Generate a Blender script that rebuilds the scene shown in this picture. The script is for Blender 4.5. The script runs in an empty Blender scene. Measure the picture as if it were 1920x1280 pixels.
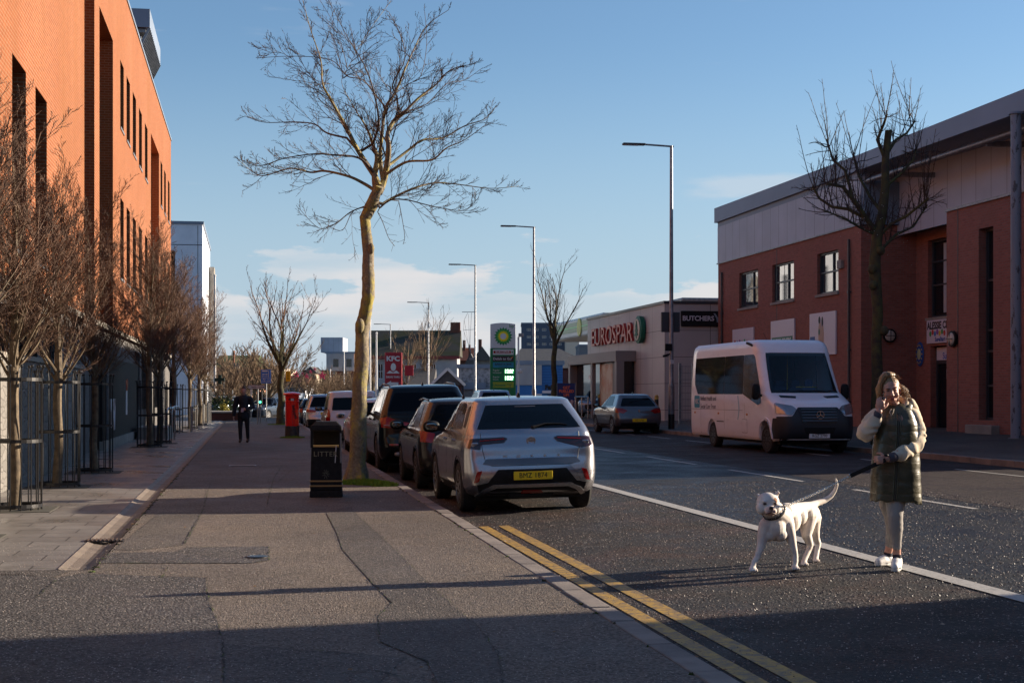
import bpy, bmesh, math, random
from mathutils import Vector, Matrix, noise
from mathutils.bvhtree import BVHTree
R = math.radians
PI = math.pi
sc = bpy.context.scene
col = sc.collection

# ---------------------------------------------------------------- camera
TH = math.atan(490 / 2800)          # street direction lies left of the view axis
cam_d = bpy.data.cameras.new("camera")
cam = bpy.data.objects.new("camera", cam_d); col.objects.link(cam)
cam.location = (0, 0, 1.5)
cam.rotation_euler = (R(90), 0, -TH)
cam_d.sensor_width = 36; cam_d.lens = 52.5
cam_d.shift_y = 98 / 1920
cam_d.clip_start = 0.1; cam_d.clip_end = 12000
sc.camera = cam

# ---------------------------------------------------------------- world / sun
SUN_EL, SUN_AZ = R(15.0), R(90 - 8.0)     # azimuth measured from +Y towards +X
w = bpy.data.worlds.new("World"); sc.world = w; w.use_nodes = True
nt = w.node_tree; nt.nodes.clear()
wo = nt.nodes.new('ShaderNodeOutputWorld'); bg = nt.nodes.new('ShaderNodeBackground')
sky = nt.nodes.new('ShaderNodeTexSky'); sky.sky_type = 'NISHITA'; sky.sun_disc = False
sky.sun_elevation = SUN_EL; sky.sun_rotation = SUN_AZ
sky.air_density = 1.0; sky.dust_density = 0.35; sky.ozone_density = 3.6
tc = nt.nodes.new('ShaderNodeTexCoord')
sep = nt.nodes.new('ShaderNodeSeparateXYZ'); nt.links.new(tc.outputs['Generated'], sep.inputs[0])
mp = nt.nodes.new('ShaderNodeMapping'); mp.inputs['Scale'].default_value = (2.2, 2.2, 13)
nt.links.new(tc.outputs['Generated'], mp.inputs[0])
cn = nt.nodes.new('ShaderNodeTexNoise'); cn.inputs['Scale'].default_value = 2.6; cn.inputs['Detail'].default_value = 7
cn.inputs['Roughness'].default_value = 0.52
nt.links.new(mp.outputs[0], cn.inputs['Vector'])
def wmr(src, a, b, c, d):
    n = nt.nodes.new('ShaderNodeMapRange'); n.inputs[1].default_value = a; n.inputs[2].default_value = b
    n.inputs[3].default_value = c; n.inputs[4].default_value = d; n.interpolation_type = 'SMOOTHSTEP'
    nt.links.new(src, n.inputs[0]); return n.outputs[0]
def wmath(op, a, b):
    n = nt.nodes.new('ShaderNodeMath'); n.operation = op
    for i, s in enumerate((a, b)):
        if isinstance(s, (int, float)): n.inputs[i].default_value = s
        else: nt.links.new(s, n.inputs[i])
    return n.outputs[0]
band = wmr(sep.outputs['Z'], 0.055, 0.098, 1, 0)      # cloud bank low over the horizon
band2 = wmr(sep.outputs['Z'], 0.0, 0.24, 0.85, 0.0)    # thin haze below it
cl = wmr(cn.outputs['Fac'], 0.33, 0.47, 0, 1)
cn2 = nt.nodes.new('ShaderNodeTexNoise'); cn2.inputs['Scale'].default_value = 5.5; cn2.inputs['Detail'].default_value = 8; cn2.inputs['Roughness'].default_value = .58
mp2 = nt.nodes.new('ShaderNodeMapping'); mp2.inputs['Scale'].default_value = (1.6, 1.6, 6); mp2.inputs['Location'].default_value = (3.1, 1.7, 0); nt.links.new(tc.outputs['Generated'], mp2.inputs[0]); nt.links.new(mp2.outputs[0], cn2.inputs['Vector'])
edge = wmath('SUBTRACT', wmath('MULTIPLY', cn2.outputs['Fac'], 0.20), wmath('ADD', sep.outputs['Z'], 0.018))   # lumpy upper edge of the bank
bank = wmr(edge, 0.0, 0.012, 0, 1)
inner = wmr(cn.outputs['Fac'], 0.36, 0.62, 0.25, 1)
fac = wmath('MULTIPLY', wmath('MULTIPLY', bank, inner), wmr(sep.outputs['Z'], 0.0, 0.05, 0.45, 0.95))
wisp = wmath('MULTIPLY', wmr(cn.outputs['Fac'], 0.60, 0.72, 0, 0.35), wmr(sep.outputs['Z'], 0.1, 0.5, 1, 0))
fac = wmath('MAXIMUM', fac, wisp)
mix = nt.nodes.new('ShaderNodeMix'); mix.data_type = 'RGBA'
hz = nt.nodes.new('ShaderNodeMix'); hz.data_type = 'RGBA'; hz.inputs[7].default_value = (2.95, 3.8, 4.75, 1)
nt.links.new(band2, hz.inputs[0]); nt.links.new(sky.outputs[0], hz.inputs[6])
nt.links.new(fac, mix.inputs[0]); nt.links.new(hz.outputs[2], mix.inputs[6])
mix.inputs[7].default_value = (4.9, 4.8, 4.85, 1)
nt.links.new(mix.outputs[2], bg.inputs['Color']); bg.inputs['Strength'].default_value = 0.0675
nt.links.new(bg.outputs[0], wo.inputs[0])

sl = bpy.data.lights.new("sun", 'SUN'); sl.energy = 5.0; sl.angle = R(0.5); sl.color = (1.0, 0.84, 0.66)
sun = bpy.data.objects.new("sun", sl); col.objects.link(sun)
sdir = Vector((math.sin(SUN_AZ) * math.cos(SUN_EL), math.cos(SUN_AZ) * math.cos(SUN_EL), math.sin(SUN_EL)))
sun.rotation_euler = sdir.to_track_quat('Z', 'Y').to_euler()
sun.location = (40, 5, 30)
sc.view_settings.view_transform = 'Standard'; sc.view_settings.look = 'None'
sc.view_settings.gamma = 1; sc.view_settings.exposure = 1.22
sc.cycles.max_bounces = 6; sc.cycles.caustics_reflective = False; sc.cycles.caustics_refractive = False

# ---------------------------------------------------------------- helpers
F_, C_, S_ = 2800.0, math.cos(TH), math.sin(TH)
def at(u, v, d):
    r = (u - 960) / F_
    return Vector((d * (S_ + r * C_), d * (C_ - r * S_), 1.5 - d * (v - 738) / F_))
def gp(u, v, z=0.0):
    return at(u, v, F_ * (1.5 - z) / (v - 738))
def road_z(x):
    P = [(2.5, -.10), (5.6, -.03), (9, .02), (14.7, .06)]
    if x <= P[0][0]: return P[0][1]
    for (a, za), (b, zb) in zip(P, P[1:]):
        if x <= b: return za + (zb - za) * (x - a) / (b - a)
    return P[-1][1]
def rpave_z(x): return .19 + (.38 - .19) * min(1, max(0, (x - 14.9) / 5.6))

def tag(o, label=None, cat=None, group=None, kind=None):
    if label: o['label'] = label
    if cat: o['category'] = cat
    if group: o['group'] = group
    if kind: o['kind'] = kind
    return o
def thing(name, label, cat, loc=(0, 0, 0), rz=0, group=None):
    o = bpy.data.objects.new(name, None); col.objects.link(o)
    o.empty_display_size = .2
    o.location = loc; o.rotation_euler = (0, 0, rz)
    return tag(o, label, cat, group)
def link(name, me, mat=None, parent=None):
    o = bpy.data.objects.new(name, me); col.objects.link(o)
    if mat is not None:
        me.materials.clear(); me.materials.append(mat)
    if parent: o.parent = parent
    return o
def copy_tree(o, parent=None):
    c = o.copy(); col.objects.link(c); c.parent = parent
    for ch in [x for x in bpy.data.objects if x.parent == o]: copy_tree(ch, c)
    return c

class MB:
    def __init__(s): s.v = []; s.f = []; s.m = Matrix.Identity(4)
    def add(s, vs, fs):
        n = len(s.v); s.v += [s.m @ Vector(q) for q in vs]; s.f += [[i + n for i in f] for f in fs]
    def box(s, x0, x1, y0, y1, z0, z1):
        s.add([(x0, y0, z0), (x1, y0, z0), (x1, y1, z0), (x0, y1, z0), (x0, y0, z1), (x1, y0, z1), (x1, y1, z1), (x0, y1, z1)],
              [(3, 2, 1, 0), (4, 5, 6, 7), (0, 1, 5, 4), (1, 2, 6, 5), (2, 3, 7, 6), (3, 0, 4, 7)])
        return s
    def bar(s, p, q, w, h=None, up=(0, 0, 1)):
        p, q = Vector(p), Vector(q); h = h or w; d = (q - p).normalized(); u = Vector(up)
        if abs(d.dot(u)) > .98: u = Vector((0, 1, 0))
        a = d.cross(u).normalized() * w / 2; b = a.cross(d).normalized() * h / 2
        s.add([p - a - b, p + a - b, p + a + b, p - a + b, q - a - b, q + a - b, q + a + b, q - a + b],
              [(3, 2, 1, 0), (4, 5, 6, 7), (0, 1, 5, 4), (1, 2, 6, 5), (2, 3, 7, 6), (3, 0, 4, 7)])
        return s
    def quad(s, a, b, c, d): s.add([a, b, c, d], [(0, 1, 2, 3)]); return s
    def tube(s, pts, rad, k=8, cap=True, sq=None):
        pts = [Vector(p) for p in pts]; n = len(pts)
        if not hasattr(rad, '__len__'): rad = [rad] * n
        vs = []; t0 = (pts[1] - pts[0]).normalized()
        ref = Vector((0, 0, 1)) if abs(t0.z) < .9 else Vector((1, 0, 0))
        a = t0.cross(ref).normalized()
        for i in range(n):
            t = (pts[min(i + 1, n - 1)] - pts[max(i - 1, 0)])
            if t.length < 1e-9: t = t0
            t.normalize(); a = (a - t * a.dot(t)).normalized(); b = t.cross(a)
            for j in range(k):
                an = 2 * PI * j / k
                vs.append(pts[i] + (a * math.cos(an) + b * math.sin(an)) * rad[i])
        fs = [(i * k + j, i * k + (j + 1) % k, (i + 1) * k + (j + 1) % k, (i + 1) * k + j) for i in range(n - 1) for j in range(k)]
        if cap: fs += [tuple(range(k))[::-1], tuple((n - 1) * k + j for j in range(k))]
        s.add(vs, fs); return s
    def cyl(s, c, r, h, k=20, r2=None):
        c = Vector(c); s.tube([c, c + Vector((0, 0, h))], [r, r if r2 is None else r2], k); return s
    def lathe(s, prof, k=32, c=(0, 0, 0), axis='z', ring=False):
        if ring: prof = list(prof) + [prof[0]]
        vs = []; n = len(prof)
        for (r, z) in prof:
            for j in range(k):
                a = 2 * PI * j / k
                p = (r * math.cos(a), r * math.sin(a), z) if axis == 'z' else ((z, r * math.cos(a), r * math.sin(a)) if axis == 'x' else (r * math.cos(a), z, r * math.sin(a)))
                vs.append((p[0] + c[0], p[1] + c[1], p[2] + c[2]))
        fs = [(i * k + j, i * k + (j + 1) % k, (i + 1) * k + (j + 1) % k, (i + 1) * k + j) for i in range(n - 1) for j in range(k)]
        if not ring: fs += [tuple(range(k))[::-1], tuple((n - 1) * k + j for j in range(k))]
        s.add(vs, fs); return s
    def ell(s, c, r, rot=None, k=16, e=1.0):
        c = Vector(c); m = rot.to_matrix() if rot is not None else Matrix.Identity(3)
        if not hasattr(r, '__len__'): r = (r, r, r)
        vs = []; n = max(6, k * 5 // 8)
        sg = lambda x: math.copysign(abs(x) ** e, x)
        for i in range(n + 1):
            ph = -PI / 2 + PI * i / n
            for j in range(k):
                a = 2 * PI * j / k
                vs.append(c + m @ Vector((r[0] * sg(math.cos(ph)) * sg(math.cos(a)), r[1] * sg(math.cos(ph)) * sg(math.sin(a)), r[2] * sg(math.sin(ph)))))
        fs = [(i * k + j, i * k + (j + 1) % k, (i + 1) * k + (j + 1) % k, (i + 1) * k + j) for i in range(n) for j in range(k)]
        s.add(vs, fs); return s
    def caps(s, p, r0, q, r1, k=14):
        p, q = Vector(p), Vector(q); s.ell(p, r0, k=k); s.ell(q, r1, k=k); s.tube([p, q], [r0, r1], k); return s
    def chain(s, pr, k=14):
        for (p, a), (q, b) in zip(pr, pr[1:]): s.caps(p, a, q, b, k)
        return s
    def prism(s, poly, y0, y1, plane='xz'):
        n = len(poly)
        if plane == 'xz': vs = [(x, y0, z) for x, z in poly] + [(x, y1, z) for x, z in poly]
        elif plane == 'yz': vs = [(y0, x, z) for x, z in poly] + [(y1, x, z) for x, z in poly]
        else: vs = [(x, y, y0) for x, y in poly] + [(x, y, y1) for x, y in poly]
        fs = [tuple(range(n)), tuple(range(2 * n - 1, n - 1, -1))] + [(i, i + n, (i + 1) % n + n, (i + 1) % n) for i in range(n)]
        s.add(vs, fs); return s
    def mesh(s, name='m', fix=True, merge=0):
        me = bpy.data.meshes.new(name); me.from_pydata([tuple(q) for q in s.v], [], s.f)
        if fix:
            bm = bmesh.new(); bm.from_mesh(me)
            if merge: bmesh.ops.remove_doubles(bm, verts=bm.verts, dist=merge)
            bmesh.ops.recalc_face_normals(bm, faces=bm.faces); bm.to_mesh(me); bm.free()
        me.validate(); return me
    def build(s, name, mat, parent=None, smooth=False, bevel=0, fix=True, ang=40, merge=0):
        me = s.mesh(name, fix, merge); o = link(name, me, mat, parent)
        if bevel:
            b = o.modifiers.new('b', 'BEVEL'); b.width = bevel; b.segments = 2; b.limit_method = 'ANGLE'; b.angle_limit = R(35)
        if smooth: shade(me, ang)
        return o
def shade(me, ang=40):
    me.polygons.foreach_set('use_smooth', [True] * len(me.polygons))
    try: me.set_sharp_from_angle(angle=R(ang))
    except Exception: pass
def baked(o):
    dg = bpy.context.evaluated_depsgraph_get(); dg.update()
    me = bpy.data.meshes.new_from_object(o.evaluated_get(dg)); return me
def remesh(mb, vox, smooth=4, factor=.5):
    me = mb.mesh('tmp'); o = link('tmp', me)
    m = o.modifiers.new('r', 'REMESH'); m.mode = 'VOXEL'; m.voxel_size = vox; m.adaptivity = 0; m.use_smooth_shade = True
    if smooth:
        q = o.modifiers.new('s', 'SMOOTH'); q.iterations = smooth; q.factor = factor
    r = baked(o); bpy.data.objects.remove(o); bpy.data.meshes.remove(me)
    r.polygons.foreach_set('use_smooth', [True] * len(r.polygons)); return r
def rounded(poly, r=.02, n=4):
    out = []; N = len(poly)
    for i in range(N):
        p = Vector(poly[i]); a = Vector(poly[i - 1]) - p; b = Vector(poly[(i + 1) % N]) - p
        rr = min(r, a.length * .45, b.length * .45)
        pa = p + a.normalized() * rr; pb = p + b.normalized() * rr
        for k in range(n + 1):
            t = k / n; out.append(tuple(pa * (1 - t) ** 2 + p * 2 * t * (1 - t) + pb * t * t))
    return out
_tc = {}
def text_mesh(s, size, ext=.002, bold=0.0, sx=1.0, align='CENTER', space=1.0):
    key = (s, size, ext, bold, sx, align, space)
    if key in _tc: return _tc[key]
    c = bpy.data.curves.new('t', 'FONT'); c.body = s; c.size = size; c.extrude = ext; c.offset = bold
    c.align_x = align; c.align_y = 'CENTER'; c.space_character = space; c.resolution_u = 3
    o = bpy.data.objects.new('t', c); col.objects.link(o); me = baked(o)
    for v in me.vertices: v.co.x *= sx
    bpy.data.objects.remove(o); bpy.data.curves.remove(c); _tc[key] = me; return me
def text(parent, s, size, loc, rot, mat, name='lettering', ext=.002, bold=0.0, sx=1.0, align='CENTER', space=1.0):
    o = link(name, text_mesh(s, size, ext, bold, sx, align, space).copy(), mat, parent)
    o.location = loc; o.rotation_euler = rot; return o
FACE_S = (R(90), 0, 0)            # reads from -Y
FACE_W = (R(90), 0, R(-90))       # reads from -X
FACE_E = (R(90), 0, R(90))

# ---------------------------------------------------------------- materials
def mat(name, base=(.5, .5, .5), rough=.6, metal=0, coat=0, emit=None, es=1, spec=.5, trans=0, ior=1.45):
    m = bpy.data.materials.new(name); m.use_nodes = True; b = m.node_tree.nodes['Principled BSDF']
    b.inputs['Base Color'].default_value = (*base, 1); b.inputs['Roughness'].default_value = rough
    b.inputs['Metallic'].default_value = metal; b.inputs['Coat Weight'].default_value = coat
    b.inputs['Coat Roughness'].default_value = .04; b.inputs['Specular IOR Level'].default_value = spec
    b.inputs['Transmission Weight'].default_value = trans; b.inputs['IOR'].default_value = ior
    if emit: b.inputs['Emission Color'].default_value = (*emit, 1); b.inputs['Emission Strength'].default_value = es
    return m
class NG:
    def __init__(s, m): s.m = m; s.t = m.node_tree; s.b = s.t.nodes['Principled BSDF']; s.tc = s.t.nodes.new('ShaderNodeTexCoord'); s.o = s.tc.outputs['Object']
    def lk(s, a, b): s.t.links.new(a, b)
    def n(s, ty, **kw):
        q = s.t.nodes.new(ty)
        for k, v in kw.items(): setattr(q, k, v)
        return q
    def noise(s, scale, detail=4, rough=.55, vec=None, out='Fac', dist=0):
        q = s.n('ShaderNodeTexNoise'); q.inputs['Scale'].default_value = scale; q.inputs['Detail'].default_value = detail
        q.inputs['Roughness'].default_value = rough; q.inputs['Distortion'].default_value = dist; s.lk(vec or s.o, q.inputs['Vector']); return q.outputs[out]
    def voro(s, scale, out='Distance', vec=None, feat='F1'):
        q = s.n('ShaderNodeTexVoronoi'); q.feature = feat; q.inputs['Scale'].default_value = scale; s.lk(vec or s.o, q.inputs['Vector']); return q.outputs[out]
    def mr(s, src, a, b, c=0, d=1):
        q = s.n('ShaderNodeMapRange'); 
        for i, x in enumerate((a, b, c, d)): q.inputs[i + 1].default_value = x
        s.lk(src, q.inputs[0]); return q.outputs[0]
    def math(s, op, a, b=0):
        q = s.n('ShaderNodeMath', operation=op)
        for i, x in enumerate((a, b)):
            if isinstance(x, (int, float)): q.inputs[i].default_value = x
            else: s.lk(x, q.inputs[i])
        return q.outputs[0]
    def mix(s, f, a, b, bt='MIX'):
        q = s.n('ShaderNodeMix', data_type='RGBA', blend_type=bt)
        for i, x in ((0, f), (6, a), (7, b)):
            if isinstance(x, (int, float)): q.inputs[i].default_value = x
            elif isinstance(x, tuple): q.inputs[i].default_value = (*x, 1)
            else: s.lk(x, q.inputs[i])
        return q.outputs[2]
    def map(s, scale=(1, 1, 1), loc=(0, 0, 0), rot=(0, 0, 0), vec=None):
        q = s.n('ShaderNodeMapping'); q.inputs['Scale'].default_value = scale; q.inputs['Location'].default_value = loc; q.inputs['Rotation'].default_value = rot
        s.lk(vec or s.o, q.inputs[0]); return q.outputs[0]
    def bump(s, h, st=.3, dist=.01):
        q = s.n('ShaderNodeBump'); q.inputs['Strength'].default_value = st; q.inputs['Distance'].default_value = dist
        s.lk(h, q.inputs['Height']); s.lk(q.outputs[0], s.b.inputs['Normal']); return q
    def base(s, c): s.lk(c, s.b.inputs['Base Color'])
    def rgh(s, c): s.lk(c, s.b.inputs['Roughness'])
def flatvec(g):
    sp = g.n('ShaderNodeSeparateXYZ'); g.lk(g.o, sp.inputs[0])
    cb = g.n('ShaderNodeCombineXYZ'); g.lk(g.math('ADD', sp.outputs[0], sp.outputs[1]), cb.inputs[0]); g.lk(sp.outputs[2], cb.inputs[1]); return cb.outputs[0]
def brick_mat(name, c1, c2, mortar, var=.25, msz=.012, stain=.2):
    m = mat(name, c1, .85, spec=.25); g = NG(m); v = flatvec(g)
    q = g.n('ShaderNodeTexBrick'); g.lk(v, q.inputs['Vector']); q.inputs['Scale'].default_value = 1
    q.inputs['Brick Width'].default_value = .225; q.inputs['Row Height'].default_value = .075; q.inputs['Mortar Size'].default_value = msz
    q.inputs['Mortar Smooth'].default_value = .2; q.inputs['Color1'].default_value = (*c1, 1); q.inputs['Color2'].default_value = (*c2, 1); q.inputs['Mortar'].default_value = (*mortar, 1)
    n = g.noise(.35, 5); c = g.mix(g.mr(n, .35, .7, 0, stain), q.outputs['Color'], tuple(x * .55 for x in c1))
    c = g.mix(g.mr(g.noise(.5, 6, .65, vec=g.map((1, 1, .12))), .48, .72, 0, stain * 1.6), c, tuple(x * y for x, y in zip(c2, (.95, 1.35, 1.2))))
    c = g.mix(g.mr(g.noise(9, 3), .3, .7, 0, var), c, tuple(min(1, x * 1.35) for x in c2))
    g.base(c); g.bump(g.math('SUBTRACT', 1, q.outputs['Fac']), .5, .006); return m
def vary(name, c1, c2, scale=3, rough=.6, det=5, bump=0, bs=None, lo=.35, hi=.65, metal=0, coat=0, spec=.5):
    m = mat(name, c1, rough, metal, coat, spec=spec); g = NG(m)
    n = g.noise(scale, det); g.base(g.mix(g.mr(n, lo, hi), c1, c2))
    if bump: g.bump(g.noise(bs or scale * 4, 4), bump, .01)
    return m
def asphalt(name, base, chip_glint, chip_amt=.12, cs=70, rough=.6, rvar=.2, dark=None, big=.5, bumpd=.006, red=None):
    m = mat(name, base, rough, spec=.35); g = NG(m)
    n1 = g.noise(big, 5, .6); n2 = g.noise(45, 3, .7)
    dk = dark or tuple(x * .6 for x in base)
    c = g.mix(g.mr(n1, .3, .7), base, dk)
    c = g.mix(g.mr(n2, .3, .7, 0, .8), c, tuple(x * .35 for x in base))
    if red: c = g.mix(g.math('MULTIPLY', g.mr(g.noise(.9, 3), .48, .62), g.mr(g.noise(60, 2), .42, .6)), c, red)
    vc = g.n('ShaderNodeTexVoronoi'); vc.inputs['Scale'].default_value = cs; g.lk(g.map((1, .75, 1)), vc.inputs['Vector'])
    sp = g.n('ShaderNodeSeparateColor'); g.lk(vc.outputs['Color'], sp.inputs[0])
    pick = g.math('MULTIPLY', g.mr(sp.outputs[0], 1 - chip_amt, 1 - chip_amt + .02), g.mr(vc.outputs['Distance'], .45, .3))
    cell = g.n('ShaderNodeTexVoronoi'); cell.inputs['Scale'].default_value = cs * .8; g.lk(g.map((1, 1, 1), (3, 7, 0)), cell.inputs['Vector'])
    s2 = g.n('ShaderNodeSeparateColor'); g.lk(cell.outputs['Color'], s2.inputs[0]); vb = g.n('ShaderNodeCombineColor')
    mul = g.math('MULTIPLY', g.mr(s2.outputs[1], 0, 1, .45, 1.55), g.mr(g.noise(.33, 6, .62, vec=g.map((1, .5, 1), (5, 2, 0))), .3, .7, .72, 1.22))
    for k in range(3): g.lk(mul, vb.inputs[k])
    pick = g.math('MULTIPLY', pick, g.mr(g.noise(.8, 5, .7, vec=g.map((1, 1, 1), (9, 4, 0))), .38, .62, .15, 1))
    c = g.mix(1.0, c, vb.outputs[0], 'MULTIPLY'); c = g.mix(pick, c, chip_glint); g.base(c)
    g.rgh(g.mr(g.noise(1.1, 4), .3, .7, rough - rvar, rough + rvar))
    g.bump(g.math('ADD', g.noise(70, 3, .8), g.math('MULTIPLY', vc.outputs['Distance'], .9)), 1.0, bumpd * 1.3)
    return m
M = {}
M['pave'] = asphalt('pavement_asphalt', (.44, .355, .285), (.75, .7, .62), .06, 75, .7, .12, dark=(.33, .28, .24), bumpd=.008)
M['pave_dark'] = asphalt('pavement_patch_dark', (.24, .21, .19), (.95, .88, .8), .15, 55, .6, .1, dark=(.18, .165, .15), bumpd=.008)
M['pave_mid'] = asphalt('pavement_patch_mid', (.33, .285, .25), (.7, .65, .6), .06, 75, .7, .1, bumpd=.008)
M['road'] = asphalt('road_asphalt', (.15, .125, .112), (1.6, 1.4, 1.25), .12, 44, .68, .12, dark=(.09, .085, .085), big=.3, bumpd=.012, red=(.30, .15, .10))  # stone chips coloured extra bright, so sun glints are painted in with them
M['road_red'] = asphalt('road_red_asphalt', (.17, .11, .105), (1.1, .85, .82), .10, 60, .7, .12, big=.3, bumpd=.01)
M['road_dark'] = asphalt('road_lane_worn', (.11, .112, .125), (1.5, 1.5, 1.5), .09, 60, .5, .14, big=.25, bumpd=.008)
M['paint_white'] = mat('road_paint_white', (.62, .6, .56), .6)
g = NG(M['paint_white']); g.base(g.mix(g.mr(g.noise(28, 4, .7), .5, .72, 0, .85), (.66, .64, .59), (.2, .19, .18)))
M['paint_yellow'] = mat('road_paint_yellow', (.6, .4, .06), .6)
g = NG(M['paint_yellow']); g.base(g.mix(g.mr(g.noise(11, 6, .8), .44, .56, 0, 1), (.70, .42, .05), (.30, .2, .09)))
M['kerb'] = vary('kerb_granite', (.66, .57, .49), (.36, .31, .28), 2.2, .75, 6, .5, 60)
M['channel'] = vary('channel_stone', (.36, .29, .22), (.24, .19, .15), 3, .6, 5, .4, 50)
M['earth'] = vary('ground_earth', (.12, .11, .09), (.08, .08, .06), .3, .9)
M['moss'] = vary('moss', (.10, .16, .02), (.05, .06, .02), 15, .9)
M['crack'] = vary('crack_filler', (.03, .028, .025), (.08, .11, .02), 6, .9, lo=.5, hi=.6)
# flagstones
m = mat('flagstones', (.2, .19, .18), .3); g = NG(m)
q = g.n('ShaderNodeTexBrick'); g.lk(g.map((1, 1, 1)), q.inputs['Vector']); q.inputs['Scale'].default_value = 1
q.inputs['Brick Width'].default_value = .62; q.inputs['Row Height'].default_value = .45; q.inputs['Mortar Size'].default_value = .008
q.inputs['Color1'].default_value = (.50, .46, .42, 1); q.inputs['Color2'].default_value = (.42, .38, .35, 1); q.inputs['Mortar'].default_value = (.05, .045, .04, 1)
g.base(g.mix(g.mr(g.noise(2.5, 5), .35, .7, 0, .5), q.outputs['Color'], (.2, .18, .16)))
g.rgh(g.mr(g.noise(.8, 4, .5), .35, .65, .22, .6)); g.bump(g.math('ADD', g.math('MULTIPLY', q.outputs['Fac'], -1), g.math('MULTIPLY', g.noise(40, 3), .3)), .35, .004); M['flag'] = m
M['brick_o'] = brick_mat('orange_brick', (.45, .14, .049), (.33, .095, .033), (.50, .30, .18), .32, .012, .35)
M['brick_d'] = brick_mat('dark_brick', (.2, .05, .035), (.15, .04, .03), (.1, .06, .05), .15)
M['brick_r'] = brick_mat('red_brick', (.36, .135, .10), (.24, .09, .068), (.24, .16, .13), .4, .011, .3)
M['brick_far'] = brick_mat('brown_brick', (.25, .08, .05), (.2, .07, .045), (.2, .12, .1), .2)
M['brick_blue'] = brick_mat('purple_brick', (.09, .03, .03), (.07, .025, .025), (.09, .05, .05), .2)
def stone(name, a, b, sc_=2.2):
    m = mat(name, a, .85); g = NG(m); v = g.voro(sc_, 'Color', g.map((1, 1, 2.2))); e = g.voro(sc_, 'Distance', g.map((1, 1, 2.2)), 'DISTANCE_TO_EDGE')
    sp = g.n('ShaderNodeSeparateColor'); g.lk(v, sp.inputs[0])
    c = g.mix(sp.outputs[0], a, b); c = g.mix(g.mr(g.noise(6, 5, .7), .35, .7, 0, .6), c, b); c = g.mix(g.mr(e, .0, .05, .7, 0), c, (.15, .14, .13)); g.base(c); g.bump(g.math('ADD', g.mr(e, 0, .1), g.noise(20, 4)), .7, .02); return m
M['stone'] = stone('rubble_stone', (.36, .34, .31), (.25, .235, .215), 3.4)
M['stone_shaded'] = stone('shaded_rubble_stone', (.15, .14, .135), (.10, .095, .09), 3.0)  # rubble stone darkened, the ground storey's shade is put into its colour
M['slate'] = vary('slate_roof', (.05, .05, .055), (.085, .08, .075), 4, .7, bump=.3)
g = NG(M['slate'])
M['moss_roof'] = vary('mossy_slate_roof', (.075, .07, .06), (.06, .065, .02), .6, .85, bump=.3, lo=.42, hi=.6)
M['render'] = vary('white_render', (.62, .62, .64), (.5, .5, .53), .8, .8)
M['zinc'] = vary('zinc_fascia', (.20, .25, .33), (.17, .215, .28), .3, .5)
M['clad'] = mat('metal_cladding', (.27, .255, .27), .5); g = NG(M['clad'])
sp = g.n('ShaderNodeSeparateXYZ'); g.lk(g.o, sp.inputs[0]); fr = g.math('FRACT', g.math('DIVIDE', g.math('ADD', sp.outputs[1], sp.outputs[0]), .95))
g.base(g.mix(g.mr(g.math('ABSOLUTE', g.math('SUBTRACT', fr, .5)), .485, .49), g.mix(g.mr(g.noise(.7, 5), .3, .7), (.41, .43, .50), (.34, .355, .41)), (.1, .1, .11)))
M['spar'] = mat('beige_panel', (.3, .27, .25), .5); g = NG(M['spar'])
sp = g.n('ShaderNodeSeparateXYZ'); g.lk(g.o, sp.inputs[0]); f1 = g.math('FRACT', g.math('DIVIDE', g.math('ADD', sp.outputs[1], sp.outputs[0]), 2.1)); f2 = g.math('FRACT', g.math('DIVIDE', g.math('ADD', sp.outputs[2], .4), 1.18))
ln = g.math('MAXIMUM', g.mr(g.math('ABSOLUTE', g.math('SUBTRACT', f1, .5)), .492, .495), g.mr(g.math('ABSOLUTE', g.math('SUBTRACT', f2, .5)), .488, .492))
g.base(g.mix(ln, g.mix(g.mr(g.noise(.5, 4), .3, .7), (.52, .48, .45), (.44, .41, .385)), (.12, .11, .1)))
M['conc'] = vary('pale_concrete', (.80, .84, .92), (.66, .70, .78), .8, .7)
M['conc_warm'] = vary('weathered_concrete', (.5, .46, .4), (.38, .35, .3), 2, .8)  # warm grey concrete, two tones mixed by noise
M['black'] = mat('black_metal', (.012, .012, .014), .4, coat=.2)
M['black_pl'] = vary('black_plastic', (.008, .008, .009), (.016, .016, .017), 20, .6, bump=.1, spec=.25)
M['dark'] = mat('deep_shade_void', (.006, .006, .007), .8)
M['glass'] = mat('dark_window_glass', (.010, .012, .016), .04, spec=.7)
M['carglass'] = mat('tinted_car_glass', (.002, .003, .005), .04, spec=.2)
M['bldglass'] = mat('bright_window_glass', (.03, .045, .06), .03, spec=.8, coat=.2)
M['frame'] = mat('window_frame_grey', (.05, .053, .06), .4)
M['wframe'] = mat('window_frame_white', (.6, .6, .6), .4)
M['galv'] = vary('galvanised_steel', (.33, .34, .36), (.22, .23, .25), 7, .45, metal=.6)
M['steel'] = mat('stainless_steel', (.55, .54, .52), .25, 1)
M['bark'] = mat('pale_bark', (.25, .2, .13), .9); g = NG(M['bark'])
lich = g.mr(g.noise(7, 7, .75), .44, .56); pat = g.mr(g.noise(3.2, 5, .6, vec=g.map((1.3, 1.3, .6))), .4, .62)
c = g.mix(g.mr(g.noise(26, 5, .7), .3, .7), (.29, .24, .17), (.11, .088, .062)); c = g.mix(g.math('MULTIPLY', lich, pat), c, (.38, .32, .07)); c = g.mix(g.mr(g.noise(5, 5, .6), .62, .7, 0, .6), c, (.46, .42, .34))
g.base(c); g.bump(g.noise(22, 6, .75, vec=g.map((1, 1, .45))), .7, .018)
M['twig'] = vary('main_tree_twigs', (.13, .09, .07), (.08, .05, .04), 8, .8)
M['bark2'] = vary('row_tree_bark', (.30, .225, .14), (.13, .1, .07), 9, .85, bump=.5)
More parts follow.
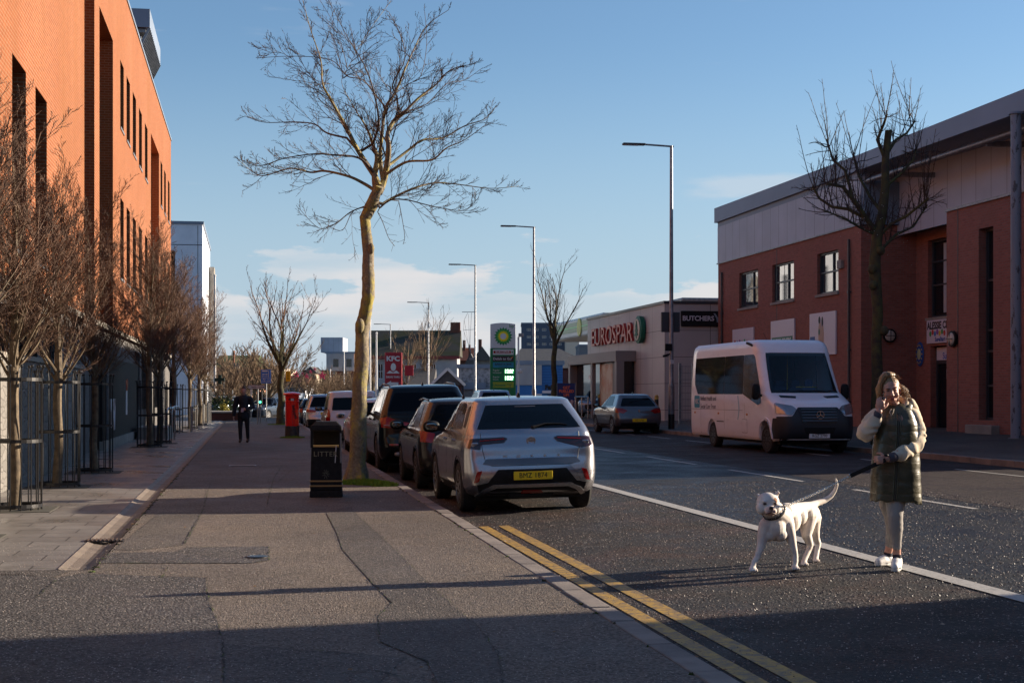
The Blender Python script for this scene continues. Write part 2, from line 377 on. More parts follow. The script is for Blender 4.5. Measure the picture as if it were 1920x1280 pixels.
M['twig2'] = vary('row_tree_twigs', (.29, .17, .11), (.11, .068, .05), 5, .8)
M['bark3'] = vary('dark_mossy_bark', (.045, .037, .028), (.09, .085, .03), 5, .9, bump=.6)
M['twig3'] = vary('dark_twigs', (.05, .036, .03), (.03, .022, .02), 5, .8)
M['twig4'] = vary('tan_far_twigs', (.30, .2, .12), (.19, .12, .075), .3, .9)
M['grass'] = vary('bright_grass', (.22, .34, .03), (.13, .22, .02), 20, .7)
M['hedge'] = vary('hedge_leaves', (.05, .09, .02), (.03, .05, .015), 3, .8)
M['yellowleaf'] = vary('yellow_leaves', (.5, .4, .04), (.3, .28, .05), 3, .8)
M['white'] = mat('white_paint', (.75, .74, .74), .4)
M['offwhite'] = mat('sign_white', (.62, .58, .62), .45)
M['red'] = mat('pillar_box_red', (.85, .02, .012), .18, coat=.8)
M['tyre'] = vary('tyre_rubber', (.018, .018, .018), (.03, .03, .03), 30, .85)
M['rim'] = mat('alloy_rim', (.35, .35, .36), .3, 1)
M['rimd'] = mat('dark_rim', (.05, .05, .055), .35, .8)
M['lamp_red'] = mat('tail_lamp_red', (.28, .004, .005), .15, coat=.5)
M['lamp_dk'] = mat('tail_lamp_smoked', (.03, .006, .006), .08, coat=1)
M['lamp_clr'] = mat('lamp_clear', (.3, .31, .34), .15, .6, coat=1)
M['plate_y'] = mat('plate_yellow', (.95, .66, .02), .45)
M['plate_w'] = mat('plate_white', (.72, .72, .72), .4)
M['ink'] = mat('plate_black', (.01, .01, .012), .5)
M['silver'] = mat('silver_car_paint', (.41, .41, .44), .26, .85, coat=.6)
M['p_dark'] = mat('dark_grey_car_paint', (.022, .018, .018), .25, .2, coat=.35, spec=.3)
M['p_black'] = mat('black_car_paint', (.004, .005, .006), .15, 0, coat=.35, spec=.3)
M['p_white'] = mat('white_car_paint', (.70, .66, .66), .3, 0, coat=.9)
M['p_grey'] = mat('grey_car_paint', (.11, .115, .13), .28, .5, coat=1)
M['p_blue'] = mat('pale_blue_car_paint', (.22, .3, .4), .25, .3, coat=1)
M['p_navy'] = mat('navy_car_paint', (.03, .045, .07), .2, .3, coat=1)
M['bus'] = mat('white_bus_paint', (.74, .68, .69), .35, 0, coat=.6)
g = NG(M['bus']); g.base(g.mix(g.mr(g.noise(2.2, 6, .65, vec=g.map((1, 1, 2.5))), .52, .75, 0, .35), (.88, .88, .93), (.62, .60, .60)))

def tone(f, names):
    """scale the constant colours of a material"""
    for n in names:
        for nd in M[n].node_tree.nodes:
            ins = []
            if nd.type == 'MIX' and nd.data_type == 'RGBA' and nd.blend_type == 'MIX': ins = [nd.inputs[6], nd.inputs[7]]
            elif nd.type == 'TEX_BRICK': ins = [nd.inputs['Color1'], nd.inputs['Color2'], nd.inputs['Mortar']]
            elif nd.type == 'BSDF_PRINCIPLED': ins = [nd.inputs['Base Color']]
            for i in ins:
                if not i.is_linked: v = i.default_value; i.default_value = (v[0] * f, v[1] * f, v[2] * f, 1)
tone(.64, ['pave', 'pave_dark', 'pave_mid', 'road', 'road_red', 'road_dark', 'kerb', 'channel', 'flag', 'brick_o', 'stone', 'bark2', 'twig', 'twig2', 'twig4', 'earth', 'moss', 'paint_yellow', 'paint_white', 'render', 'conc_warm', 'moss_roof', 'brick_far', 'yellowleaf'])
tone(.36, ['road', 'road_red']); tone(.36, ['road_dark'])
tone(.8, ['white', 'galv']); tone(.62, ['kerb'])
tone(.76, ['pave', 'pave_dark', 'pave_mid', 'flag'])

def clear_glass(name, tint, rough=.0):
    m = bpy.data.materials.new(name); m.use_nodes = True; t = m.node_tree; t.nodes.clear(); o = t.nodes.new('ShaderNodeOutputMaterial'); x = t.nodes.new('ShaderNodeMixShader'); f = t.nodes.new('ShaderNodeFresnel'); f.inputs[0].default_value = 1.5
    a = t.nodes.new('ShaderNodeBsdfTransparent'); a.inputs[0].default_value = (*tint, 1); b = t.nodes.new('ShaderNodeBsdfGlossy'); b.inputs['Roughness'].default_value = .02; b.inputs['Color'].default_value = (1, 1, 1, 1)
    t.links.new(f.outputs[0], x.inputs[0]); t.links.new(a.outputs[0], x.inputs[1]); t.links.new(b.outputs[0], x.inputs[2]); t.links.new(x.outputs[0], o.inputs[0]); return m
M['clear'] = clear_glass('see_through_glass', (.86, .92, .95)); M['clear_dk'] = clear_glass('tinted_see_through_glass', (.45, .52, .56))
# ================================================================ GROUND
def sheet(name, poly, z, m, kind='structure', zf=None):
    b = MB(); b.add([(x, y, zf(x) if zf else z) for x, y in poly], [tuple(range(len(poly)))])
    me = b.mesh(fix=False)
    bm = bmesh.new(); bm.from_mesh(me); bm.normal_update()
    for f in bm.faces:
        if f.normal.z < 0: f.normal_flip()
    bm.to_mesh(me); bm.free()
    o = link(name, me, m); tag(o, kind=kind); return o
def strips(name, xs, y0, y1, m, zf, dz=0, ny=1):
    b = MB(); vs = []; fs = []
    for j in range(ny + 1):
        y = y0 + (y1 - y0) * j / ny
        for x in xs: vs.append((x, y, zf(x) + dz))
    n = len(xs)
    fs = [(j * n + i, j * n + i + 1, (j + 1) * n + i + 1, (j + 1) * n + i) for j in range(ny) for i in range(n - 1)]
    b.add(vs, fs); o = link(name, b.mesh(fix=False), m); tag(o, kind='structure'); return o
sheet('ground', [(-3000, -600), (3000, -600), (3000, 5000), (-3000, 5000)], -.16, M['earth'])
strips('road', [2.45, 5.6, 9, 14.72], -30, 420, M['road'], road_z)
strips('road_worn_lane', [5.75, 7.2, 9, 9.6], -30, 420, M['road_dark'], road_z, .004)
strips('road_red_lane', [9.62, 11.5, 14.70], -30, 420, M['road_red'], road_z, .004)
strips('solid_lane_marking', [5.57, 5.76], -30, 300, M['paint_white'], road_z, .008)
b = MB()
for i in range(26):
    y = 17.8 + (i - 2) * 6.1
    b.add([(x, yy, road_z(x) + .009) for x, yy in ((9.1, y), (9.2, y), (9.2, y + 3.95), (9.1, y + 3.95))], [(0, 1, 2, 3)])
tag(link('centre_dashes', b.mesh(fix=False), M['paint_white']), kind='structure')
b = MB()
for i in range(20):
    y = 24 + i * 4.5
    b.add([(x, yy, road_z(x) + .009) for x, yy in ((13.25, y), (13.34, y), (13.34, y + 2.7), (13.25, y + 2.7))], [(0, 1, 2, 3)])
tag(link('bay_dashes', b.mesh(fix=False), M['paint_white']), kind='structure')
for x0, x1, n in ((2.69, 2.81, 'yellow_line'), (2.93, 3.06, 'yellow_line')):
    strips(n, [x0, x1], -30, 17.7, M['paint_yellow'], road_z, .006)
# left pavement
sheet('pavement', [(-1.32, -30), (2.33, -30), (2.33, 110), (-1.32, 110)], 0, M['pave'])
sheet('pavement_entrance', [(-30, -30), (-1.32, -30), (-1.32, 13.2), (-30, 13.2)], -.002, M['pave'])
sheet('paving_flags', [(-4.6, 13.2), (-1.62, 13.2), (-1.62, 110), (-4.6, 110)], .004, M['flag'])
strips('channel', [-1.62, -1.56, -1.47, -1.38, -1.32], 13.2, 110, M['channel'], lambda x: -.0 + .01 - .035 * (1 - ((x + 1.47) / .15) ** 2))
rng = random.Random(5)
# kerb stones
b = MB(); y = -6.0
while y < 110:
    L = rng.choice([.62, .8, .9, .92]) ; e = rng.uniform(-.006, .006)
    b.box(2.335 + e, 2.505 + e, y, y + L - .022, -.2, .006 + rng.uniform(-.004, .006)); y += L
tag(b.build('kerb', M['kerb'], bevel=.012), kind='structure')
b = MB(); y = 5.0
while y < 110:
    L = .92; b.box(14.72, 14.9, y, y + L - .012, -.2, .19 + rng.uniform(-.004, .004)); y += L
tag(b.build('far_kerb', M['kerb'], bevel=.012), kind='structure')
strips('far_pavement', [14.9, 17, 20.5, 90], -30, 200, M['pave_mid'], rpave_z)
# asphalt patches on the near pavement
def ppatch(pts, dz, m, name='pavement_patch'): return sheet(name, [tuple(gp(u, v)[:2]) for u, v in pts], dz, m)
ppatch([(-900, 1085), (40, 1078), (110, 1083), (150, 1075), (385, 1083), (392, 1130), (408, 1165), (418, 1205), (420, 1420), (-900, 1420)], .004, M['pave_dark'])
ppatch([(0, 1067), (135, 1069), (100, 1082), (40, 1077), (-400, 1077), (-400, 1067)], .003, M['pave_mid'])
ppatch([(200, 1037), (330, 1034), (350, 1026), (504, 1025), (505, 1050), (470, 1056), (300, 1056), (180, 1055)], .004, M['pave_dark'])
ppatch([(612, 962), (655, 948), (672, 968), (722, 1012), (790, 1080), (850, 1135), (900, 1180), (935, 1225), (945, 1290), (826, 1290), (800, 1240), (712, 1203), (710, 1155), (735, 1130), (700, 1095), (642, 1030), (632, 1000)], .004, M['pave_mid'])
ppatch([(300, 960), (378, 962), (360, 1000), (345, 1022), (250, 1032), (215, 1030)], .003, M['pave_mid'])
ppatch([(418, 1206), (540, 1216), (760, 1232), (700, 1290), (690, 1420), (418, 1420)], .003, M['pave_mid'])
# open seams and cracks with moss
b = MB(); rr = random.Random(3)
def seam(pts, w=.0048, jag=.010):
    P = [gp(u, v) for u, v in pts]; Q = []
    for p, q in zip(P, P[1:]):
        n = max(1, int((q - p).length / .07))
        for k in range(n): Q.append(p.lerp(q, k / n) + Vector((rr.uniform(-jag, jag), rr.uniform(-jag, jag), 0)))
    Q.append(P[-1])
    for p, q in zip(Q, Q[1:]):
        d = (q - p); d.z = 0
        if d.length < 1e-4: continue
        if rr.random() < .35: continue
        n = Vector((-d.y, d.x, 0)).normalized() * w * rr.uniform(.25, .8)
        b.add([(p.x - n.x, p.y - n.y, .008), (p.x + n.x, p.y + n.y, .008), (q.x + n.x, q.y + n.y, .008), (q.x - n.x, q.y - n.y, .008)], [(0, 1, 2, 3)])
seam([(612, 962), (632, 1000), (642, 1030), (700, 1095), (735, 1130), (710, 1155), (710, 1203), (800, 1240), (826, 1300)])
seam([(650, 940), (672, 968), (722, 1012), (790, 1080), (850, 1135), (900, 1180), (935, 1225), (945, 1300)])
seam([(385, 1083), (392, 1130), (408, 1165), (418, 1205), (420, 1320)], .008)
seam([(200, 1057), (320, 1055), (470, 1056), (505, 1050), (504, 1025), (350, 1026)], .010)
seam([(345, 1022), (378, 962), (395, 905)], .014); seam([(110, 1083), (66, 1122)], .016); seam([(150, 1075), (385, 1083)], .007)
seam([(303, 1083), (314, 1064)], .01); seam([(500, 950), (512, 900), (530, 870)], .012); seam([(520, 905), (548, 880)], .01)
seam([(418, 1214), (540, 1214), (700, 1232)], .008); seam([(640, 1262), (700, 1258), (760, 1270)], .009)
seam([(-60, 1066), (135, 1066), (170, 1068)], .014)
o = link('pavement_seams', b.mesh(fix=False), M['crack']); tag(o, kind='structure')
# moss along kerb and channel, grass tufts = stuff
def tufts(name, spots, label, h=.06, m='grass', seed=1, cat='grass'):
    b = MB(); r = random.Random(seed)
    for (x, y, z, rad, n) in spots:
        for i in range(n):
            a = r.uniform(0, 2 * PI); q = rad * math.sqrt(r.random()); px, py = x + q * math.cos(a), y + q * math.sin(a) * .8
            hh = h * r.uniform(.4, 1.1) * (1 - .5 * q / max(rad, .01)); dx, dy = r.uniform(-.5, .5) * hh, r.uniform(-.5, .5) * hh; an = r.uniform(0, PI); wd = .006 + hh * .06
            ca, sa = math.cos(an) * wd, math.sin(an) * wd
            b.add([(px - ca, py - sa, z), (px + ca, py + sa, z), (px + dx * .5 + ca * .6, py + dy * .5 + sa * .6, z + hh * .6), (px + dx, py + dy, z + hh), (px + dx * .5 - ca * .6, py + dy * .5 - sa * .6, z + hh * .6)], [(0, 1, 2, 3, 4)])
    o = link(name, b.mesh(fix=False), M[m]); tag(o, label, cat, kind='stuff'); return o
tufts('grass', [(1.80, 25.0, 0, .42, 2600), (2.15, 24.3, 0, .22, 900), (1.98, 24.7, 0, .3, 1500)], 'bright green grass tuft round the foot of the big bare tree', .11)
tufts('grass', [(1.40, 51.4, 0, .42, 1500)], 'thin green grass ring round the red pillar box', .09, seed=2)
tufts('grass', [(1.4, 73.5, 0, .6, 800)], 'grass at the foot of the second pavement tree', .09, seed=7)
sp_ = [(rng.uniform(-1.34, -1.30), 13.0 + i * .33, 0, .035, rng.choice([0, 4, 14, 22])) for i in range(60)] + [(2.325, 5 + i * .45, 0, .025, rng.choice([0, 0, 6, 14])) for i in range(50)]
tufts('moss', sp_, 'moss and weeds in the joints of channel and kerb', .022, 'moss', 4, 'moss')
b = MB(); r_ = random.Random(12)
for i in range(240):
    k = r_.random()
    if k < .45: x, y, z = r_.uniform(2.52, 2.75), 5 + 22 * r_.random() ** 1.3, -.085
    elif k < .7: x, y, z = r_.uniform(-1.62, -1.3), r_.uniform(13.4, 40), .004
    elif k < .85: x, y = r_.uniform(2.6, 9), r_.uniform(7, 24); z = road_z(x) + .012
    else: x, y, z = r_.uniform(-1.2, 2.2), r_.uniform(6.5, 24), .010
    a = r_.uniform(0, 7); s_ = r_.uniform(.008, .022); u_ = Vector((math.cos(a), math.sin(a), 0)) * s_; w_ = Vector((-math.sin(a), math.cos(a), .3)) * s_ * .6; c_ = Vector((x, y, z + .006))
    b.add([c_ - u_, c_ - w_ * .8, c_ + u_, c_ + w_], [(0, 1, 2, 3)])
def grit(name, n, fx, m, seed, lab, smin, smax):
    q = MB(); r_ = random.Random(seed)
    for i in range(n):
        x, y, z = fx(r_); s_ = r_.uniform(smin, smax); a = r_.uniform(0, 6.3); c_, d_ = math.cos(a) * s_, math.sin(a) * s_
        q.add([(x + c_, y + d_, z), (x - d_ * .9, y + c_ * .9, z), (x - c_ * .9, y - d_ * .8, z), (x + d_ * .7, y - c_ * .7, z), (x + c_ * .1, y + d_ * .2, z + s_ * r_.uniform(.5, .95))], [(0, 1, 4), (1, 2, 4), (2, 3, 4), (3, 0, 4)])
    tag(link(name, q.mesh(fix=False), M[m]), lab, 'grit', kind='stuff')
M['grit_road'] = vary('road_stone_chips', (.13, .10, .085), (.05, .042, .04), 30, .45); M['grit_pale'] = vary('pale_stone_chips', (.55, .48, .42), (.22, .17, .14), 25, .5)
def fr_(r): x = 2.6 + 7.5 * r.random(); return x, 7.2 + 17 * r.random() ** 1.35, road_z(x) + .001 + (.004 if x > 5.75 else 0)
grit('road_grit', 26000, fr_, 'grit_road', 31, 'dark stone chips standing proud of the near road surface', .006, .0125)
grit('road_grit', 5200, fr_, 'grit_pale', 32, 'pale stone chips catching the sun on the near road', .004, .009)
grit('pavement_grit', 9000, lambda r: (lambda y: (-2.6 + 4.85 * r.random(), y, .005))(6.6 + 9 * r.random() ** 1.3), 'grit_pale', 33, 'pale chips in the near pavement asphalt', .003, .0062)
tag(link('fallen_leaves', b.mesh(fix=False), vary('dead_leaves', (.22, .12, .05), (.4, .33, .25), 2, .8, lo=.45, hi=.55)), 'scattered dead leaves and grit along kerb, channel and road', 'leaves', kind='stuff')
# manhole and drain
t = thing('drain_grate', 'small rusty slotted drain grate across the stone channel', 'drain grate', (gp(196, 1014).x, gp(196, 1014).y, .006))
b = MB(); b.box(-.19, .19, -.12, .12, -.004, .006); b.build('frame', M['black'], t)
b = MB()
for i in range(9): b.box(-.17 + i * .04, -.155 + i * .04, -.1, .1, .006, .016)
b.build('bars', vary('rusty_iron', (.10, .05, .03), (.04, .03, .025), 20, .8), t)
p = gp(482, 1045); t = thing('access_cover', 'small black round stopcock cover in the dark pavement patch', 'cover', (p.x, p.y, .006))
MB().lathe([(.10, 0), (.10, .008), (.085, .012), (0.001, .012)], 24).build('lid', M['black'], t, True)
p = gp(455, 873); t = thing('access_cover', 'pale rectangular cover set in the shaded pavement', 'cover', (p.x, p.y, .004))
MB().box(-.28, .28, -.2, .2, 0, .006).build('frame', M['galv'], t); MB().box(-.25, .25, -.17, .17, .006, .010).build('lid', M['conc_warm'], t)

# hills far off
b = MB(); xs = [(-2600 + i * 130) for i in range(50)]
rr = random.Random(9); hs = [60 + 26 * math.sin(i * .35) + 20 * math.sin(i * .13 + 1) + rr.uniform(-5, 5) for i in range(50)]
b.add([(x, 3800, -5) for x in xs] + [(x, 4000, max(4, h * .75)) for x, h in zip(xs, hs)] + [(x, 4500, -5) for x in xs],
      [(k * 50 + i, k * 50 + i + 1, (k + 1) * 50 + i + 1, (k + 1) * 50 + i) for k in range(2) for i in range(49)])
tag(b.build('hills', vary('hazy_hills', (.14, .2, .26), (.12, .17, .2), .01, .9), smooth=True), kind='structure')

# ================================================================ FACADES
def facade(b, O, U, I, w, z0, z1, ops, caps=True):
    """rectangles grid with recessed openings: (a0,a1,z0,z1,depth)"""
    O, U, I = Vector(O), Vector(U), Vector(I); Z = Vector((0, 0, 1))
    A = sorted(set([0, w] + [round(q, 4) for o in ops for q in o[:2] if 0 < q < w])); B = sorted(set([z0, z1] + [round(q, 4) for o in ops for q in o[2:4] if z0 < q < z1]))
    P = lambda a, z, d=0: O + U * a + Z * z + I * d
    for a0, a1 in zip(A, A[1:]):
        for c0, c1 in zip(B, B[1:]):
            am, cm = (a0 + a1) / 2, (c0 + c1) / 2
            if any(o[0] < am < o[1] and o[2] < cm < o[3] for o in ops): continue
            b.quad(P(a0, c0), P(a1, c0), P(a1, c1), P(a0, c1))
    for (a0, a1, c0, c1, d) in ops:
        b.quad(P(a0, c0), P(a0, c1), P(a0, c1, d), P(a0, c0, d)); b.quad(P(a1, c0), P(a1, c0, d), P(a1, c1, d), P(a1, c1))
        b.quad(P(a0, c1), P(a1, c1), P(a1, c1, d), P(a0, c1, d)); b.quad(P(a0, c0), P(a0, c0, d), P(a1, c0, d), P(a1, c0))
def box_frame(O, U, I):
    O, U, I = Vector(O), Vector(U), Vector(I)
    def P(a, z, d): return O + U * a + Vector((0, 0, z)) + I * d
    return P
def pbox(b, P, a0, a1, z0, z1, d0, d1):
    b.add([P(a0, z0, d0), P(a1, z0, d0), P(a1, z0, d1), P(a0, z0, d1), P(a0, z1, d0), P(a1, z1, d0), P(a1, z1, d1), P(a0, z1, d1)],
          [(3, 2, 1, 0), (4, 5, 6, 7), (0, 1, 5, 4), (1, 2, 6, 5), (2, 3, 7, 6), (3, 0, 4, 7)])
def window(parent, O, U, I, a0, a1, z0, z1, d, fm='frame', gm='glass', vs=(.5,), hs=(.5,), fw=.06, sill=None, name='window'):
    P = box_frame(O, U, I); b = MB()
    pbox(b, P, a0, a0 + fw, z0, z1, d - .06, d + .02); pbox(b, P, a1 - fw, a1, z0, z1, d - .06, d + .02)
    pbox(b, P, a0 + fw, a1 - fw, z0, z0 + fw, d - .06, d + .02); pbox(b, P, a0 + fw, a1 - fw, z1 - fw, z1, d - .06, d + .02)
    for q in vs: x = a0 + (a1 - a0) * q; pbox(b, P, x - fw * .4, x + fw * .4, z0 + fw, z1 - fw, d - .05, d + .015)
    for q in hs: z = z0 + (z1 - z0) * q; pbox(b, P, a0 + fw, a1 - fw, z - fw * .4, z + fw * .4, d - .045, d + .012)
    f = b.build(name, M[fm], parent)
    g_ = MB(); pbox(g_, P, a0 + .01, a1 - .01, z0 + .01, z1 - .01, d, d + .01); g_.build('pane', M[gm], f)
    if sill:
        s_ = MB(); pbox(s_, P, a0 - .08, a1 + .08, z0 - .1, z0 - .003, -.07, d - .06); s_.build('sill', M[sill], f, bevel=.008)
    return f

# ---- left: long orange brick building (facade X=-4)
t = thing('brick_building', 'long four storey orange brick building with tall narrow windows along the left pavement', 'building', (-4, 14, 0))
O = (0, 0, 0); U = (0, 1, 0); I = (-1, 0, 0); y0 = 14.0
ops = []; win = []
for (a, c) in ((47.9, 49.2), (50.3, 51.7), (52.9, 54.4), (55.8, 57.3), (58.9, 60.4)):
    win.append((a, c, 9.8, 11.9)); win.append((a, c, 5.1, 7.6))
for (a, c) in ((69.0, 70.4), (71.8, 73.3), (75.1, 76.6)): win.append((a, c, 10.0, 12.0)); win.append((a, c, 5.2, 7.8))
for (a, c) in ((18.2, 19.6), (22.3, 23.7), (26.5, 28.1), (29.3, 30.9)): win.append((a, c, 4.0, 7.3))
for (a, c) in ((18.2, 19.6), (22.3, 23.7)): win.append((a, c, 9.9, 12))
slots = [(37.7, 40.1, 3.4, 13.9, 1.4), (41.4, 45.4, 3.4, 11.9, 1.3), (62.4, 67.9, 3.4, 12.1, .35)]
ops = [(a - y0, c - y0, z0, z1, .5) for a, c, z0, z1 in win] + [(a - y0, c - y0, z0, z1, d) for a, c, z0, z1, d in slots]
b = MB(); facade(b, O, U, I, 63.9, 3.4, 14.35, ops)
for (a, c, z0, z1, d) in slots: b.quad((-d, a - y0, z0), (-d, c - y0, z0), (-d, c - y0, z1), (-d, a - y0, z1))
b.quad((0, 63.9, 3.4), (-14, 63.9, 3.4), (-14, 63.9, 14.35), (0, 63.9, 14.35)); b.quad((0, 0, 0), (-14, 0, 0), (-14, 0, 14.35), (0, 0, 14.35))
b.quad((-14, 0, 0), (-14, 63.9, 0), (-14, 63.9, 14.35), (-14, 0, 14.35)); b.quad((0, 0, 14.35), (0, 63.9, 14.35), (-14, 63.9, 14.35), (-14, 0, 14.35))
b.build('wall', M['brick_o'], t, fix=False)
b = MB(); b.box(-.45, .04, -.05, 63.95, 14.352, 14.45); b.box(-14, -.3, 63.6, 63.95, 14.352, 14.44); b.build('coping', M['zinc'], t)
for (a, c, z0, z1) in win:
    f = window(t, O, U, I, a - y0, c - y0, z0, z1, .42, 'frame', 'glass', vs=(.5,), hs=(.4,), fw=.05)
    s_ = MB(); s_.box(-.4, .03, a - y0 - .02, c - y0 + .02, z0 - .06, z0 + .015); s_.build('sill', M['galv'], f)
for a, c, dd in ((37.7, 40.1, 1.39), (41.4, 45.4, 1.29)):
    window(t, O, U, I, a - y0 + .3, c - y0 - .3, 3.6, 11.0, dd, 'frame', 'glass', vs=(.33, .66), hs=(.2, .4, .6, .8))
b = MB(); b.box(-.02, .10, 0, 63.9, 3.28, 3.42); b.build('ledge', M['conc_warm'], t)
# ground storey: stone piers and glazing
ops = [(a - y0, c - y0, .9, 3.0, .3) for a, c in ((20, 22.5), (23.5, 26.2), (27.2, 30), (31, 33.6), (54.5, 57), (58, 60.5), (61.5, 64), (65.5, 68), (69.5, 72))]
b = MB(); facade(b, (-.06, 0, 0), U, I, 63.9, 0, 3.28, ops); b.build('ground_storey_wall', M['stone_shaded'], t, fix=False)
for o_ in ops: window(t, (-.06, 0, 0), U, I, *o_[:4], .25, 'frame', 'glass', vs=(.33, .66), hs=(.3,))
# penthouse lantern on the roof
pt = MB(); pt.box(-5.6, -.6, 57.0, 65.2, 18.45, 19.3); pt.build('roof_lantern', M['zinc'], t)
lan = [x for x in bpy.data.objects if x.name.startswith('roof_lantern')][-1]
pt = MB(); pt.box(-5.2, -1.1, 57.4, 63.8, 14.46, 17.9); pt.build('lantern_glazing', M['bldglass'], lan)
pt = MB(); pt.box(-5.3, -1.0, 57.3, 64.0, 17.9, 18.1); pt.box(-5.4, -.8, 57.2, 65.0, 18.25, 18.42)
for i in range(19): pt.bar((-.62, 57.1 + i * .44, 18.44), (-1.0, 57.1 + i * .44, 17.7), .05, .12)
pt.build('louvres', M['galv'], lan)

# dark hoarding with poster
t = thing('hoarding', 'dark boarded hoarding with a torn poster against the left building', 'hoarding', (-3.94, 40.5, 0))
b = MB(); b.box(0, .1, 0, 12.6, .25, 2.5)
for i in range(63): b.box(.1, .108, i * .2 + .01, i * .2 + .17, .27, 2.48)
b.build('board', M['black_pl'], t)
MB().box(0, .16, 0, 12.6, 0, .25).build('plinth', M['conc_warm'], t)
b = MB(); b.box(.1, .15, 1.2, 1.26, .25, 2.2); b.build('post', M['galv'], t)
m = mat('torn_poster', (.6, .6, .62), .5); g = NG(m); g.base(g.mix(g.mr(g.noise(1.6, 4, .6), .45, .55), (.62, .64, .7), (.14, .10, .10)))
nb = MB(); n = 12
vs = [(.125 + .02 * math.sin(i * 1.3) * (j / 4), 1.6 + i * .17, .52 + j * .21 + (.05 * math.sin(i * .5) if j == 0 else 0)) for j in range(5) for i in range(n)]
nb.add(vs, [(j * n + i, j * n + i + 1, (j + 1) * n + i + 1, (j + 1) * n + i) for j in range(4) for i in range(n - 1)]); nb.build('poster', m, t, True)
b = MB(); b.box(.11, .13, 7.2, 7.75, .85, 1.95); q = b.build('sign_strip', M['white'], t); MB().box(.131, .137, 7.2, 7.75, 1.6, 1.95).build('red_band', M['red'], q)
# low rubble wall
t = thing('stone_wall', 'pale rubble stone wall behind the caged trees at the left edge', 'wall', (-3.72, 17, 0))
MB().box(-.26, 0, 0, 18, 0, 2.05).build('masonry', M['stone'], t); MB().box(-.28, .04, -.02, 18.05, 2.052, 2.14).build('coping', M['conc_warm'], t, bevel=.01)

# pale concrete building beyond
t = thing('concrete_building', 'pale grey concrete block with a big square corner window beyond the orange brick building', 'building', (-3.4, 109, 0))
b = MB(); facade(b, (0, 0, 0), (-1, 0, 0), (0, 1, 0), 12, 0, 13.6, [(1.9, 7.5, 9.1, 11.7, .5), (1.9, 7.5, 4.6, 7.2, .5), (1.9, 7.5, .8, 3, .5)])
ops = [(2.5 + i * 4.4, 3.7 + i * 4.4, z, z + 2.4, .3) for i in range(4) for z in (4.8, 9.2)]
facade(b, (0, 0, 0), (0, 1, 0), (-1, 0, 0), 20, 0, 13.6, ops); b.quad((0, 0, 13.6), (-12, 0, 13.6), (-12, 20, 13.6), (0, 20, 13.6))
b.quad((-12, 0, 0), (-12, 20, 0), (-12, 20, 13.6), (-12, 0, 13.6)); b.build('wall', M['conc'], t, fix=False)
MB().box(-12.1, .1, -.1, 20.1, 13.603, 13.8).build('coping', M['zinc'], t)
for z in (9.1, 4.6, .8): window(t, (0, 0, 0), (-1, 0, 0), (0, 1, 0), 1.9, 7.5, z, z + (2.6 if z > 1 else 2.2), .4, 'frame', 'glass', vs=(.5,), hs=(.35,), fw=.1)
for o_ in ops: window(t, (0, 0, 0), (0, 1, 0), (-1, 0, 0), *o_[:4], .25, 'frame', 'glass', vs=(), hs=(.5,))
b = MB(); b.box(.005, .45, 16, 19.5, 0, 11.9); b.build('stair_fin', M['conc_warm'], t)
b = MB()
for i in range(5): pbox(b, box_frame((0, 0, 0), (-1, 0, 0), (0, 1, 0)), .3 + i * 2.4, .34 + i * 2.4, 0, 13.5, -.006, -.001)
for z in (4, 8.2, 12.1): pbox(b, box_frame((0, 0, 0), (-1, 0, 0), (0, 1, 0)), 0, 12, z, z + .05, -.006, -.001)
b.build('panel_joints', M['frame'], t)

# ---- right: red brick two storey building (street facade X=20.5)
t = thing('brick_building', 'two storey red brick centre with grey metal upper cladding on the right', 'building', (20.5, 29.5, 0))
b = MB(); Zc = 7.25; Y = lambda y: y - 29.5
U = (0, 1, 0); I = (1, 0, 0); O = (0, 0, 0)
wl = [(61.0, 58.6), (56.9, 54.5), (52.1, 50.1)]
opsA = [(Y(c) - Y(48.1), Y(a) - Y(48.1), 5.12, 6.62, .22) for a, c in wl]
facade(b, (0, Y(48.1), 0), U, I, 15.8, 0.2, Zc, opsA)                       # left wing
opsC = [(Y(38.9), Y(39.75), .75, 6.2, .35), (Y(33), Y(34), .75, 6.2, .35), (Y(30.3), Y(31.2), .75, 6.2, .35)]
facade(b, O, U, I, Y(41.75), 0.2, 6.92, opsC)                                # right wing
for (c, y_) in ((0, 0), (0, 0)): pass
rx = 2.0
b.quad((0, Y(48.1), .2), (rx, Y(48.1), .2), (rx, Y(48.1), Zc), (0, Y(48.1), Zc)); b.quad((0, Y(41.75), .2), (rx + .3, Y(41.75), .2), (rx + .3, Y(41.75), 6.92), (0, Y(41.75), 6.92))
opsR = [(Y(44.9) - Y(41.75), Y(47.2) - Y(41.75), 4.05, 6.65, .25), (Y(44.9) - Y(41.75), Y(47.0) - Y(41.75), .38, 3.1, .3)]
facade(b, (rx, Y(41.75), 0), U, I, 6.35, .2, 7.05, opsR)
b.quad((0, Y(63.9), .2), (16, Y(63.9), .2), (16, Y(63.9), Zc), (0, Y(63.9), Zc)); b.quad((0, 0, .2), (16, 0, .2), (16, 0, Zc), (0, 0, Zc)); b.quad((16, 0, .2), (16, Y(63.9), .2), (16, Y(63.9), Zc), (16, 0, Zc))
b.build('wall', M['brick_r'], t, fix=False)
b = MB(); b.box(-.02, 16, Y(48.1) - .02, Y(63.9) + .02, Zc + .05, 8.9); b.build('cladding', M['clad'], t)
b = MB(); b.quad((rx - .7, 0, 6.9), (rx - .7, Y(48.08), 6.9), (rx - .7, Y(48.08), 9.0), (rx - .7, 0, 9.0)); b.build('recessed_cladding', M['clad'], t)
b = MB(); b.box(-.06, rx - .7, 0, Y(41.75), 6.922, 7.0); b.box(-.06, .3, Y(48.1) - .06, Y(63.9) + .06, Zc, Zc + .05); b.build('flashing', M['galv'], t)
b = MB()
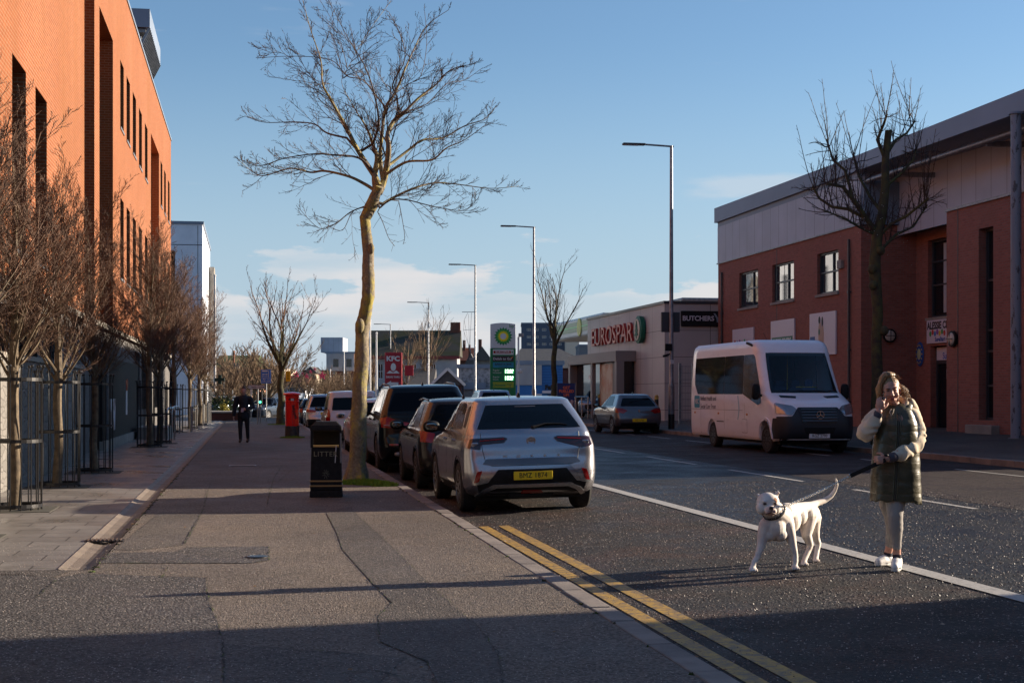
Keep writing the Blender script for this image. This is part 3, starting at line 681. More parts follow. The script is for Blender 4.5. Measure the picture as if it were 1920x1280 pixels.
b.add([(-.15, Y(64.0), 9.1), (16.2, Y(64.0), 9.1), (16.2, -.1, 9.1), (-.9, -.1, 9.1), (-.15, Y(48), 9.1),
       (-.15, Y(64.0), 9.75), (16.2, Y(64.0), 9.75), (16.2, -.1, 9.6), (-.9, -.1, 9.35), (-.15, Y(48), 9.62)],
      [(4, 3, 2, 1, 0), (5, 6, 7, 8, 9), (0, 1, 6, 5), (1, 2, 7, 6), (2, 3, 8, 7), (3, 4, 9, 8), (4, 0, 5, 9)])
for v_ in b.v:
    if v_.z < 9.3: v_.z = 9.1 if v_.y > 17.5 else 8.75
b.build('roof', M['zinc'], t)
b = MB(); b.box(-.02, 16, Y(48.1), Y(63.9), 8.9, 9.1); b.build('roof_band', M['zinc'], t)
b = MB(); b.tube([(.1, 0, 8.62), (.1, Y(47.9), 8.72)], .09, 10)
for y_ in (4, 10, 16): b.bar((.1, y_, 8.6), (rx, y_ - .4, 8.55), .08, .16)
b.build('roof_edge_tube', M['galv'], t, True)
b = MB(); b.box(0.03, 1.3, Y(47.9), Y(48.12), 7.27, 8.72); b.build('corner_panel', mat('blue_panel', (.15, .21, .28), .4), t)
for (o_, s_) in zip(opsA, range(3)): window(t, (0, Y(48.1), 0), U, I, *o_[:4], .16, 'frame', 'bldglass', vs=(.38,), hs=(.52,), fw=.07, sill='conc_warm')
for o_ in opsC:
    f = window(t, O, U, I, *o_[:4], .28, 'frame', 'glass', vs=(), hs=(.18, .36, .47, .73), fw=.08)
    s_ = MB(); s_.box(-.25, .25, o_[0] - .35, o_[1] + .35, .32, .62); s_.build('step_sill', M['conc_warm'], f, bevel=.015)
f = window(t, (rx, Y(41.75), 0), U, I, *opsR[0][:4], .2, 'frame', 'glass', vs=(.4,), hs=(.42, .72), fw=.07, sill='conc_warm')
cb = MB()
for k in range(9): cb.box(rx + .17, rx + .185, Y(44.9) + .35 + k * .05 + (.7 if k > 4 else 0), Y(44.9) + .38 + k * .05 + (.7 if k > 4 else 0), 4.2, 6.5)
cb.build('curtain', M['white'], f)
d = MB(); pbox(d, box_frame((rx, Y(41.75), 0), U, I), opsR[1][0], opsR[1][1], .38, 2.5, .26, .3); d = d.build('door', M['glass'], t)
dd = MB(); P_ = box_frame((rx, Y(41.75), 0), U, I); a0, a1 = opsR[1][:2]
for a_ in (a0, (a0 + a1) / 2 - .05, a1 - .09): pbox(dd, P_, a_, a_ + .09, .38, 3.1, .2, .25)
pbox(dd, P_, a0 + .09, a1 - .09, 2.5, 2.6, .2, .25); dd.build('door_frame', M['frame'], d)
dd = MB()
for (q0, z0) in ((.35, 1.95), (.35, 1.55), (.35, 1.25), (1.15, 2.0)): pbox(dd, P_, a0 + q0, a0 + q0 + .28, z0, z0 + .32, .245, .252)
dd.build('door_notices', M['white'], d)
tb = MB(); pbox(tb, P_, a0 + .09, a1 - .09, 2.62, 3.05, .18, .2); sb = tb.build('transom_sign', M['offwhite'], t)
text(sb, 'SureStart', .3, (rx + .175, Y(45.9), 2.75), FACE_W, mat('sign_blue', (.03, .12, .45), .5), bold=.006)
b = MB(); b.box(-.006, 0, Y(56.35), Y(56.4), .3, 7.2); b.box(-.006, 0, Y(41), Y(41.05), .3, 6.9); b.build('movement_joint', M['ink'], t)
b = MB()
for y_ in (49.0, 63.2, 33.0): 
    b = MB(); b.tube([(-.07, Y(y_), .3), (-.07, Y(y_), 6.85)], .045, 10)
    for z_ in (1.2, 3.0, 5.0): b.box(-.12, 0, Y(y_) - .07, Y(y_) + .07, z_, z_ + .05)
    b.build('downpipe', M['frame'], t, True)
MB().box(-.12, 0, Y(49.6), Y(49.95), 5.9, 6.2).build('alarm_box', M['conc_warm'], t, bevel=.01)
for y0_, y1_, z0_, z1_ in ((36.2, 36.55, 1.0, 1.45), (37.6, 37.8, 2.6, 2.8), (34.3, 34.5, 3.4, 3.6)): MB().box(-.05, 0, Y(y0_), Y(y1_), z0_, z1_).build('air_vent', M['conc_warm'], t, bevel=.01)
# steel column
t2 = thing('steel_column', 'weathered blue grey round column holding the roof edge at the right border', 'column', (19.5, 35.8, .3))
m = mat('flaking_column_paint', (.2, .24, .3), .5); g = NG(m); g.base(g.mix(g.mr(g.noise(7, 5, .7, vec=g.map((1, 1, .35))), .56, .6), (.20, .235, .29), (.06, .065, .08)))
MB().tube([(0, 0, 0), (0, 0, 8.42)], .135, 24).build('shaft', m, t2, True); MB().cyl((0, 0, 0), .2, .06).build('base_plate', M['galv'], t2); MB().cyl((0, 0, 8.42), .19, .05).build('cap', M['zinc'], t2)
# boards on the facade
BLU = mat('board_blue', (.02, .08, .3), .5); GRN = mat('board_green', (.01, .14, .08), .5)
cols = [mat('blob_%s' % n, c, .5) for n, c in (('red', (.5, .06, .05)), ('green', (.06, .3, .1)), ('yellow', (.6, .42, .06)), ('purple', (.25, .08, .3)), ('blue', (.06, .2, .5)))]
def wallboard(label, y0, y1, z0, z1, x=20.5):
    t = thing('sign_board', label, 'sign', (x, y0, 0)); MB().box(-.07, -.004, 0, y1 - y0, z0, z1).build('board', M['offwhite'], t, bevel=.01); return t
def blobrow(t, y0, y1, z, n, r, x=-.075):
    for i in range(n): MB().ell((x, y0 + (y1 - y0) * (i + .5) / n, z + .05 * (i % 2)), (.008, r, r * 1.1), k=10).build('painted_figure', cols[i % 5], t)
t = wallboard('small white board with a row of tiny coloured figures, leftmost above the bus', 59.0, 61.7, 3.1, 4.25); blobrow(t, .6, 2.5, 3.62, 6, .12)
t = wallboard('white board with a green banner, middle one above the bus', 54.3, 56.9, 3.1, 4.38); MB().box(-.09, -.074, .15, 2.4, 3.3, 3.72).build('banner', GRN, t)
text(t, 'ALESSIE CENTRE', .34, (-.092, 1.28, 3.52), FACE_W, M['white'], bold=.008, sx=.82)
t = wallboard('white board with a painted standing couple, rightmost above the bus', 50.2, 52.7, 2.9, 4.45)
MB().box(-.085, -.074, 1.95, 2.4, 3.2, 3.6).build('blue_square', BLU, t)
b = MB(); b.ell((-.078, 1.5, 4.18), (.008, .1, .14)).ell((-.078, 1.22, 4.12), (.008, .08, .18)); b.build('painted_hair', M['ink'], t)
MB().ell((-.077, 1.45, 3.7), (.008, .17, .42)).ell((-.077, 1.2, 3.6), (.008, .13, .4)).build('painted_figures', mat('painted_skin', (.5, .36, .26), .6), t)
MB().ell((-.08, 1.5, 3.75), (.008, .09, .14)).build('painted_scarf', GRN, t)
t = wallboard('white centre sign with black lettering above the dark entrance door', 44.75, 47.15, 3.18, 3.98, 22.5)
text(t, 'ALESSIE CENTRE', .33, (-.073, 1.2, 3.76), FACE_W, M['ink'], bold=.012, sx=.95); blobrow(t, 1.0, 2.2, 3.5, 7, .085, -.072)
text(t, 'SureStart', .2, (-.073, 1.4, 3.3), FACE_W, BLU, bold=.006)
MB().ell((-.075, .55, 3.5), (.008, .1, .17)).build('painted_figure', cols[2], t)
# round blue plaque, wall lamps
t = thing('wall_plaque', 'oval blue plaque with a yellow centre beside the entrance door', 'plaque', (22.5, 47.75, 2.85))
MB().ell((-.03, 0, 0), (.04, .3, .42), k=24).build('disc', BLU, t, True); MB().ell((-.06, 0, 0), (.02, .15, .2), k=16).build('crest', mat('crest_pale', (.45, .5, .3), .5), t, True)
b = MB()
for i in range(12): a = i * PI / 6; b.ell((-.062, .22 * math.cos(a), .31 * math.sin(a)), (.015, .03, .03), k=6)
b.build('emblem_dots', cols[2], t)
def wall_lamp(label, x, y, z, ax, rz):
    t = thing('wall_lamp', label, 'wall lamp', (x, y, z), rz, 'round bulkhead lamps')
    MB().lathe([(.22, 0), (.24, .03), (.24, .09), (.2, .1), (.001, .1)], 28, axis='x').build('housing', M['black_pl'], t, True)
    g_ = MB().ell((.1, 0, 0), (.07, .185, .185), k=20).build('diffuser', mat('lamp_diffuser', (.55, .5, .42), .4), t, True)
    MB().box(.16, .18, -.2, .2, -.012, .012).box(.155, .175, -.012, .012, -.2, .2).build('guard', M['black'], t)
p = Vector((21.6, 48.1, 3.5)); wall_lamp('round bulkhead lamp in the shaded recess left of the entrance', 21.5, 48.09, 3.48, 'x', R(-90))
wall_lamp('round bulkhead lamp on the brick pier right of the entrance sign', 20.5, 41.25, 3.12, 'x', R(180))

# ---- offscreen neighbour on the near right whose shadow lies over the foreground
t = thing('brick_building', 'red brick block on the near right that shades the foreground', 'building', (20.5, -31, 0))
b = MB(); ops = [(3 + i * 4, 5 + i * 4, z, z + 1.6, .2) for i in range(10) for z in (1.2, 4.4, 7.6)]
facade(b, (0, 0, 0), (0, 1, 0), (1, 0, 0), 43.6, .2, 11, ops); b.quad((0, 43.6, .2), (14, 43.6, .2), (14, 43.6, 11), (0, 43.6, 11)); b.quad((0, 0, 11), (14, 0, 11), (14, 43.6, 11), (0, 43.6, 11)); b.quad((14, 0, .2), (14, 43.6, .2), (14, 43.6, 11), (14, 0, 11)); b.quad((0, 0, .2), (14, 0, .2), (14, 0, 11), (0, 0, 11))
b.build('wall', M['brick_r'], t, fix=False)
for o_ in ops[::1]: window(t, (0, 0, 0), (0, 1, 0), (1, 0, 0), *o_[:4], .18, 'wframe', 'glass')

# ---- unseen buildings added behind the camera to darken the reflections
for nm, lb, loc, w_, dp, hh, ax in (('brick_building', 'unseen brown brick terrace added behind the camera on the left', (-7, -48, 0), 44, 12, 11, 'x'), ('brick_building', 'unseen brick block added across the street behind the camera', (-40, -52, 0), 90, 12, 15, 'y')):
    t = thing(nm, lb, 'building', loc); b = MB()
    if ax == 'x': U_, I_ = (0, 1, 0), (-1, 0, 0)
    else: U_, I_ = (1, 0, 0), (0, -1, 0)
    oo = [(2 + i * 4, 3.6 + i * 4, z, z + 1.7, .2) for i in range(int(w_ / 4) - 1) for z in (1.2, 4.6, 8.0)]
    facade(b, (0, 0, 0), U_, I_, w_, 0, hh, oo); P_ = box_frame((0, 0, 0), U_, I_)
    b.quad(P_(0, hh, 0), P_(w_, hh, 0), P_(w_, hh, dp), P_(0, hh, dp)); b.quad(P_(w_, 0, 0), P_(w_, 0, dp), P_(w_, hh, dp), P_(w_, hh, 0)); b.quad(P_(0, 0, 0), P_(0, 0, dp), P_(0, hh, dp), P_(0, hh, 0)); b.quad(P_(0, 0, dp), P_(w_, 0, dp), P_(w_, hh, dp), P_(0, hh, dp)); b.build('wall', M['brick_far'], t, fix=False)
    q_ = MB()
    for o_ in oo: pbox(q_, P_, o_[0], o_[1], o_[2], o_[3], .18, .2)
    tag(q_.build('panes', M['glass'], t), kind='stuff')

# ---- supermarket
t = thing('supermarket', 'single storey beige panelled supermarket beside the petrol station', 'shop', (18.1, 64.1, 0))
b = MB(); facade(b, (0, 0, 0), (0, 1, 0), (1, 0, 0), 15.4, .25, 5.5, []); b.quad((0, 0, .25), (12, 0, .25), (12, 0, 5.5), (0, 0, 5.5))
b.quad((0, 15.4, .25), (12, 15.4, .25), (12, 15.4, 5.5), (0, 15.4, 5.5)); b.quad((0, 0, 5.5), (12, 0, 5.5), (12, 15.4, 5.5), (0, 15.4, 5.5)); b.build('wall', M['spar'], t, fix=False)
b = MB(); b.box(-.06, 12, -.06, 15.46, 5.502, 5.62); b.build('parapet', M['frame'], t)
b = MB(); b.box(2, 4, 9, 11.5, 5.62, 6.0).box(2.4, 4.4, 5.5, 8.5, 5.62, 6.15); b.build('roof_plant', M['galv'], t, bevel=.08)
p = MB(); p.box(-1.0, -.003, 5.0, 15.9, 3.05, 3.55); p.box(-.98, -.6, 4.95, 5.35, .25, 3.05); p.box(-.98, -.003, 15.4, 15.85, .25, 3.05); p.box(-.95, -.75, 10.2, 10.6, .25, 3.05); p.build('porch', mat('porch_panel', (.24, .215, .2), .5), t, bevel=.01)
p = MB(); p.box(-.6, -.02, 5.36, 15.38, .25, 3.04); p.build('porch_glazing', M['glass'], t)
m = mat('orange_poster', (.4, .1, .03), .4); g = NG(m); g.base(g.mix(g.mr(g.noise(1.2, 3), .4, .6), (.45, .13, .04), (.55, .35, .22)))
p = MB(); p.box(-.62, -.602, 7.2, 9.9, .4, 3.0); p.build('window_poster', m, t)
p = MB(); p.box(-.64, -.603, 5.4, 7.1, .3, 3.0)
for k in range(4): p.box(-.66, -.641, 5.5, 7.0, .9 + k * .55, .93 + k * .55)
p.build('notice_panel', mat('brown_board', (.16, .10, .085), .5), t)
p = MB(); p.box(-.66, -.645, 5.9, 6.6, 2.2, 2.5).box(-.66, -.645, 5.7, 6.7, 1.1, 1.4); p.build('notices', M['white'], t)
b = MB(); b.box(-.09, -.004, 14.1, 14.12, 3, 3.1)
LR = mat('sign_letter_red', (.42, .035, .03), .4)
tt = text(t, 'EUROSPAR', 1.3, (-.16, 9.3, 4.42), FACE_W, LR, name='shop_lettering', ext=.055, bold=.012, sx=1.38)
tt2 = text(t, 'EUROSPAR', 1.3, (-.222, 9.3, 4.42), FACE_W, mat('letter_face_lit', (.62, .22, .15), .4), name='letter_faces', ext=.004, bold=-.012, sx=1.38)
MB().lathe([(.63, 0), (.65, -.2), (.58, -.22), (.001, -.22)], 36, c=(-.05, 3.75, 4.5), axis='x').build('round_sign', GRN, t, True)
MB().lathe([(.5, 0), (.5, -.03), (.001, -.03)], 36, c=(-.28, 3.75, 4.5), axis='x').build('sign_face', mat('sign_face_cream', (.6, .55, .42), .5), t)
b = MB()
for k, (w_, zz) in enumerate(((.15, .30), (.24, .1), (.33, -.1))): b.prism([(3.75 - w_, 4.5 + zz - .19), (3.75 + w_, 4.5 + zz - .19), (3.75, 4.5 + zz + .13)], -.345, -.315, 'yz')
b.box(-.345, -.315, 3.71, 3.79, 4.1, 4.22); b.build('tree_emblem', GRN, t)
b = MB(); b.box(.72, 2.75, -.14, -.004, 4.5, 5.18); s_ = b.build('name_board', M['black_pl'], t, bevel=.03); text(s_, 'BUTCHERS', .30, (1.5, -.145, 4.84), FACE_S, M['offwhite'], bold=.008, sx=1.0)
b = MB(); b.prism([(2.2, 5.08), (2.28, 5.08), (2.4, 4.9), (2.68, 4.82), (2.6, 4.62), (2.36, 4.68), (2.34, 4.84)], -.15, -.141); b.build('cleaver_emblem', mat('emblem_grey', (.25, .28, .33), .5), s_)
for x_, n_ in ((-.28, 'a'), (.36, 'b')): pass
for x0 in (1.9,):
    c_ = MB(); c_.tube([(x0, -.45, 2.95), (x0 + .35, -.5, 2.9)], .07, 10); c_.bar((x0 + .1, -.45, 2.95), (x0 + .1, 0, 3.05), .04); c_.build('camera', M['galv'], t, True)
# ---- petrol canopy
t = thing('petrol_canopy', 'white and green petrol station canopy behind the supermarket', 'canopy', (20, 84, 0))
MB().box(0, 14, 0, 15, 5.0, 6.2).build('fascia', mat('canopy_silver', (.45, .5, .5), .3), t, bevel=.12)
MB().box(-.03, -.002, .3, 14.7, 5.35, 5.95).build('green_band', mat('canopy_green', (.12, .25, .1), .3), t); MB().box(-.05, -.031, .3, 14.7, 5.6, 5.68).build('light_strip', mat('strip_green', (.1, .6, .15), .3), t)
MB().lathe([(.55, -.07), (.55, -.02), (.001, -.02)], 24, c=(0, 6, 5.6), axis='x').build('round_emblem', mat('emblem_yellow', (.6, .6, .1), .4), t)
b = MB()
for x_ in (3, 11):
    for y_ in (3, 12): b.box(x_ - .2, x_ + .2, y_ - .2, y_ + .2, .2, 5)
b.build('columns', M['white'], t)

# ---- far buildings. fb: box building facing camera at pixel box / distance
def fbuild(name, label, u0, u1, v, d, depth, wall, roof='slate', rtype='flat', rh=2.5, wins=(), sidewin=(), wmat='glass', cat='building', rm=None):
    a = at(u0, 738, d); c = at(u1, 738, d); Wd = (c - a).length; h = 1.5 + (738 - v) * d / F_
    t = thing(name, label, cat, (a.x, a.y, 0), -TH)
    b = MB(); facade(b, (0, 0, 0), (1, 0, 0), (0, 1, 0), Wd, -.3, h, [(x0 * Wd, x1 * Wd, z0 * h, z1 * h, .25) for x0, x1, z0, z1 in wins])
    b.quad((0, 0, -.3), (0, depth, -.3), (0, depth, h), (0, 0, h)); b.quad((Wd, 0, -.3), (Wd, depth, -.3), (Wd, depth, h), (Wd, 0, h)); b.quad((0, depth, -.3), (Wd, depth, -.3), (Wd, depth, h), (0, depth, h))
    b.build('wall', M[wall] if isinstance(wall, str) else wall, t, fix=False)
    for x0, x1, z0, z1 in wins: window(t, (0, 0, 0), (1, 0, 0), (0, 1, 0), x0 * Wd, x1 * Wd, z0 * h, z1 * h, .2, 'wframe', wmat, vs=(.5,), hs=(.5,), fw=.08)
    b = MB()
    if rtype == 'flat': b.box(-.15, Wd + .15, -.15, depth + .15, h + .002, h + .35)
    elif rtype == 'gable':   # ridge across the view
        b.add([(-.3, -.4, h), (Wd + .3, -.4, h), (Wd + .3, depth + .4, h), (-.3, depth + .4, h), (-.3, depth / 2, h + rh), (Wd + .3, depth / 2, h + rh)], [(0, 1, 5, 4), (2, 3, 4, 5), (0, 4, 3), (1, 2, 5), (0, 3, 2, 1)])
    elif rtype == 'front':   # gable towards the viewer
        b.add([(-.3, -.3, h), (Wd / 2, -.3, h + rh), (Wd + .3, -.3, h), (-.3, depth, h), (Wd / 2, depth, h + rh), (Wd + .3, depth, h)], [(0, 1, 2), (3, 5, 4), (0, 3, 4, 1), (1, 4, 5, 2), (0, 2, 5, 3)])
    elif rtype == 'hip':
        b.add([(-.4, -.4, h), (Wd + .4, -.4, h), (Wd + .4, depth, h), (-.4, depth, h), (Wd * .12, depth / 2, h + rh), (Wd * .6, depth / 2, h + rh)], [(0, 1, 5, 4), (2, 3, 4, 5), (0, 4, 3), (1, 2, 5), (0, 3, 2, 1)])
    rf = b.build('roof', M[roof], t); return t, Wd, h, rf
t, Wd, h, rf = fbuild('white_house', 'long white rendered house with a mossy slate roof behind the red pylon sign', 692, 857, 667, 165, 9, 'render', 'moss_roof', 'gable', 3.0,
       [(.1, .16, .55, .85), (.34, .4, .55, .85), (.48, .54, .55, .85), (.7, .76, .55, .85), (.1, .16, .1, .42), (.5, .58, .05, .4), (.85, .91, .1, .42)])
MB().box(-.3, Wd + .3, -.45, -.25, h - .35, h - .02).build('eaves_board', mat('maroon_board', (.2, .03, .03), .5), t)
MB().box(Wd - .9, Wd + .2, 4, 5, h + 2.4, h + 3.9).build('chimney', M['brick_far'], rf)
P4 = [(x, y) for x in (0,) for y in (0,)]
win4 = lambda nx, nz, x0=.08, x1=.95, z0=.12, z1=.9, fx=.45, fz=.5: [(x0 + (x1 - x0) * (i + .5 - fx / 2) / nx, x0 + (x1 - x0) * (i + .5 + fx / 2) / nx, z0 + (z1 - z0) * (j + .5 - fz / 2) / nz, z0 + (z1 - z0) * (j + .5 + fz / 2) / nz) for i in range(nx) for j in range(nz)]
t, Wd, h, rf = fbuild('apartment_block', 'red brick apartment block with white upper floor and grey stair tower', 612, 664, 663, 260, 18, 'brick_far', 'zinc', 'flat', wins=win4(2, 1, z0=.08, z1=.45, fx=.35) + win4(2, 1, z0=.45, z1=.75, fx=.35))
MB().box(0, Wd, -.12, -.002, h - 3.0, h).build('upper_storey', M['render'], t); MB().box(-4.4, -.01, 2, 16, -.3, h - 2.8).build('side_wing', M['brick_blue'], t); MB().box(-9, -4.45, 8, 22, -.3, h - 4.2).build('rear_wing', M['render'], t)
b = MB(); 
for x_ in (.25, .72): b.box(Wd * x_, Wd * x_ + .9, -.16, -.121, h - 2.3, h - .9)
b.build('upper_windows', M['glass'], t)
MB().box(-1.5, 2.4, 4, 12, h + .36, h + 3.0).build('stair_tower', M['clad'], t)
fbuild('tower_block', 'dark blue slab tower block with rows of windows far behind the shops', 978, 1060, 607, 420, 20, mat('tower_blue', (.075, .095, .14), .6), 'zinc', 'flat', wins=win4(5, 7, z0=.3, z1=.97, fx=.55, fz=.35), wmat='bldglass')
fbuild('tower_wing', 'plain pale end slab of the far tower block', 1060, 1086, 626, 415, 20, mat('tower_end_cream', (.62, .52, .42), .7), 'zinc')
fbuild('low_block', 'long grey low block behind the petrol canopy', 1086, 1180, 648, 380, 20, mat('low_grey', (.16, .17, .19), .7), 'zinc')
fbuild('tower_block', 'pale pinkish high-rise on the skyline above the white house roof', 748, 783, 622, 700, 20, mat('highrise_pink', (.52, .45, .46), .7), 'zinc', wins=win4(3, 8, z0=.2, z1=.97, fx=.3, fz=.4))
fbuild('tower_block', 'narrow blue glass block left of the pale high-rise', 735, 748, 624, 720, 15, mat('highrise_blue', (.2, .27, .36), .5), 'zinc')
t, Wd, h, rf = fbuild('dark_roofed_shop', 'low building with a wide dark hipped slate roof behind the blue shop', 958, 1118, 690, 135, 16, 'brick_blue', 'slate', 'hip', 2.0)
t, Wd, h, rf = fbuild('blue_shop', 'blue and white corrugated shop front past the price totem', 966, 1055, 684, 120, 8, mat('shop_blue', (.02, .15, .42), .5), 'zinc')
MB().box(0, Wd * .56, -.1, -.003, 2.2, h).build('white_panel', M['render'], t); MB().box(Wd * .08, Wd * .38, -.08, -.003, -.2, 1.3).build('shutter', M['brick_far'], t)
MB().box(Wd * .42, Wd * .56, -.08, -.003, .1, 1.5).build('poster', M['white'], t); MB().box(Wd * .68, Wd * .84, -.06, -.003, -.2, 1.4).build('door', M['brick_blue'], t)
b = MB()
for i in range(16): b.box(Wd * .565, Wd, -.05, -.004, .3 + i * .22 + 1.6, .36 + i * .22 + 1.6) if .36 + i * .22 + 1.6 < h else None
b.build('corrugation', mat('shop_blue_dark', (.015, .1, .3), .5), t)
MB().box(Wd * .57, Wd * .97, -.3, -.051, 1.55, 1.75).build('shop_awning', M['offwhite'], t); text(t, 'Fabio', .5, (Wd * .77, -.12, 2.0), FACE_S, M['ink'], bold=.03)
gm = mat('grey_graffiti', (.32, .32, .33), .8); g = NG(gm)
t, Wd, h, rf = fbuild('grey_shop', 'grey shop front with graffiti and boarded windows', 860, 921, 690, 135, 10, gm, 'zinc')
g.base(g.mix(g.mr(g.noise(2.2, 6, .8), .45, .6), (.38, .38, .4), (.14, .14, .15)))
MB().box(.2, Wd - .5, -.5, -.003, 1.9, 2.5).build('fascia_board', M['zinc'], t)
b = MB()
for i in range(8): b.box(.5 + i * .27, .6 + i * .27, -.06, -.003, -.2, 1.2)
b.build('window_bars', M['white'], t); MB().box(.4, Wd - .6, -.04, -.003, -.2, 1.85).build('shutter', M['galv'], t)
t, Wd, h, rf = fbuild('brick_hut', 'small red brown gabled brick hut with white bargeboards', 815, 864, 722, 118, 7, 'brick_blue', 'slate', 'front', 1.25)
b = MB(); b.bar((-.35, -.36, h - .02), (Wd / 2, -.36, h + 1.3), .12, .2); b.bar((Wd / 2, -.36, h + 1.3), (Wd + .35, -.36, h - .02), .12, .2); b.build('bargeboard', M['white'], t)
b = MB(); b.add([(-.02, -.005, h), (Wd / 2, -.005, h + 1.2), (Wd + .02, -.005, h), (0, .1, h), (Wd / 2, .1, h + 1.2), (Wd, .1, h)], [(0, 2, 1), (3, 4, 5), (0, 1, 4, 3), (1, 2, 5, 4), (0, 3, 5, 2)]); b.build('gable_wall', M['brick_blue'], t)
fbuild('restaurant', 'dark tiled low restaurant roof beside the red pylon', 756, 806, 722, 128, 9, 'brick_blue', 'slate', 'gable', 1.5)
fbuild('restaurant_wing', 'small brown gabled wing behind the restaurant', 748, 776, 716, 134, 6, 'brick_far', 'slate', 'front', 1.0)
for i, (u0, u1, v, d, lb) in enumerate(((860, 886, 676, 240, 'maroon roofed terrace house left of the lamp post'), (872, 892, 690, 210, 'pale gabled house behind the grey shop'), (888, 920, 676, 230, 'grey gabled house with a chimney beside the totem'))):
    t, Wd, h, rf = fbuild('terrace_house', lb, u0, u1, v, d, 8, ('brick_far', 'render', 'stone')[i], ('brick_far', 'slate', 'slate')[i], ('gable', 'front', 'front')[i], 2.2, wins=[(.3, .5, .6, .85)])
    MB().box(Wd * .25, Wd * .45, 3, 4, h + .5, h + 3.4).build('chimney', M['brick_far'], rf)
t, Wd, h, rf = fbuild('office_block', 'low orange banded office block far down the left pavement', 398, 470, 688, 300, 20, mat('office_orange', (.55, .25, .15), .7), 'hedge', 'gable', 2.6)
b = MB()
for k in range(3): b.box(0, Wd, -.1, -.003, h - 1.7 - k * 2.2, h - 1.0 - k * 2.2)
b.build('window_band', M['glass'], t); MB().box(Wd * .55, Wd * .72, -1, -.11, -.3, h + .8).build('stair_tower', M['stone'], t); MB().box(Wd * .45, Wd * .5, 3, 4, h + .5, h + 3.4).build('chimney', M['brick_far'], rf)
fbuild('office_block', 'pale stepped office block right of the orange one', 440, 530, 690, 330, 20, mat('office_cream', (.5, .42, .33), .7), 'zinc', wins=win4(6, 3, fx=.6, fz=.35))
t, Wd, h, rf = fbuild('gabled_house', 'small cream gabled house between the far tree and the flats', 572, 592, 700, 250, 10, mat('house_cream', (.6, .48, .36), .7), 'slate', 'front', 1.2)
fbuild('gabled_house', 'blue grey gabled house with a red side right of the pavement tree', 532, 570, 722, 190, 10, 'conc', 'brick_far', 'gable', 1.2)
fbuild('glass_shelter', 'long blue grey glazed shelter beyond the traffic lights', 494, 548, 745, 120, 6, 'conc', 'zinc', wins=win4(4, 1, fx=.7, fz=.6))
# ================================================================ TREES
def curve_pts(p, d, L, n, rng, wob=.12, up=.0, grav=0):
    pts = [p.copy()]; d = d.normalized()
    for i in range(n):
        d = (d + Vector((rng.uniform(-wob, wob), rng.uniform(-wob, wob), rng.uniform(-wob, wob) + up))).normalized()
        p = p + d * (L / n); pts.append(p.copy())
    return pts, d
def perp(d, rng):
    a = Vector((rng.gauss(0, 1), rng.gauss(0, 1), rng.gauss(0, 1))); a -= d * a.dot(d); return a.normalized()
def spawn(mb, pts, r0, rng, n, Lf, ang=(35, 60), up=.05, lvl=2, rmin=.0035, t0=.2, L0=1.0, wob=.12, nseg=5, kk=3, dec=.42, red=.62):
    """children along polyline"""
    N = len(pts) - 1
    for i in range(n):
        t = t0 + (1 - t0) * (i + rng.random()) / n; k = min(N - 1, int(t * N)); f = t * N - k
        p = pts[k].lerp(pts[k + 1], f); d = (pts[k + 1] - pts[k]).normalized()
        a = R(rng.uniform(*ang)); q = perp(d, rng); q.z = q.z * .6 + .15; q.normalize()
        dd = d * math.cos(a) + q * math.sin(a)
        L = Lf * (1.15 - (.65 if L0 == 1.0 else .95) * t) * rng.uniform(.6, 1.15)
        r = max(rmin, r0 * (1 - .6 * t) * .5)
        cp, _ = curve_pts(p, dd, L, nseg, rng, wob, up)
        mb.tube(cp, [r + (rmin * .6 - r) * (j / nseg) for j in range(nseg + 1)], kk, cap=False)
        if lvl > 1: spawn(mb, cp, r, rng, max(2, int(n * red)), L * dec, ang, up, lvl - 1, rmin, .15, 1.0, wob, max(3, nseg - 1), kk, dec, red)

# ---- main pavement tree, limbs read off the photograph, spread in depth
def T1(zx, zy, off=0.0, d=25.2): 
    p = at(440 + zx * .375, zy * .375, d + off); return p
base = gp(668, 905); MT = thing('bare_street_tree', 'big bare street tree with a tall crooked lichen-yellow trunk beside the litter bin', 'tree', (base.x, base.y, 0), 0)
tb = MB(); tw = MB(); MT_off = Vector((base.x, base.y, 0))
tr = [(668, 912, 27), (668, 900, 22), (669, 880, 18), (670, 861, 15.5), (672, 793, 14.5), (674, 725, 14), (677, 680, 13.2), (679, 650, 13), (680, 630, 13.5), (681, 608, 15), (684, 592, 13.2), (687, 572, 12.2), (689, 557, 12.2), (690, 521, 12), (690, 476, 10.5), (686, 431, 10), (685, 408, 11), (697, 385, 12), (705, 363, 9.5), (710, 350, 9.2)]
pts = [at(u, v, 25.2) - MT_off for u, v, r in tr]; pts[0].z = -.02
for i, p in enumerate(pts): p.y += .10 * math.sin(i * .9) * (i > 3)
fine = []; fr = []
for i in range(len(pts) - 1):
    for k in range(6): fine.append(pts[i].lerp(pts[i + 1], k / 6)); fr.append((tr[i][2] + (tr[i + 1][2] - tr[i][2]) * k / 6) * 25.2 / F_ )
fine.append(pts[-1]); fr.append(tr[-1][2] * 25.2 / F_)
tb.tube(fine, fr, 20)
for v in range(len(tb.v)):
    p = tb.v[v]; c = min(fine, key=lambda q: abs(q.z - p.z)); d = p - c; d.z = 0
    if d.length > 1e-4:
        n_ = noise.noise(Vector((p.x * 5, p.y * 5, p.z * 2.2))) + .5 * noise.noise(p * 13)
        fl = .35 * max(0, 1 - p.z / .5) * max(0, math.sin(math.atan2(d.y, d.x) * 5 + 1))
        tb.v[v] = p + d * (n_ * .16 + fl)
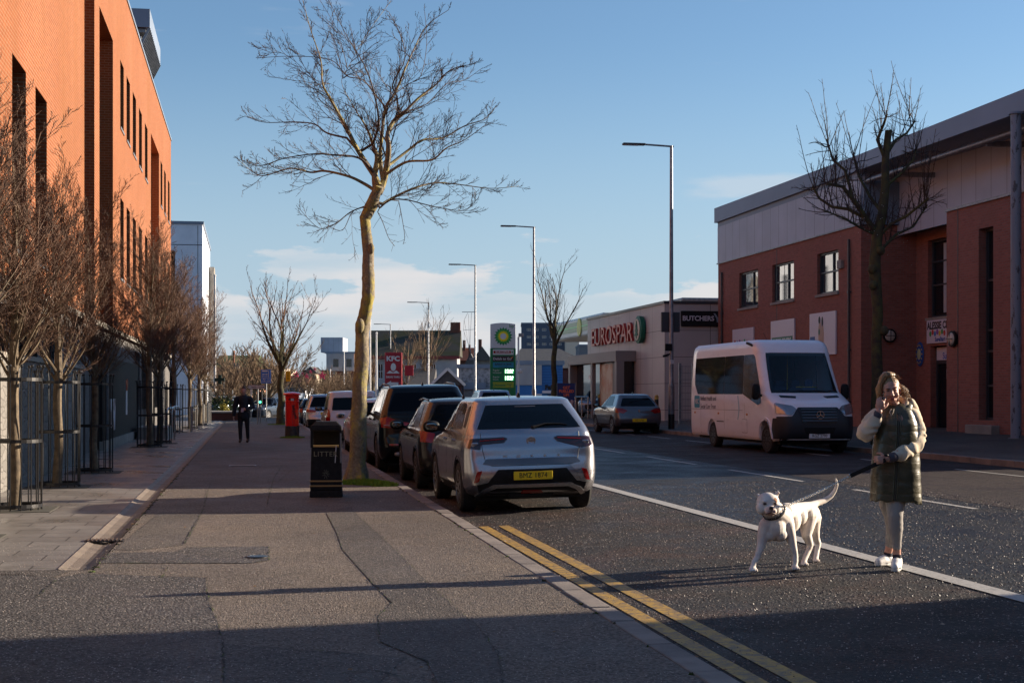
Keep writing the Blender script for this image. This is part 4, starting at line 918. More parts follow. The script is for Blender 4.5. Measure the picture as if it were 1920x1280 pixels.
for (u, v, r, sx) in ((673, 610, .075, -1), (698, 466, .055, 1), (690, 500, .05, 0), (681, 522, .045, -1), (699, 560, .04, 1)):
    tb.ell(at(u - sx * 2, v, 25.12) - MT_off, (r, r * .9, r * 1.7), k=14)
rng = random.Random(11)
limbs = [
 ([(710, 960), (700, 880), (712, 790), (690, 720), (660, 640), (610, 560), (552, 462)], .075, .3),
 ([(552, 462), (535, 400), (572, 330), (602, 272), (650, 190), (690, 130), (785, 0)], .04, .5),
 ([(552, 462), (480, 420), (408, 402), (340, 340), (250, 272), (180, 262), (118, 240)], .03, .2),
 ([(700, 880), (640, 790), (600, 722), (560, 640), (520, 570), (482, 500), (440, 420), (430, 300), (380, 150), (340, 0)], .05, -.5),
 ([(725, 960), (752, 880), (770, 750), (765, 670), (800, 600), (850, 560), (920, 490), (1000, 430), (1080, 350), (1200, 320)], .07, -.3),
 ([(742, 900), (728, 800), (735, 690), (755, 540), (800, 470), (850, 350), (900, 240), (960, 130), (1070, 50)], .055, .6),
 ([(780, 820), (870, 750), (940, 700), (1040, 690), (1150, 630), (1250, 595), (1302, 540)], .035, .5),
 ([(760, 870), (860, 810), (985, 800), (1060, 740), (1150, 700), (1260, 620)], .035, -.9),
 ([(712, 960), (650, 920), (570, 882), (450, 855), (380, 862), (280, 842), (150, 878), (90, 860), (20, 800)], .04, .3),
 ([(690, 860), (620, 790), (480, 775), (400, 770), (250, 792), (130, 830), (60, 812)], .03, -.8),
 ([(740, 1020), (800, 985), (900, 940), (1000, 915), (1100, 920), (1280, 942), (1422, 930)], .035, .4),
 ([(725, 1040), (780, 1000), (860, 1000), (950, 1022), (1040, 1042), (1150, 1050), (1222, 985)], .03, -.6),
 ([(560, 690), (460, 665), (400, 622), (300, 610), (150, 612), (50, 580)], .026, .8),
 ([(655, 1030), (580, 1060), (500, 1120), (420, 1140), (320, 1040)], .018, .5),
 ([(760, 545), (700, 470), (640, 400), (560, 380), (480, 300), (300, 282), (120, 290)], .03, 1.0),
 ([(820, 570), (810, 480), (790, 420), (850, 300), (830, 180), (770, 60)], .03, -1.0),
 ([(690, 720), (720, 620), (700, 480), (650, 330), (560, 180), (470, 0)], .03, -1.3),
 ([(850, 560), (960, 520), (1060, 420), (1150, 400), (1240, 340)], .024, 1.1),
 ([(602, 272), (540, 200), (480, 90), (400, -40)], .022, .4),
 ([(800, 470), (870, 420), (930, 380), (960, 220), (950, 60)], .024, .2),
 ([(715, 1060), (740, 1110), (770, 1190), (800, 1230)], .010, .2), ([(820, 1005), (835, 1080), (850, 1180), (842, 1220)], .009, .4), ([(720, 1035), (600, 1050), (540, 1150), (470, 1130)], .012, -.3),
]
netw = [(p, r) for p, r in zip(fine, fr)][len(fine) * 2 // 3:]
for li, (pl, r0, off) in enumerate(limbs):
    n = len(pl); P = []
    for i, (x, y) in enumerate(pl):
        o_ = off * (i / (n - 1)) ** .8 * 1.6 + .12 * math.sin(i * 2.1 + off); P.append(T1(x, y, o_) - MT_off)
    Q = []
    for i in range(n - 1):
        a, b_, c_, d_ = P[max(0, i - 1)], P[i], P[i + 1], P[min(n - 1, i + 2)]
        for k in range(5):
            t = k / 5; Q.append(.5 * ((2 * b_) + (c_ - a) * t + (2 * a - 5 * b_ + 4 * c_ - d_) * t * t + (3 * b_ - a - 3 * c_ + d_) * t ** 3))
    Q.append(P[-1]); near, nr_ = min(netw, key=lambda q: (q[0] - Q[0]).length)
    if (near - Q[0]).length > .02: Q.insert(0, near.lerp(Q[0], .5)); Q.insert(0, near)
    m_ = len(Q) - 1; rb = min(nr_ * .85, r0 * 1.15); rl = [.0042 + (rb * (.95 if r0 > .045 else .72) - .0042) * (1 - i / m_) ** 1.3 for i in range(m_ + 1)]
    netw += list(zip(Q, rl))
    (tb if r0 >= .035 else tw).tube(Q, rl, 8 if r0 > .03 else 5, cap=False)
    if r0 > .015: spawn(tw, Q, r0 * .5, rng, int(8 + m_ * .38), 1.0, (20, 52), .03, 3, .0034, .2, 2.0, wob=.17, nseg=8, dec=.45, red=.36)
    else: spawn(tw, Q, r0 * .5, rng, 8, .3, (30, 60), .02, 1, .0035, .15, wob=.16)
tb.build('trunk', M['bark'], MT, True, fix=False); tw.build('crown', M['twig'], MT, True, fix=False)

# ---- generic bare tree
def bare_tree(name, label, loc, trunk_h, H, spread, r0, nl, seed, mb_, mt_, group=None, lvl=3, nch=8, rmin=.006, vase=.5, cat='tree', lean=0, up=.10, wig=.05, kn=0):
    t = thing(name, label, cat, loc, 0, group); rng = random.Random(seed); b = MB(); w_ = MB()
    P = [Vector((wig * math.sin(i * 1.7 + seed) + lean * i / 8, wig * math.cos(i * 1.3 + seed), trunk_h * i / 8)) for i in range(9)]; P[0] = Vector((0, 0, -.05))
    b.tube(P, [r0 * (1.35 if i == 0 else 1 - .035 * i) for i in range(9)], 12)
    for i in range(kn): b.ell(P[3 + i % 5] + Vector((rng.uniform(-1, 1), -.5, 0)).normalized() * r0 * .8, r0 * .45, k=8)
    top = P[-1]
    for i in range(nl):
        az = 2 * PI * (i + rng.uniform(-.3, .3)) / nl; tilt = rng.uniform(.25, 1.0) * spread if i else .05
        d = Vector((math.cos(az) * tilt, math.sin(az) * tilt, 1)); st = top - Vector((0, 0, trunk_h * rng.uniform(0, .16) * (i > 0)))
        L = (H - trunk_h) * rng.uniform(.75, 1.02) * (1 + .25 * tilt * vase); n = 9
        Q, _ = curve_pts(st, d, L, n, rng, .16, up * .6)
        b.tube(Q[:6], [r0 * .5 * (1 - .13 * j) for j in range(6)], 6, cap=False); w_.tube(Q[5:], [r0 * .5 * .35 * (1 - .2 * j) + rmin * .5 for j in range(n - 4)], 4, cap=False)
        spawn(w_, Q, r0 * .32, rng, nch, L * .5, (22, 52), up, lvl - 1, rmin, .12, nseg=5, kk=3, wob=.13)
    b.build('trunk', M[mb_], t, True, fix=False); w_.build('crown', M[mt_], t, True, fix=False); return t
# second pavement tree and trees further off
bare_tree('bare_street_tree', 'rounded bare tree between the two sign posts and the red pillar box', (1.45, 73.6, 0), 2.9, 7.1, .85, .19, 8, 21, 'bark3', 'twig4', lvl=4, nch=8, rmin=.009)
t2_ = [x for x in bpy.data.objects if x.name.startswith('bare_street_tree') and x is not MT][-1]
for ch in t2_.children:
    if ch.name.startswith('crown'): ch.data.materials[0] = M['twig2']
bare_tree('bare_street_tree', 'slim dark bare tree in front of the blue shop right of the totem', (15.5, 75.9, .2), 4.2, 8.2, .6, .17, 7, 33, 'bark3', 'twig3', lvl=3, nch=8, rmin=.008)
# right pollard tree
def pollard():
    t = thing('pollard_tree', 'dark pollarded street tree standing behind the woman in front of the brick centre', 'tree', (15.6, 35.9, .2)); rng = random.Random(4); b = MB(); w_ = MB(); off = Vector((15.6, 35.9, .2)); D = 38.05
    TP = lambda u, v, o=0: at(u, v, D + o) - off
    tr = [(1644, 835, 12), (1644, 760, 11), (1645, 700, 10.5), (1643, 640, 10), (1646, 590, 10), (1643, 545, 10.5), (1640, 505, 11.5), (1641, 480, 10.5), (1645, 440, 10.5), (1655, 400, 9), (1660, 350, 8), (1660, 300, 7), (1666, 245, 6.5)]
    P = [TP(u, v) for u, v, r in tr]; b.tube(P, [r * D / F_ for u, v, r in tr], 14)
    for u, v in ((1636, 505), (1638, 535), (1650, 470), (1657, 620)): b.ell(TP(u, v, -.08), .13, k=10)
    L = [([(1645, 440), (1625, 410), (1600, 375), (1580, 350), (1553, 345)], .075, -.5), ([(1625, 410), (1590, 392), (1560, 388), (1536, 372), (1524, 350)], .05, .5), ([(1600, 375), (1585, 320), (1562, 300), (1550, 262)], .045, .8),
         ([(1655, 400), (1632, 370), (1610, 330), (1600, 290)], .05, 1), ([(1647, 445), (1670, 420), (1700, 405), (1725, 385), (1740, 372)], .05, -.8), ([(1650, 470), (1680, 440), (1712, 425), (1738, 385)], .045, .8),
         ([(1660, 350), (1690, 325), (1712, 300), (1718, 280)], .045, .4), ([(1660, 300), (1645, 262), (1658, 230), (1663, 215)], .05, -.4), ([(1662, 290), (1680, 262), (1700, 250), (1715, 228)], .045, .4), ([(1640, 440), (1610, 425), (1580, 408), (1545, 395)], .035, -1.1), ([(1645, 440), (1622, 432), (1600, 418)], .035, 1.2)]
    for pl, r0, o_ in L:
        n = len(pl); Q = [TP(u, v, o_ * i / (n - 1)) for i, (u, v) in enumerate(pl)]; b.tube(Q, [r0 * (1 - .5 * i / (n - 1)) for i in range(n)], 8)
        b.ell(Q[-1], r0 * .55, k=8)
        for q in range(2 + 3 * (n - 1)):
            k = min(n - 1, 1 + int(q / 3)); st = Q[k].lerp(Q[k - 1], rng.random() * .7); Ls = rng.uniform(.5, 1.5) * (1.25 if k == n - 1 else .8)
            cp, _ = curve_pts(st, Vector((rng.uniform(-.45, .45), rng.uniform(-.45, .45), 1)), Ls, 6, rng, .09, .06)
            w_.tube(cp, [.013 - .0012 * j for j in range(7)], 4, cap=False); spawn(w_, cp, .008, rng, 6, .28, (30, 60), .03, 1, .005, .2)
            cp, _ = curve_pts(st, Vector((rng.uniform(-1, 1), rng.uniform(-1, 1), .1)), Ls * .4, 4, rng, .25, .06); w_.tube(cp, [.012 - .0015 * j for j in range(5)], 4, cap=False); spawn(w_, cp, .008, rng, 4, .22, (30, 60), .0, 1, .005, .2)
    b.build('trunk', M['bark3'], t, True, fix=False); w_.build('crown', M['twig3'], t, True, fix=False)
    lb = MB()
    for i in range(70): a = rng.uniform(0, 7); lb.ell(TP(1645 + rng.uniform(-75, 75), 410 + rng.uniform(-60, 110) * rng.random(), rng.uniform(-.8, .8)), .008, k=6)
    lb.build('fairy_lights', mat('bulb_clear', (.6, .6, .55), .2), t)
pollard()
# far street trees
rng = random.Random(8)
for i, (u, v, d, H, lb) in enumerate(((800, 748, 132, 8.6, 'bushy bare tree in front of the white house gable'), (763, 745, 128, 6.6, 'twin stemmed bare tree between the red pylon and the restaurant'), (700, 740, 120, 4.8, 'thin bare tree left of the flagpoles'))):
    p = at(u, 738, d); bare_tree('bare_tree', lb, (p.x, p.y, -.1), 2.2, H, .8, .2, 9, 40 + i, 'bark2', 'twig4', 'bare trees beyond the parked cars', lvl=3, nch=8, rmin=.013)
protoF = bare_tree('bare_tree', 'small bare thicket tree in the tan clump behind the pillar box', (0, 0, 0), 1.4, 6.0, 1.15, .16, 12, 77, 'bark2', 'twig4', 'trees of the tan clump', lvl=3, nch=10, rmin=.022)
far = [(575, 150, 1.05), (602, 135, .95), (632, 140, 1.1), (655, 150, 1.15), (548, 170, 1.15), (590, 190, 1.3), (620, 185, 1.2), (645, 175, 1.35), (500, 98, 1.15), (478, 110, 1.15), (452, 104, .95), (432, 112, .9), (418, 92, .8), (515, 125, 1.2), (664, 128, 1.0)]
names = ['leftmost tan tree behind the pillar box', 'bushy tan tree under the red stars', 'tan tree below the biggest star', 'tan tree left of the lichen trunk', 'tan tree behind the pavement tree', 'far tan tree under the gabled house', 'far tan tree in front of the flats, left one', 'far tan tree in front of the flats, right one',
         'dark bare tree behind the blue parking sign', 'bare tree above the finger post', 'bare tree above the walking person', 'bare tree behind the white railings', 'small bare tree behind the pharmacy cross', 'bare tree behind the yellow notice', 'bare tree half hidden by the lichen trunk']
for i, (u, d, s) in enumerate(far):
    o = protoF if i == 0 else copy_tree(protoF); p = at(u, 738, d); o.location = (p.x, p.y, -.15); o.rotation_euler.z = i * 2.4; s *= .56 if i < 8 or i == 14 else .72; o.scale = (s * 1.2, s * 1.2, s); o['label'] = names[i]
    if 8 <= i <= 13: o['group'] = 'bare trees over the left pavement end'

# ---- row of hornbeams in guards along the left
def hornbeam(seed, label):
    t = thing('caged_tree', label, 'tree', (0, 0, 0), 0, 'fan shaped bare trees in iron guards'); rng = random.Random(seed); b = MB(); w_ = MB()
    P = [Vector((.02 * math.sin(i), .02 * math.cos(i * 1.4), 1.85 * i / 6)) for i in range(7)]; P[0].z = -.03
    b.tube(P, [.085, .075, .072, .07, .07, .068, .066], 12)
    ldr, _ = curve_pts(P[-1], Vector((0, 0, 1)), 2.9, 9, rng, .05, .05); b.tube(ldr, [.062 - .006 * j for j in range(10)], 8, cap=False)
    for i in range(28):
        az = i * 2.399 + rng.uniform(-.3, .3); f = rng.random() ** 1.1; z = 1.65 + f * 2.2
        st = Vector((0, 0, z)) if z < 1.85 else ldr[min(8, int((z - 1.85) / 3 * 9))]
        tilt = rng.uniform(.35, 1.0) * (1 - f * .45); L = rng.uniform(1.3, 2.1) * (1 - f * .1); d = Vector((math.cos(az) * tilt, math.sin(az) * tilt, .75))
        Q, _ = curve_pts(st, d, L, 9, rng, .11, .085)
        r0 = .024 * (1 - f * .4); b.tube(Q[:6], [r0 * (1 - .13 * j) for j in range(6)], 6, cap=False); w_.tube(Q[5:], [r0 * .36 * (1 - .18 * j) + .002 for j in range(5)], 4, cap=False)
        spawn(w_, Q, .012, rng, 12, L * .46, (20, 50), .08, 3, .0032, .08, nseg=5, kk=3, wob=.16, dec=.48)
    b.build('trunk', M['bark2'], t, True, fix=False); w_.build('crown', M['twig2'], t, True, fix=False); return t
def guard(r, h, tall=True):
    t = thing('tree_guard', 'iron guard', 'tree guard', (0, 0, 0), 0, 'black iron guards round the row trees'); n = 16
    for i in range(n):
        a = 2 * PI * i / n; x, y = r * math.cos(a), r * math.sin(a); b = MB(); b.tube([(x, y, 0), (x, y, h - .03), (x * 1.06, y * 1.06, h + .06)], [.0095, .0095, .009], 6); b.ell((x * 1.07, y * 1.07, h + .07), .021, k=8); b.build('bar', M['black'], t, True)
    for z in (.06, h * .5, h - .1):
        b = MB(); k = 32; vs = []
        for j in range(k):
            a = 2 * PI * j / k
            for rr_, zz in ((r - .007, z - .022), (r + .007, z - .022), (r + .007, z + .022), (r - .007, z + .022)): vs.append((rr_ * math.cos(a), rr_ * math.sin(a), zz))
        b.add(vs, [(j * 4 + q, j * 4 + (q + 1) % 4, ((j + 1) % k) * 4 + (q + 1) % 4, ((j + 1) % k) * 4 + q) for j in range(k) for q in range(4)]); b.build('hoop', M['black'], t)
    return t
HT = [hornbeam(101, 'x'), hornbeam(202, 'x')]; G0 = guard(.34, 1.78)
spots = [(27, 19.25), (107, 24.0), (177, 28.4), (280, 42.0), (300, 45.0), (326, 58), (356, 64), (375, 71), (384, 78), (-420, 15.0)]
ord_ = ['sunlit caged tree nearest the camera at the left edge', 'second caged tree from the left edge', 'third caged tree, in front of the shaded glazing', 'caged tree in front of the dark hoarding end', 'caged tree just past the dark hoarding', 'slim tree behind the low seat block', 'slim tree beyond the steel hoops', 'slim tree near the concrete building', 'last slim tree of the row before the walking person', 'tree of the row just outside the left edge']
used = [0, 0]
for i, (u, d) in enumerate(spots):
    k = i % 2; o = HT[k] if used[k] == 0 else copy_tree(HT[k]); used[k] = 1
    p = at(u, 738, d); x = max(p.x, -3.05); o.location = (x, p.y, 0); o.rotation_euler.z = i * 1.9; s = (1.0 + .06 * math.sin(i * 3)) * (1.0 if i < 3 or i == 9 else 1.22); o.scale = (s, s, s * .97); o['label'] = 'bare upswept ' + ord_[i]
    g2 = G0 if i == 0 else copy_tree(G0); g2.location = (x, p.y, .004); g2['label'] = 'black iron bar guard round the ' + ord_[i].replace('caged ', '')
    g2.rotation_euler.z = i * .17
# bare soil squares under the guards
b = MB()
for i, (u, d) in enumerate(spots): p = at(u, 738, d); x = max(p.x, -3.05); b.box(x - .5, x + .5, p.y - .5, p.y + .5, -.01, .012)
tag(b.build('tree_pits', M['earth']), kind='structure')
# evergreen shrub mass and yellow shrub at the planter
def leafball(name, label, c, rx, ry, rz, n, m, s, seed=1, cat='shrub'):
    r = random.Random(seed); t = thing(name, label, cat, c); b = MB()
    for i in range(n):
        a = r.uniform(0, 2 * PI); ph = math.acos(r.uniform(-.1, 1)); q = r.uniform(.6, 1.05) * (1 + .2 * math.sin(a * 3 + ph * 4))
        p = Vector((rx * q * math.sin(ph) * math.cos(a), ry * q * math.sin(ph) * math.sin(a), rz * q * math.cos(ph) + .1)); d = Vector((r.gauss(0, 1), r.gauss(0, 1), r.gauss(0, 1))).normalized(); e = perp(d, r) * s * .5; f = d.cross(e)
        b.add([p - e, p + f * .6, p + e, p - f * .6], [(0, 1, 2, 3)])
    b.build('foliage', M[m], t, fix=False); b = MB()
    for k in range(5): b.tube([(0, 0, -.1), (rx * .5 * math.cos(k * 1.3), ry * .5 * math.sin(k * 1.3), rz * .8)], [.03, .01], 5)
    b.build('stem', M['bark3'], t); return t
pA = at(412, 738, 92); leafball('shrub', 'dark green shrub in the planter at the far left', (pA.x, pA.y, .3), 1.1, .8, 1.0, 900, 'hedge', .14)
pB = at(432, 738, 90); leafball('shrub', 'mid green shrub beside the yellow one in the far planter', (pB.x, pB.y, .3), .7, .7, .8, 600, 'hedge', .13, 2)
pC = at(421, 738, 88); leafball('shrub', 'small yellow shrub in the far planter', (pC.x, pC.y, .2), .35, .4, .7, 420, 'yellowleaf', .1, 3)
t = thing('planter', 'low stone planter wall under the shrubs at the far left', 'planter', (pC.x - 1.2, 85.5, 0)); MB().box(-.6, 2.2, 0, 6, 0, .42).build('wall', M['brick_far'], t); MB().box(-.65, 2.25, -.05, 6.05, .422, .5).build('coping', M['conc_warm'], t)
# ================================================================ STREET FURNITURE
# litter bin
p = gp(612, 930); t = thing('litter_bin', 'tall black litter bin with gold bands and worn lettering beside the big tree', 'litter bin', (p.x, p.y, 0), R(-4))
GOLD = mat('worn_gold_band', (.42, .28, .12), .35, .7)
b = MB(); w0, w1 = .232, .215
def taper(b, z0, z1, a0, a1): b.add([(-a0, -a0, z0), (a0, -a0, z0), (a0, a0, z0), (-a0, a0, z0), (-a1, -a1, z1), (a1, -a1, z1), (a1, a1, z1), (-a1, a1, z1)], [(3, 2, 1, 0), (4, 5, 6, 7), (0, 1, 5, 4), (1, 2, 6, 5), (2, 3, 7, 6), (3, 0, 4, 7)])
taper(b, 0, .10, .238, .234); taper(b, .102, .72, .23, .214); b.build('body', M['black_pl'], t, bevel=.012)
b = MB(); 
for x in (-1, 1):
    for y in (-1, 1): b.box(x * .205 - .02, x * .205 + .02, y * .205 - .02, y * .205 + .02, .72, .98)
b.box(-.2, .2, -.2, .2, .72, .735); b.build('opening_posts', M['black_pl'], t)
b = MB(); taper(b, .96, 1.03, .232, .228); taper(b, 1.031, 1.1, .225, .15); b.build('lid', M['black_pl'], t, bevel=.015)
MB().box(-.19, .19, .17, .19, .735, .96).build('liner_back', M['dark'], t)
MB().box(-.15, -.05, -.05, .03, 1.098, 1.108).build('ash_plate', M['galv'], t)
for z, a in ((.155, .236), (.225, .2345), (.725, .2225)): b = MB(); b.box(-a, a, -a, a, z, z + .022); b.build('band', GOLD, t, bevel=.003)
b = MB(); b.box(.2, .222, -.24, -.205, .5, .93); b.build('repair_strip', M['galv'], t); MB().bar((.13, -.224, .5), (.145, -.222, .75), .012, .004).build('scratched_sticker', M['white'], t)
text(t, 'LITTER', .1, (-.01, -.2245, .625), (R(88.5), 0, 0), mat('worn_gold_text', (.22, .2, .13), .6), bold=.001, space=1.15)
b = MB()
for k in range(26): a = k * .7; r_ = .012 + .0016 * k; b.box(r_ * math.cos(a) * 1.0 - .004, r_ * math.cos(a) + .004, -.2285, -.2265, .34 + r_ * 1.3 * math.sin(a) - .004, .34 + r_ * 1.3 * math.sin(a) + .004)
b.build('person_emblem', mat('worn_emblem', (.25, .24, .17), .6), t)
# pillar box
t = thing('pillar_box', 'bright red cylindrical pillar box with a black base and scrawled graffiti', 'post box', (1.40, 51.7, 0))
MB().lathe([(.245, 0), (.245, .40)], 40).build('base', vary('worn_black_base', (.03, .03, .032), (.07, .065, .06), 9, .5), t, True)
MB().lathe([(.232, .402), (.232, 1.22), (.245, 1.225), (.245, 1.25), (.232, 1.255), (.232, 1.36), (.25, 1.37), (.25, 1.40), (.235, 1.41), (.235, 1.44), (.3, 1.455), (.305, 1.49), (.29, 1.52), (.2, 1.55), (.001, 1.57)], 40).build('body', M['red'], t, True, ang=30)
MB().box(-.13, .1, -.236, -.228, 1.29, 1.33).build('mail_slot', M['dark'], t); MB().box(-.05, .05, -.242, -.232, 1.26, 1.34).build('collection_plate', M['white'], t)
b = MB(); b.tube([(.0, -.237, .45), (.0, -.237, 1.15)], .004, 5).tube([(-.2, -.13, .45), (-.2, -.13, 1.15)], .005, 5); b.build('door_seam', mat('dark_red', (.2, .005, .005), .4), t)
b = MB(); rr = random.Random(2)
pp = [(.0 + .05 * math.sin(k * 1.9) + .02 + k * .002, 1.12 - k * .011) for k in range(44)]
b.tube([(x, -math.sqrt(.236 ** 2 - x * x), z) for x, z in [(a + rr.uniform(-.02, .02), c) for a, c in pp]], .008, 5); b.build('graffiti', M['ink'], t)
# signs on posts
def plate(parent, x0, x1, z0, z1, m, y=0, th=.01, name='plate'): return MB().box(x0, x1, y - th, y, z0, z1).build(name, M[m] if isinstance(m, str) else m, parent, bevel=.004)
SB = mat('sign_blue_bright', (.02, .14, .55), .4)
pS = at(499, 738, 79); t = thing('parking_sign', 'blue and white parking bay sign on a pale post', 'sign', (pS.x, pS.y, 0), -TH)
MB().cyl((0, .03, 0), .035, 2.72).build('post', M['galv'], t, True); s_ = plate(t, -.27, .25, 2.05, 2.78, SB)
plate(s_, -.22, .08, 2.66, 2.75, 'white', -.011, .004); plate(s_, -.20, -.08, 2.5, 2.56, 'white', -.011, .004); plate(s_, -.04, .08, 2.5, 2.56, 'white', -.011, .004); plate(s_, .12, .15, 2.36, 2.75, 'white', -.011, .004); plate(s_, -.25, .23, 2.335, 2.35, 'white', -.011, .004)
text(s_, 'BUS LANE', .07, (-.07, -.0165, 2.42), FACE_S, M['white'], bold=.002); text(s_, 'Mon - Fri', .09, (0, -.013, 2.27), FACE_S, M['white'], bold=.002); text(s_, '7.30 - 9.30', .09, (0, -.013, 2.18), FACE_S, M['white'], bold=.002); plate(s_, -.25, .23, 2.12, 2.132, 'white', -.011, .004)
pS = at(482, 738, 74); t = thing('finger_post', 'white finger sign pointing left to the health centre on its post', 'sign', (pS.x, pS.y, 0), -TH)
MB().cyl((0.03, .03, 0), .038, 1.73).build('post', M['galv'], t, True)
b = MB(); b.prism([(-.5, 1.83), (-.42, 1.74), (.4, 1.74), (.4, 1.94), (-.42, 1.94)], -.012, .0); s_ = b.build('finger', M['ink'], t)
b = MB(); b.prism([(-.48, 1.84), (-.41, 1.76), (.38, 1.76), (.38, 1.92), (-.41, 1.92)], -.017, -.0125); b.build('face', M['offwhite'], s_); text(s_, 'Health Centre', .115, (.02, -.019, 1.84), FACE_S, M['ink'], bold=.002); text(s_, '<', .16, (-.41, -.019, 1.84), FACE_S, M['ink'], bold=.004)
t = thing('notice', 'bright yellow notice strapped to the second pavement tree', 'notice', (1.75, 73.4, 0), -TH); plate(t, -.05, .17, 2.1, 2.6, mat('notice_yellow', (.75, .42, .0), .5), -.1)
b = MB(); 
for k in range(5): b.box(.0, .11, -.113, -.111, 2.2 + k * .07, 2.22 + k * .07)
b.build('lettering', M['ink'], t)
pS = at(488, 738, 75); t = thing('traffic_signal', 'traffic signal showing green beyond the finger post', 'traffic light', (pS.x, pS.y, 0), -TH)
MB().cyl((0, .05, 0), .04, 1.0).build('post', M['galv'], t, True); MB().box(-.1, .1, -.05, .1, .95, 1.6).build('head', M['black'], t, bevel=.02)
for z, c in ((1.45, 0), (1.27, 0), (1.09, 1)): MB().lathe([(.05, -.055), (.05, -.065), (.001, -.066)], 14, c=(0, 0, z), axis='y').build('lens', mat('signal_green', (.05, .8, .4), .3, emit=(.05, 1, .5), es=4) if c else M['dark'], t)
pS = at(471, 738, 80); t = thing('small_sign', 'small white sign plate on a thin pole behind the walking person', 'sign', (pS.x, pS.y, 0), -TH); MB().cyl((0, .03, 0), .03, 1.75).build('post', M['galv'], t); plate(t, -.05, .05, 1.45, 1.75, 'white')
# pharmacy cross on wall
pS = at(412, 738, 84); t = thing('pharmacy_cross', 'dark unlit pharmacy cross bracketed out from the left frontage', 'sign', (pS.x, pS.y, 2.3), -TH)
MB().box(-.09, .09, -.06, .06, -.26, .26).box(-.27, -.0902, -.058, .058, -.09, .09).box(.0902, .27, -.058, .058, -.09, .09).build('cross', mat('cross_dark_green', (.02, .045, .035), .3), t); MB().bar((-.27, 0, .0), (-1.6, 0, .0), .04).build('bracket', M['black'], t)
# white railings, bollards, hoops on left
pS = at(420, 738, 95); t = thing('railing', 'white tall mesh railing by the far planter', 'railing', (pS.x - .5, pS.y, 0), -TH); b = MB()
for k in range(4): b.cyl((k * .55 - .6, 0, 0), .03, 2.3)
b.bar((-.6, 0, 2.28), (1.05, 0, 2.28), .04).bar((-.6, 0, 1.7), (1.05, 0, 1.7), .03); b.build('frame', M['galv'], t)
hoop0 = None
for i, (x, y, lb) in enumerate(((-2.55, 49.2, 'steel cycle hoop nearest, beside the stone seat block'), (-2.75, 53.5, 'steel cycle hoop behind the nearest one'), (-2.75, 57.0, 'steel cycle hoop furthest along the left frontage'))):
    if i == 0:
        t = hoop0 = thing('cycle_hoop', lb, 'bike rack', (x, y, 0), R(70), 'steel cycle hoops'); MB().tube([(-.35, 0, 0), (-.35, 0, .85), (-.3, 0, .97), (-.2, 0, 1.02), (.2, 0, 1.02), (.3, 0, .97), (.35, 0, .85), (.35, 0, 0)], .028, 10).build('tube', M['steel'], t, True); MB().cyl((-.35, 0, 0), .06, .01).cyl((.35, 0, 0), .06, .01).build('feet', M['steel'], t)
    else: t = copy_tree(hoop0); t.location = (x, y, 0); t['label'] = lb
t = thing('seat_block', 'low pale stone seat block with slatted sides beside the cycle hoops', 'bench', (-3.2, 50.6, 0)); MB().box(-.5, .5, 0, 3, .0, .34).build('base', M['conc_warm'], t); b = MB()
for k in range(5): b.box(-.52 + k * .21, -.35 + k * .21, -.02, 3.02, .342, .4)
b.build('seat', M['conc_warm'], t)
bol0 = None
for i, (x, y) in enumerate(((-2.3, 60.0), (-2.3, 66), (-2.2, 72), (-2.1, 78), (-2.35, 84))):
    lb = ['nearest', 'second', 'third', 'fourth', 'furthest'][i] + ' slim steel bollard of the row beside the far left trees'
    if i == 0: t = bol0 = thing('bollard', lb, 'bollard', (x, y, 0), 0, 'steel bollards on the left'); MB().cyl((0, 0, 0), .055, 1.0, 16).build('post', M['steel'], t, True); MB().ell((0, 0, 1.0), (.055, .055, .03), k=12).build('cap', M['steel'], t)
    else: t = copy_tree(bol0); t.location = (x, y, 0); t['label'] = lb
b0 = None
for i, (u, d, lb) in enumerate(((1213, 67, 'black bollard with yellow collar left of the supermarket camera'), (1231, 62, 'black bollard with yellow collar nearer the lamp post'), (1124, 76, 'black bollard with yellow collar by the supermarket porch'))):
    p = at(u, 738, d); z = rpave_z(p.x)
    if i == 0: t = b0 = thing('bollard', lb, 'bollard', (p.x, p.y, z), 0, 'black bollards with yellow collars'); MB().cyl((0, 0, 0), .085, 1.15, 16).build('post', M['black'], t, True); MB().lathe([(.088, 1.02), (.088, 1.12), (.06, 1.2), (.001, 1.21)], 16).build('collar', mat('bollard_yellow', (.5, .35, .08), .5), t, True)
    else: t = copy_tree(b0); t.location = (p.x, p.y, z); t['label'] = lb
# galvanised fence posts by supermarket
t = thing('steel_fence', 'tall galvanised mesh gate between supermarket and lamp post', 'gate', (17.3, 59.0, .25)); b = MB()
for x in (0, .55, 1.1): b.box(x - .05, x + .05, -.05, .05, 0, 2.5)
b.build('posts', M['galv'], t); b = MB()
for k in range(9): b.box(.06, 1.05, -.006, .006, .2 + k * .27, .22 + k * .27)
for k in range(8): b.box(.1 + k * .12, .11 + k * .12, -.012, -.007, .1, 2.4)
b.build('mesh', M['galv'], t)
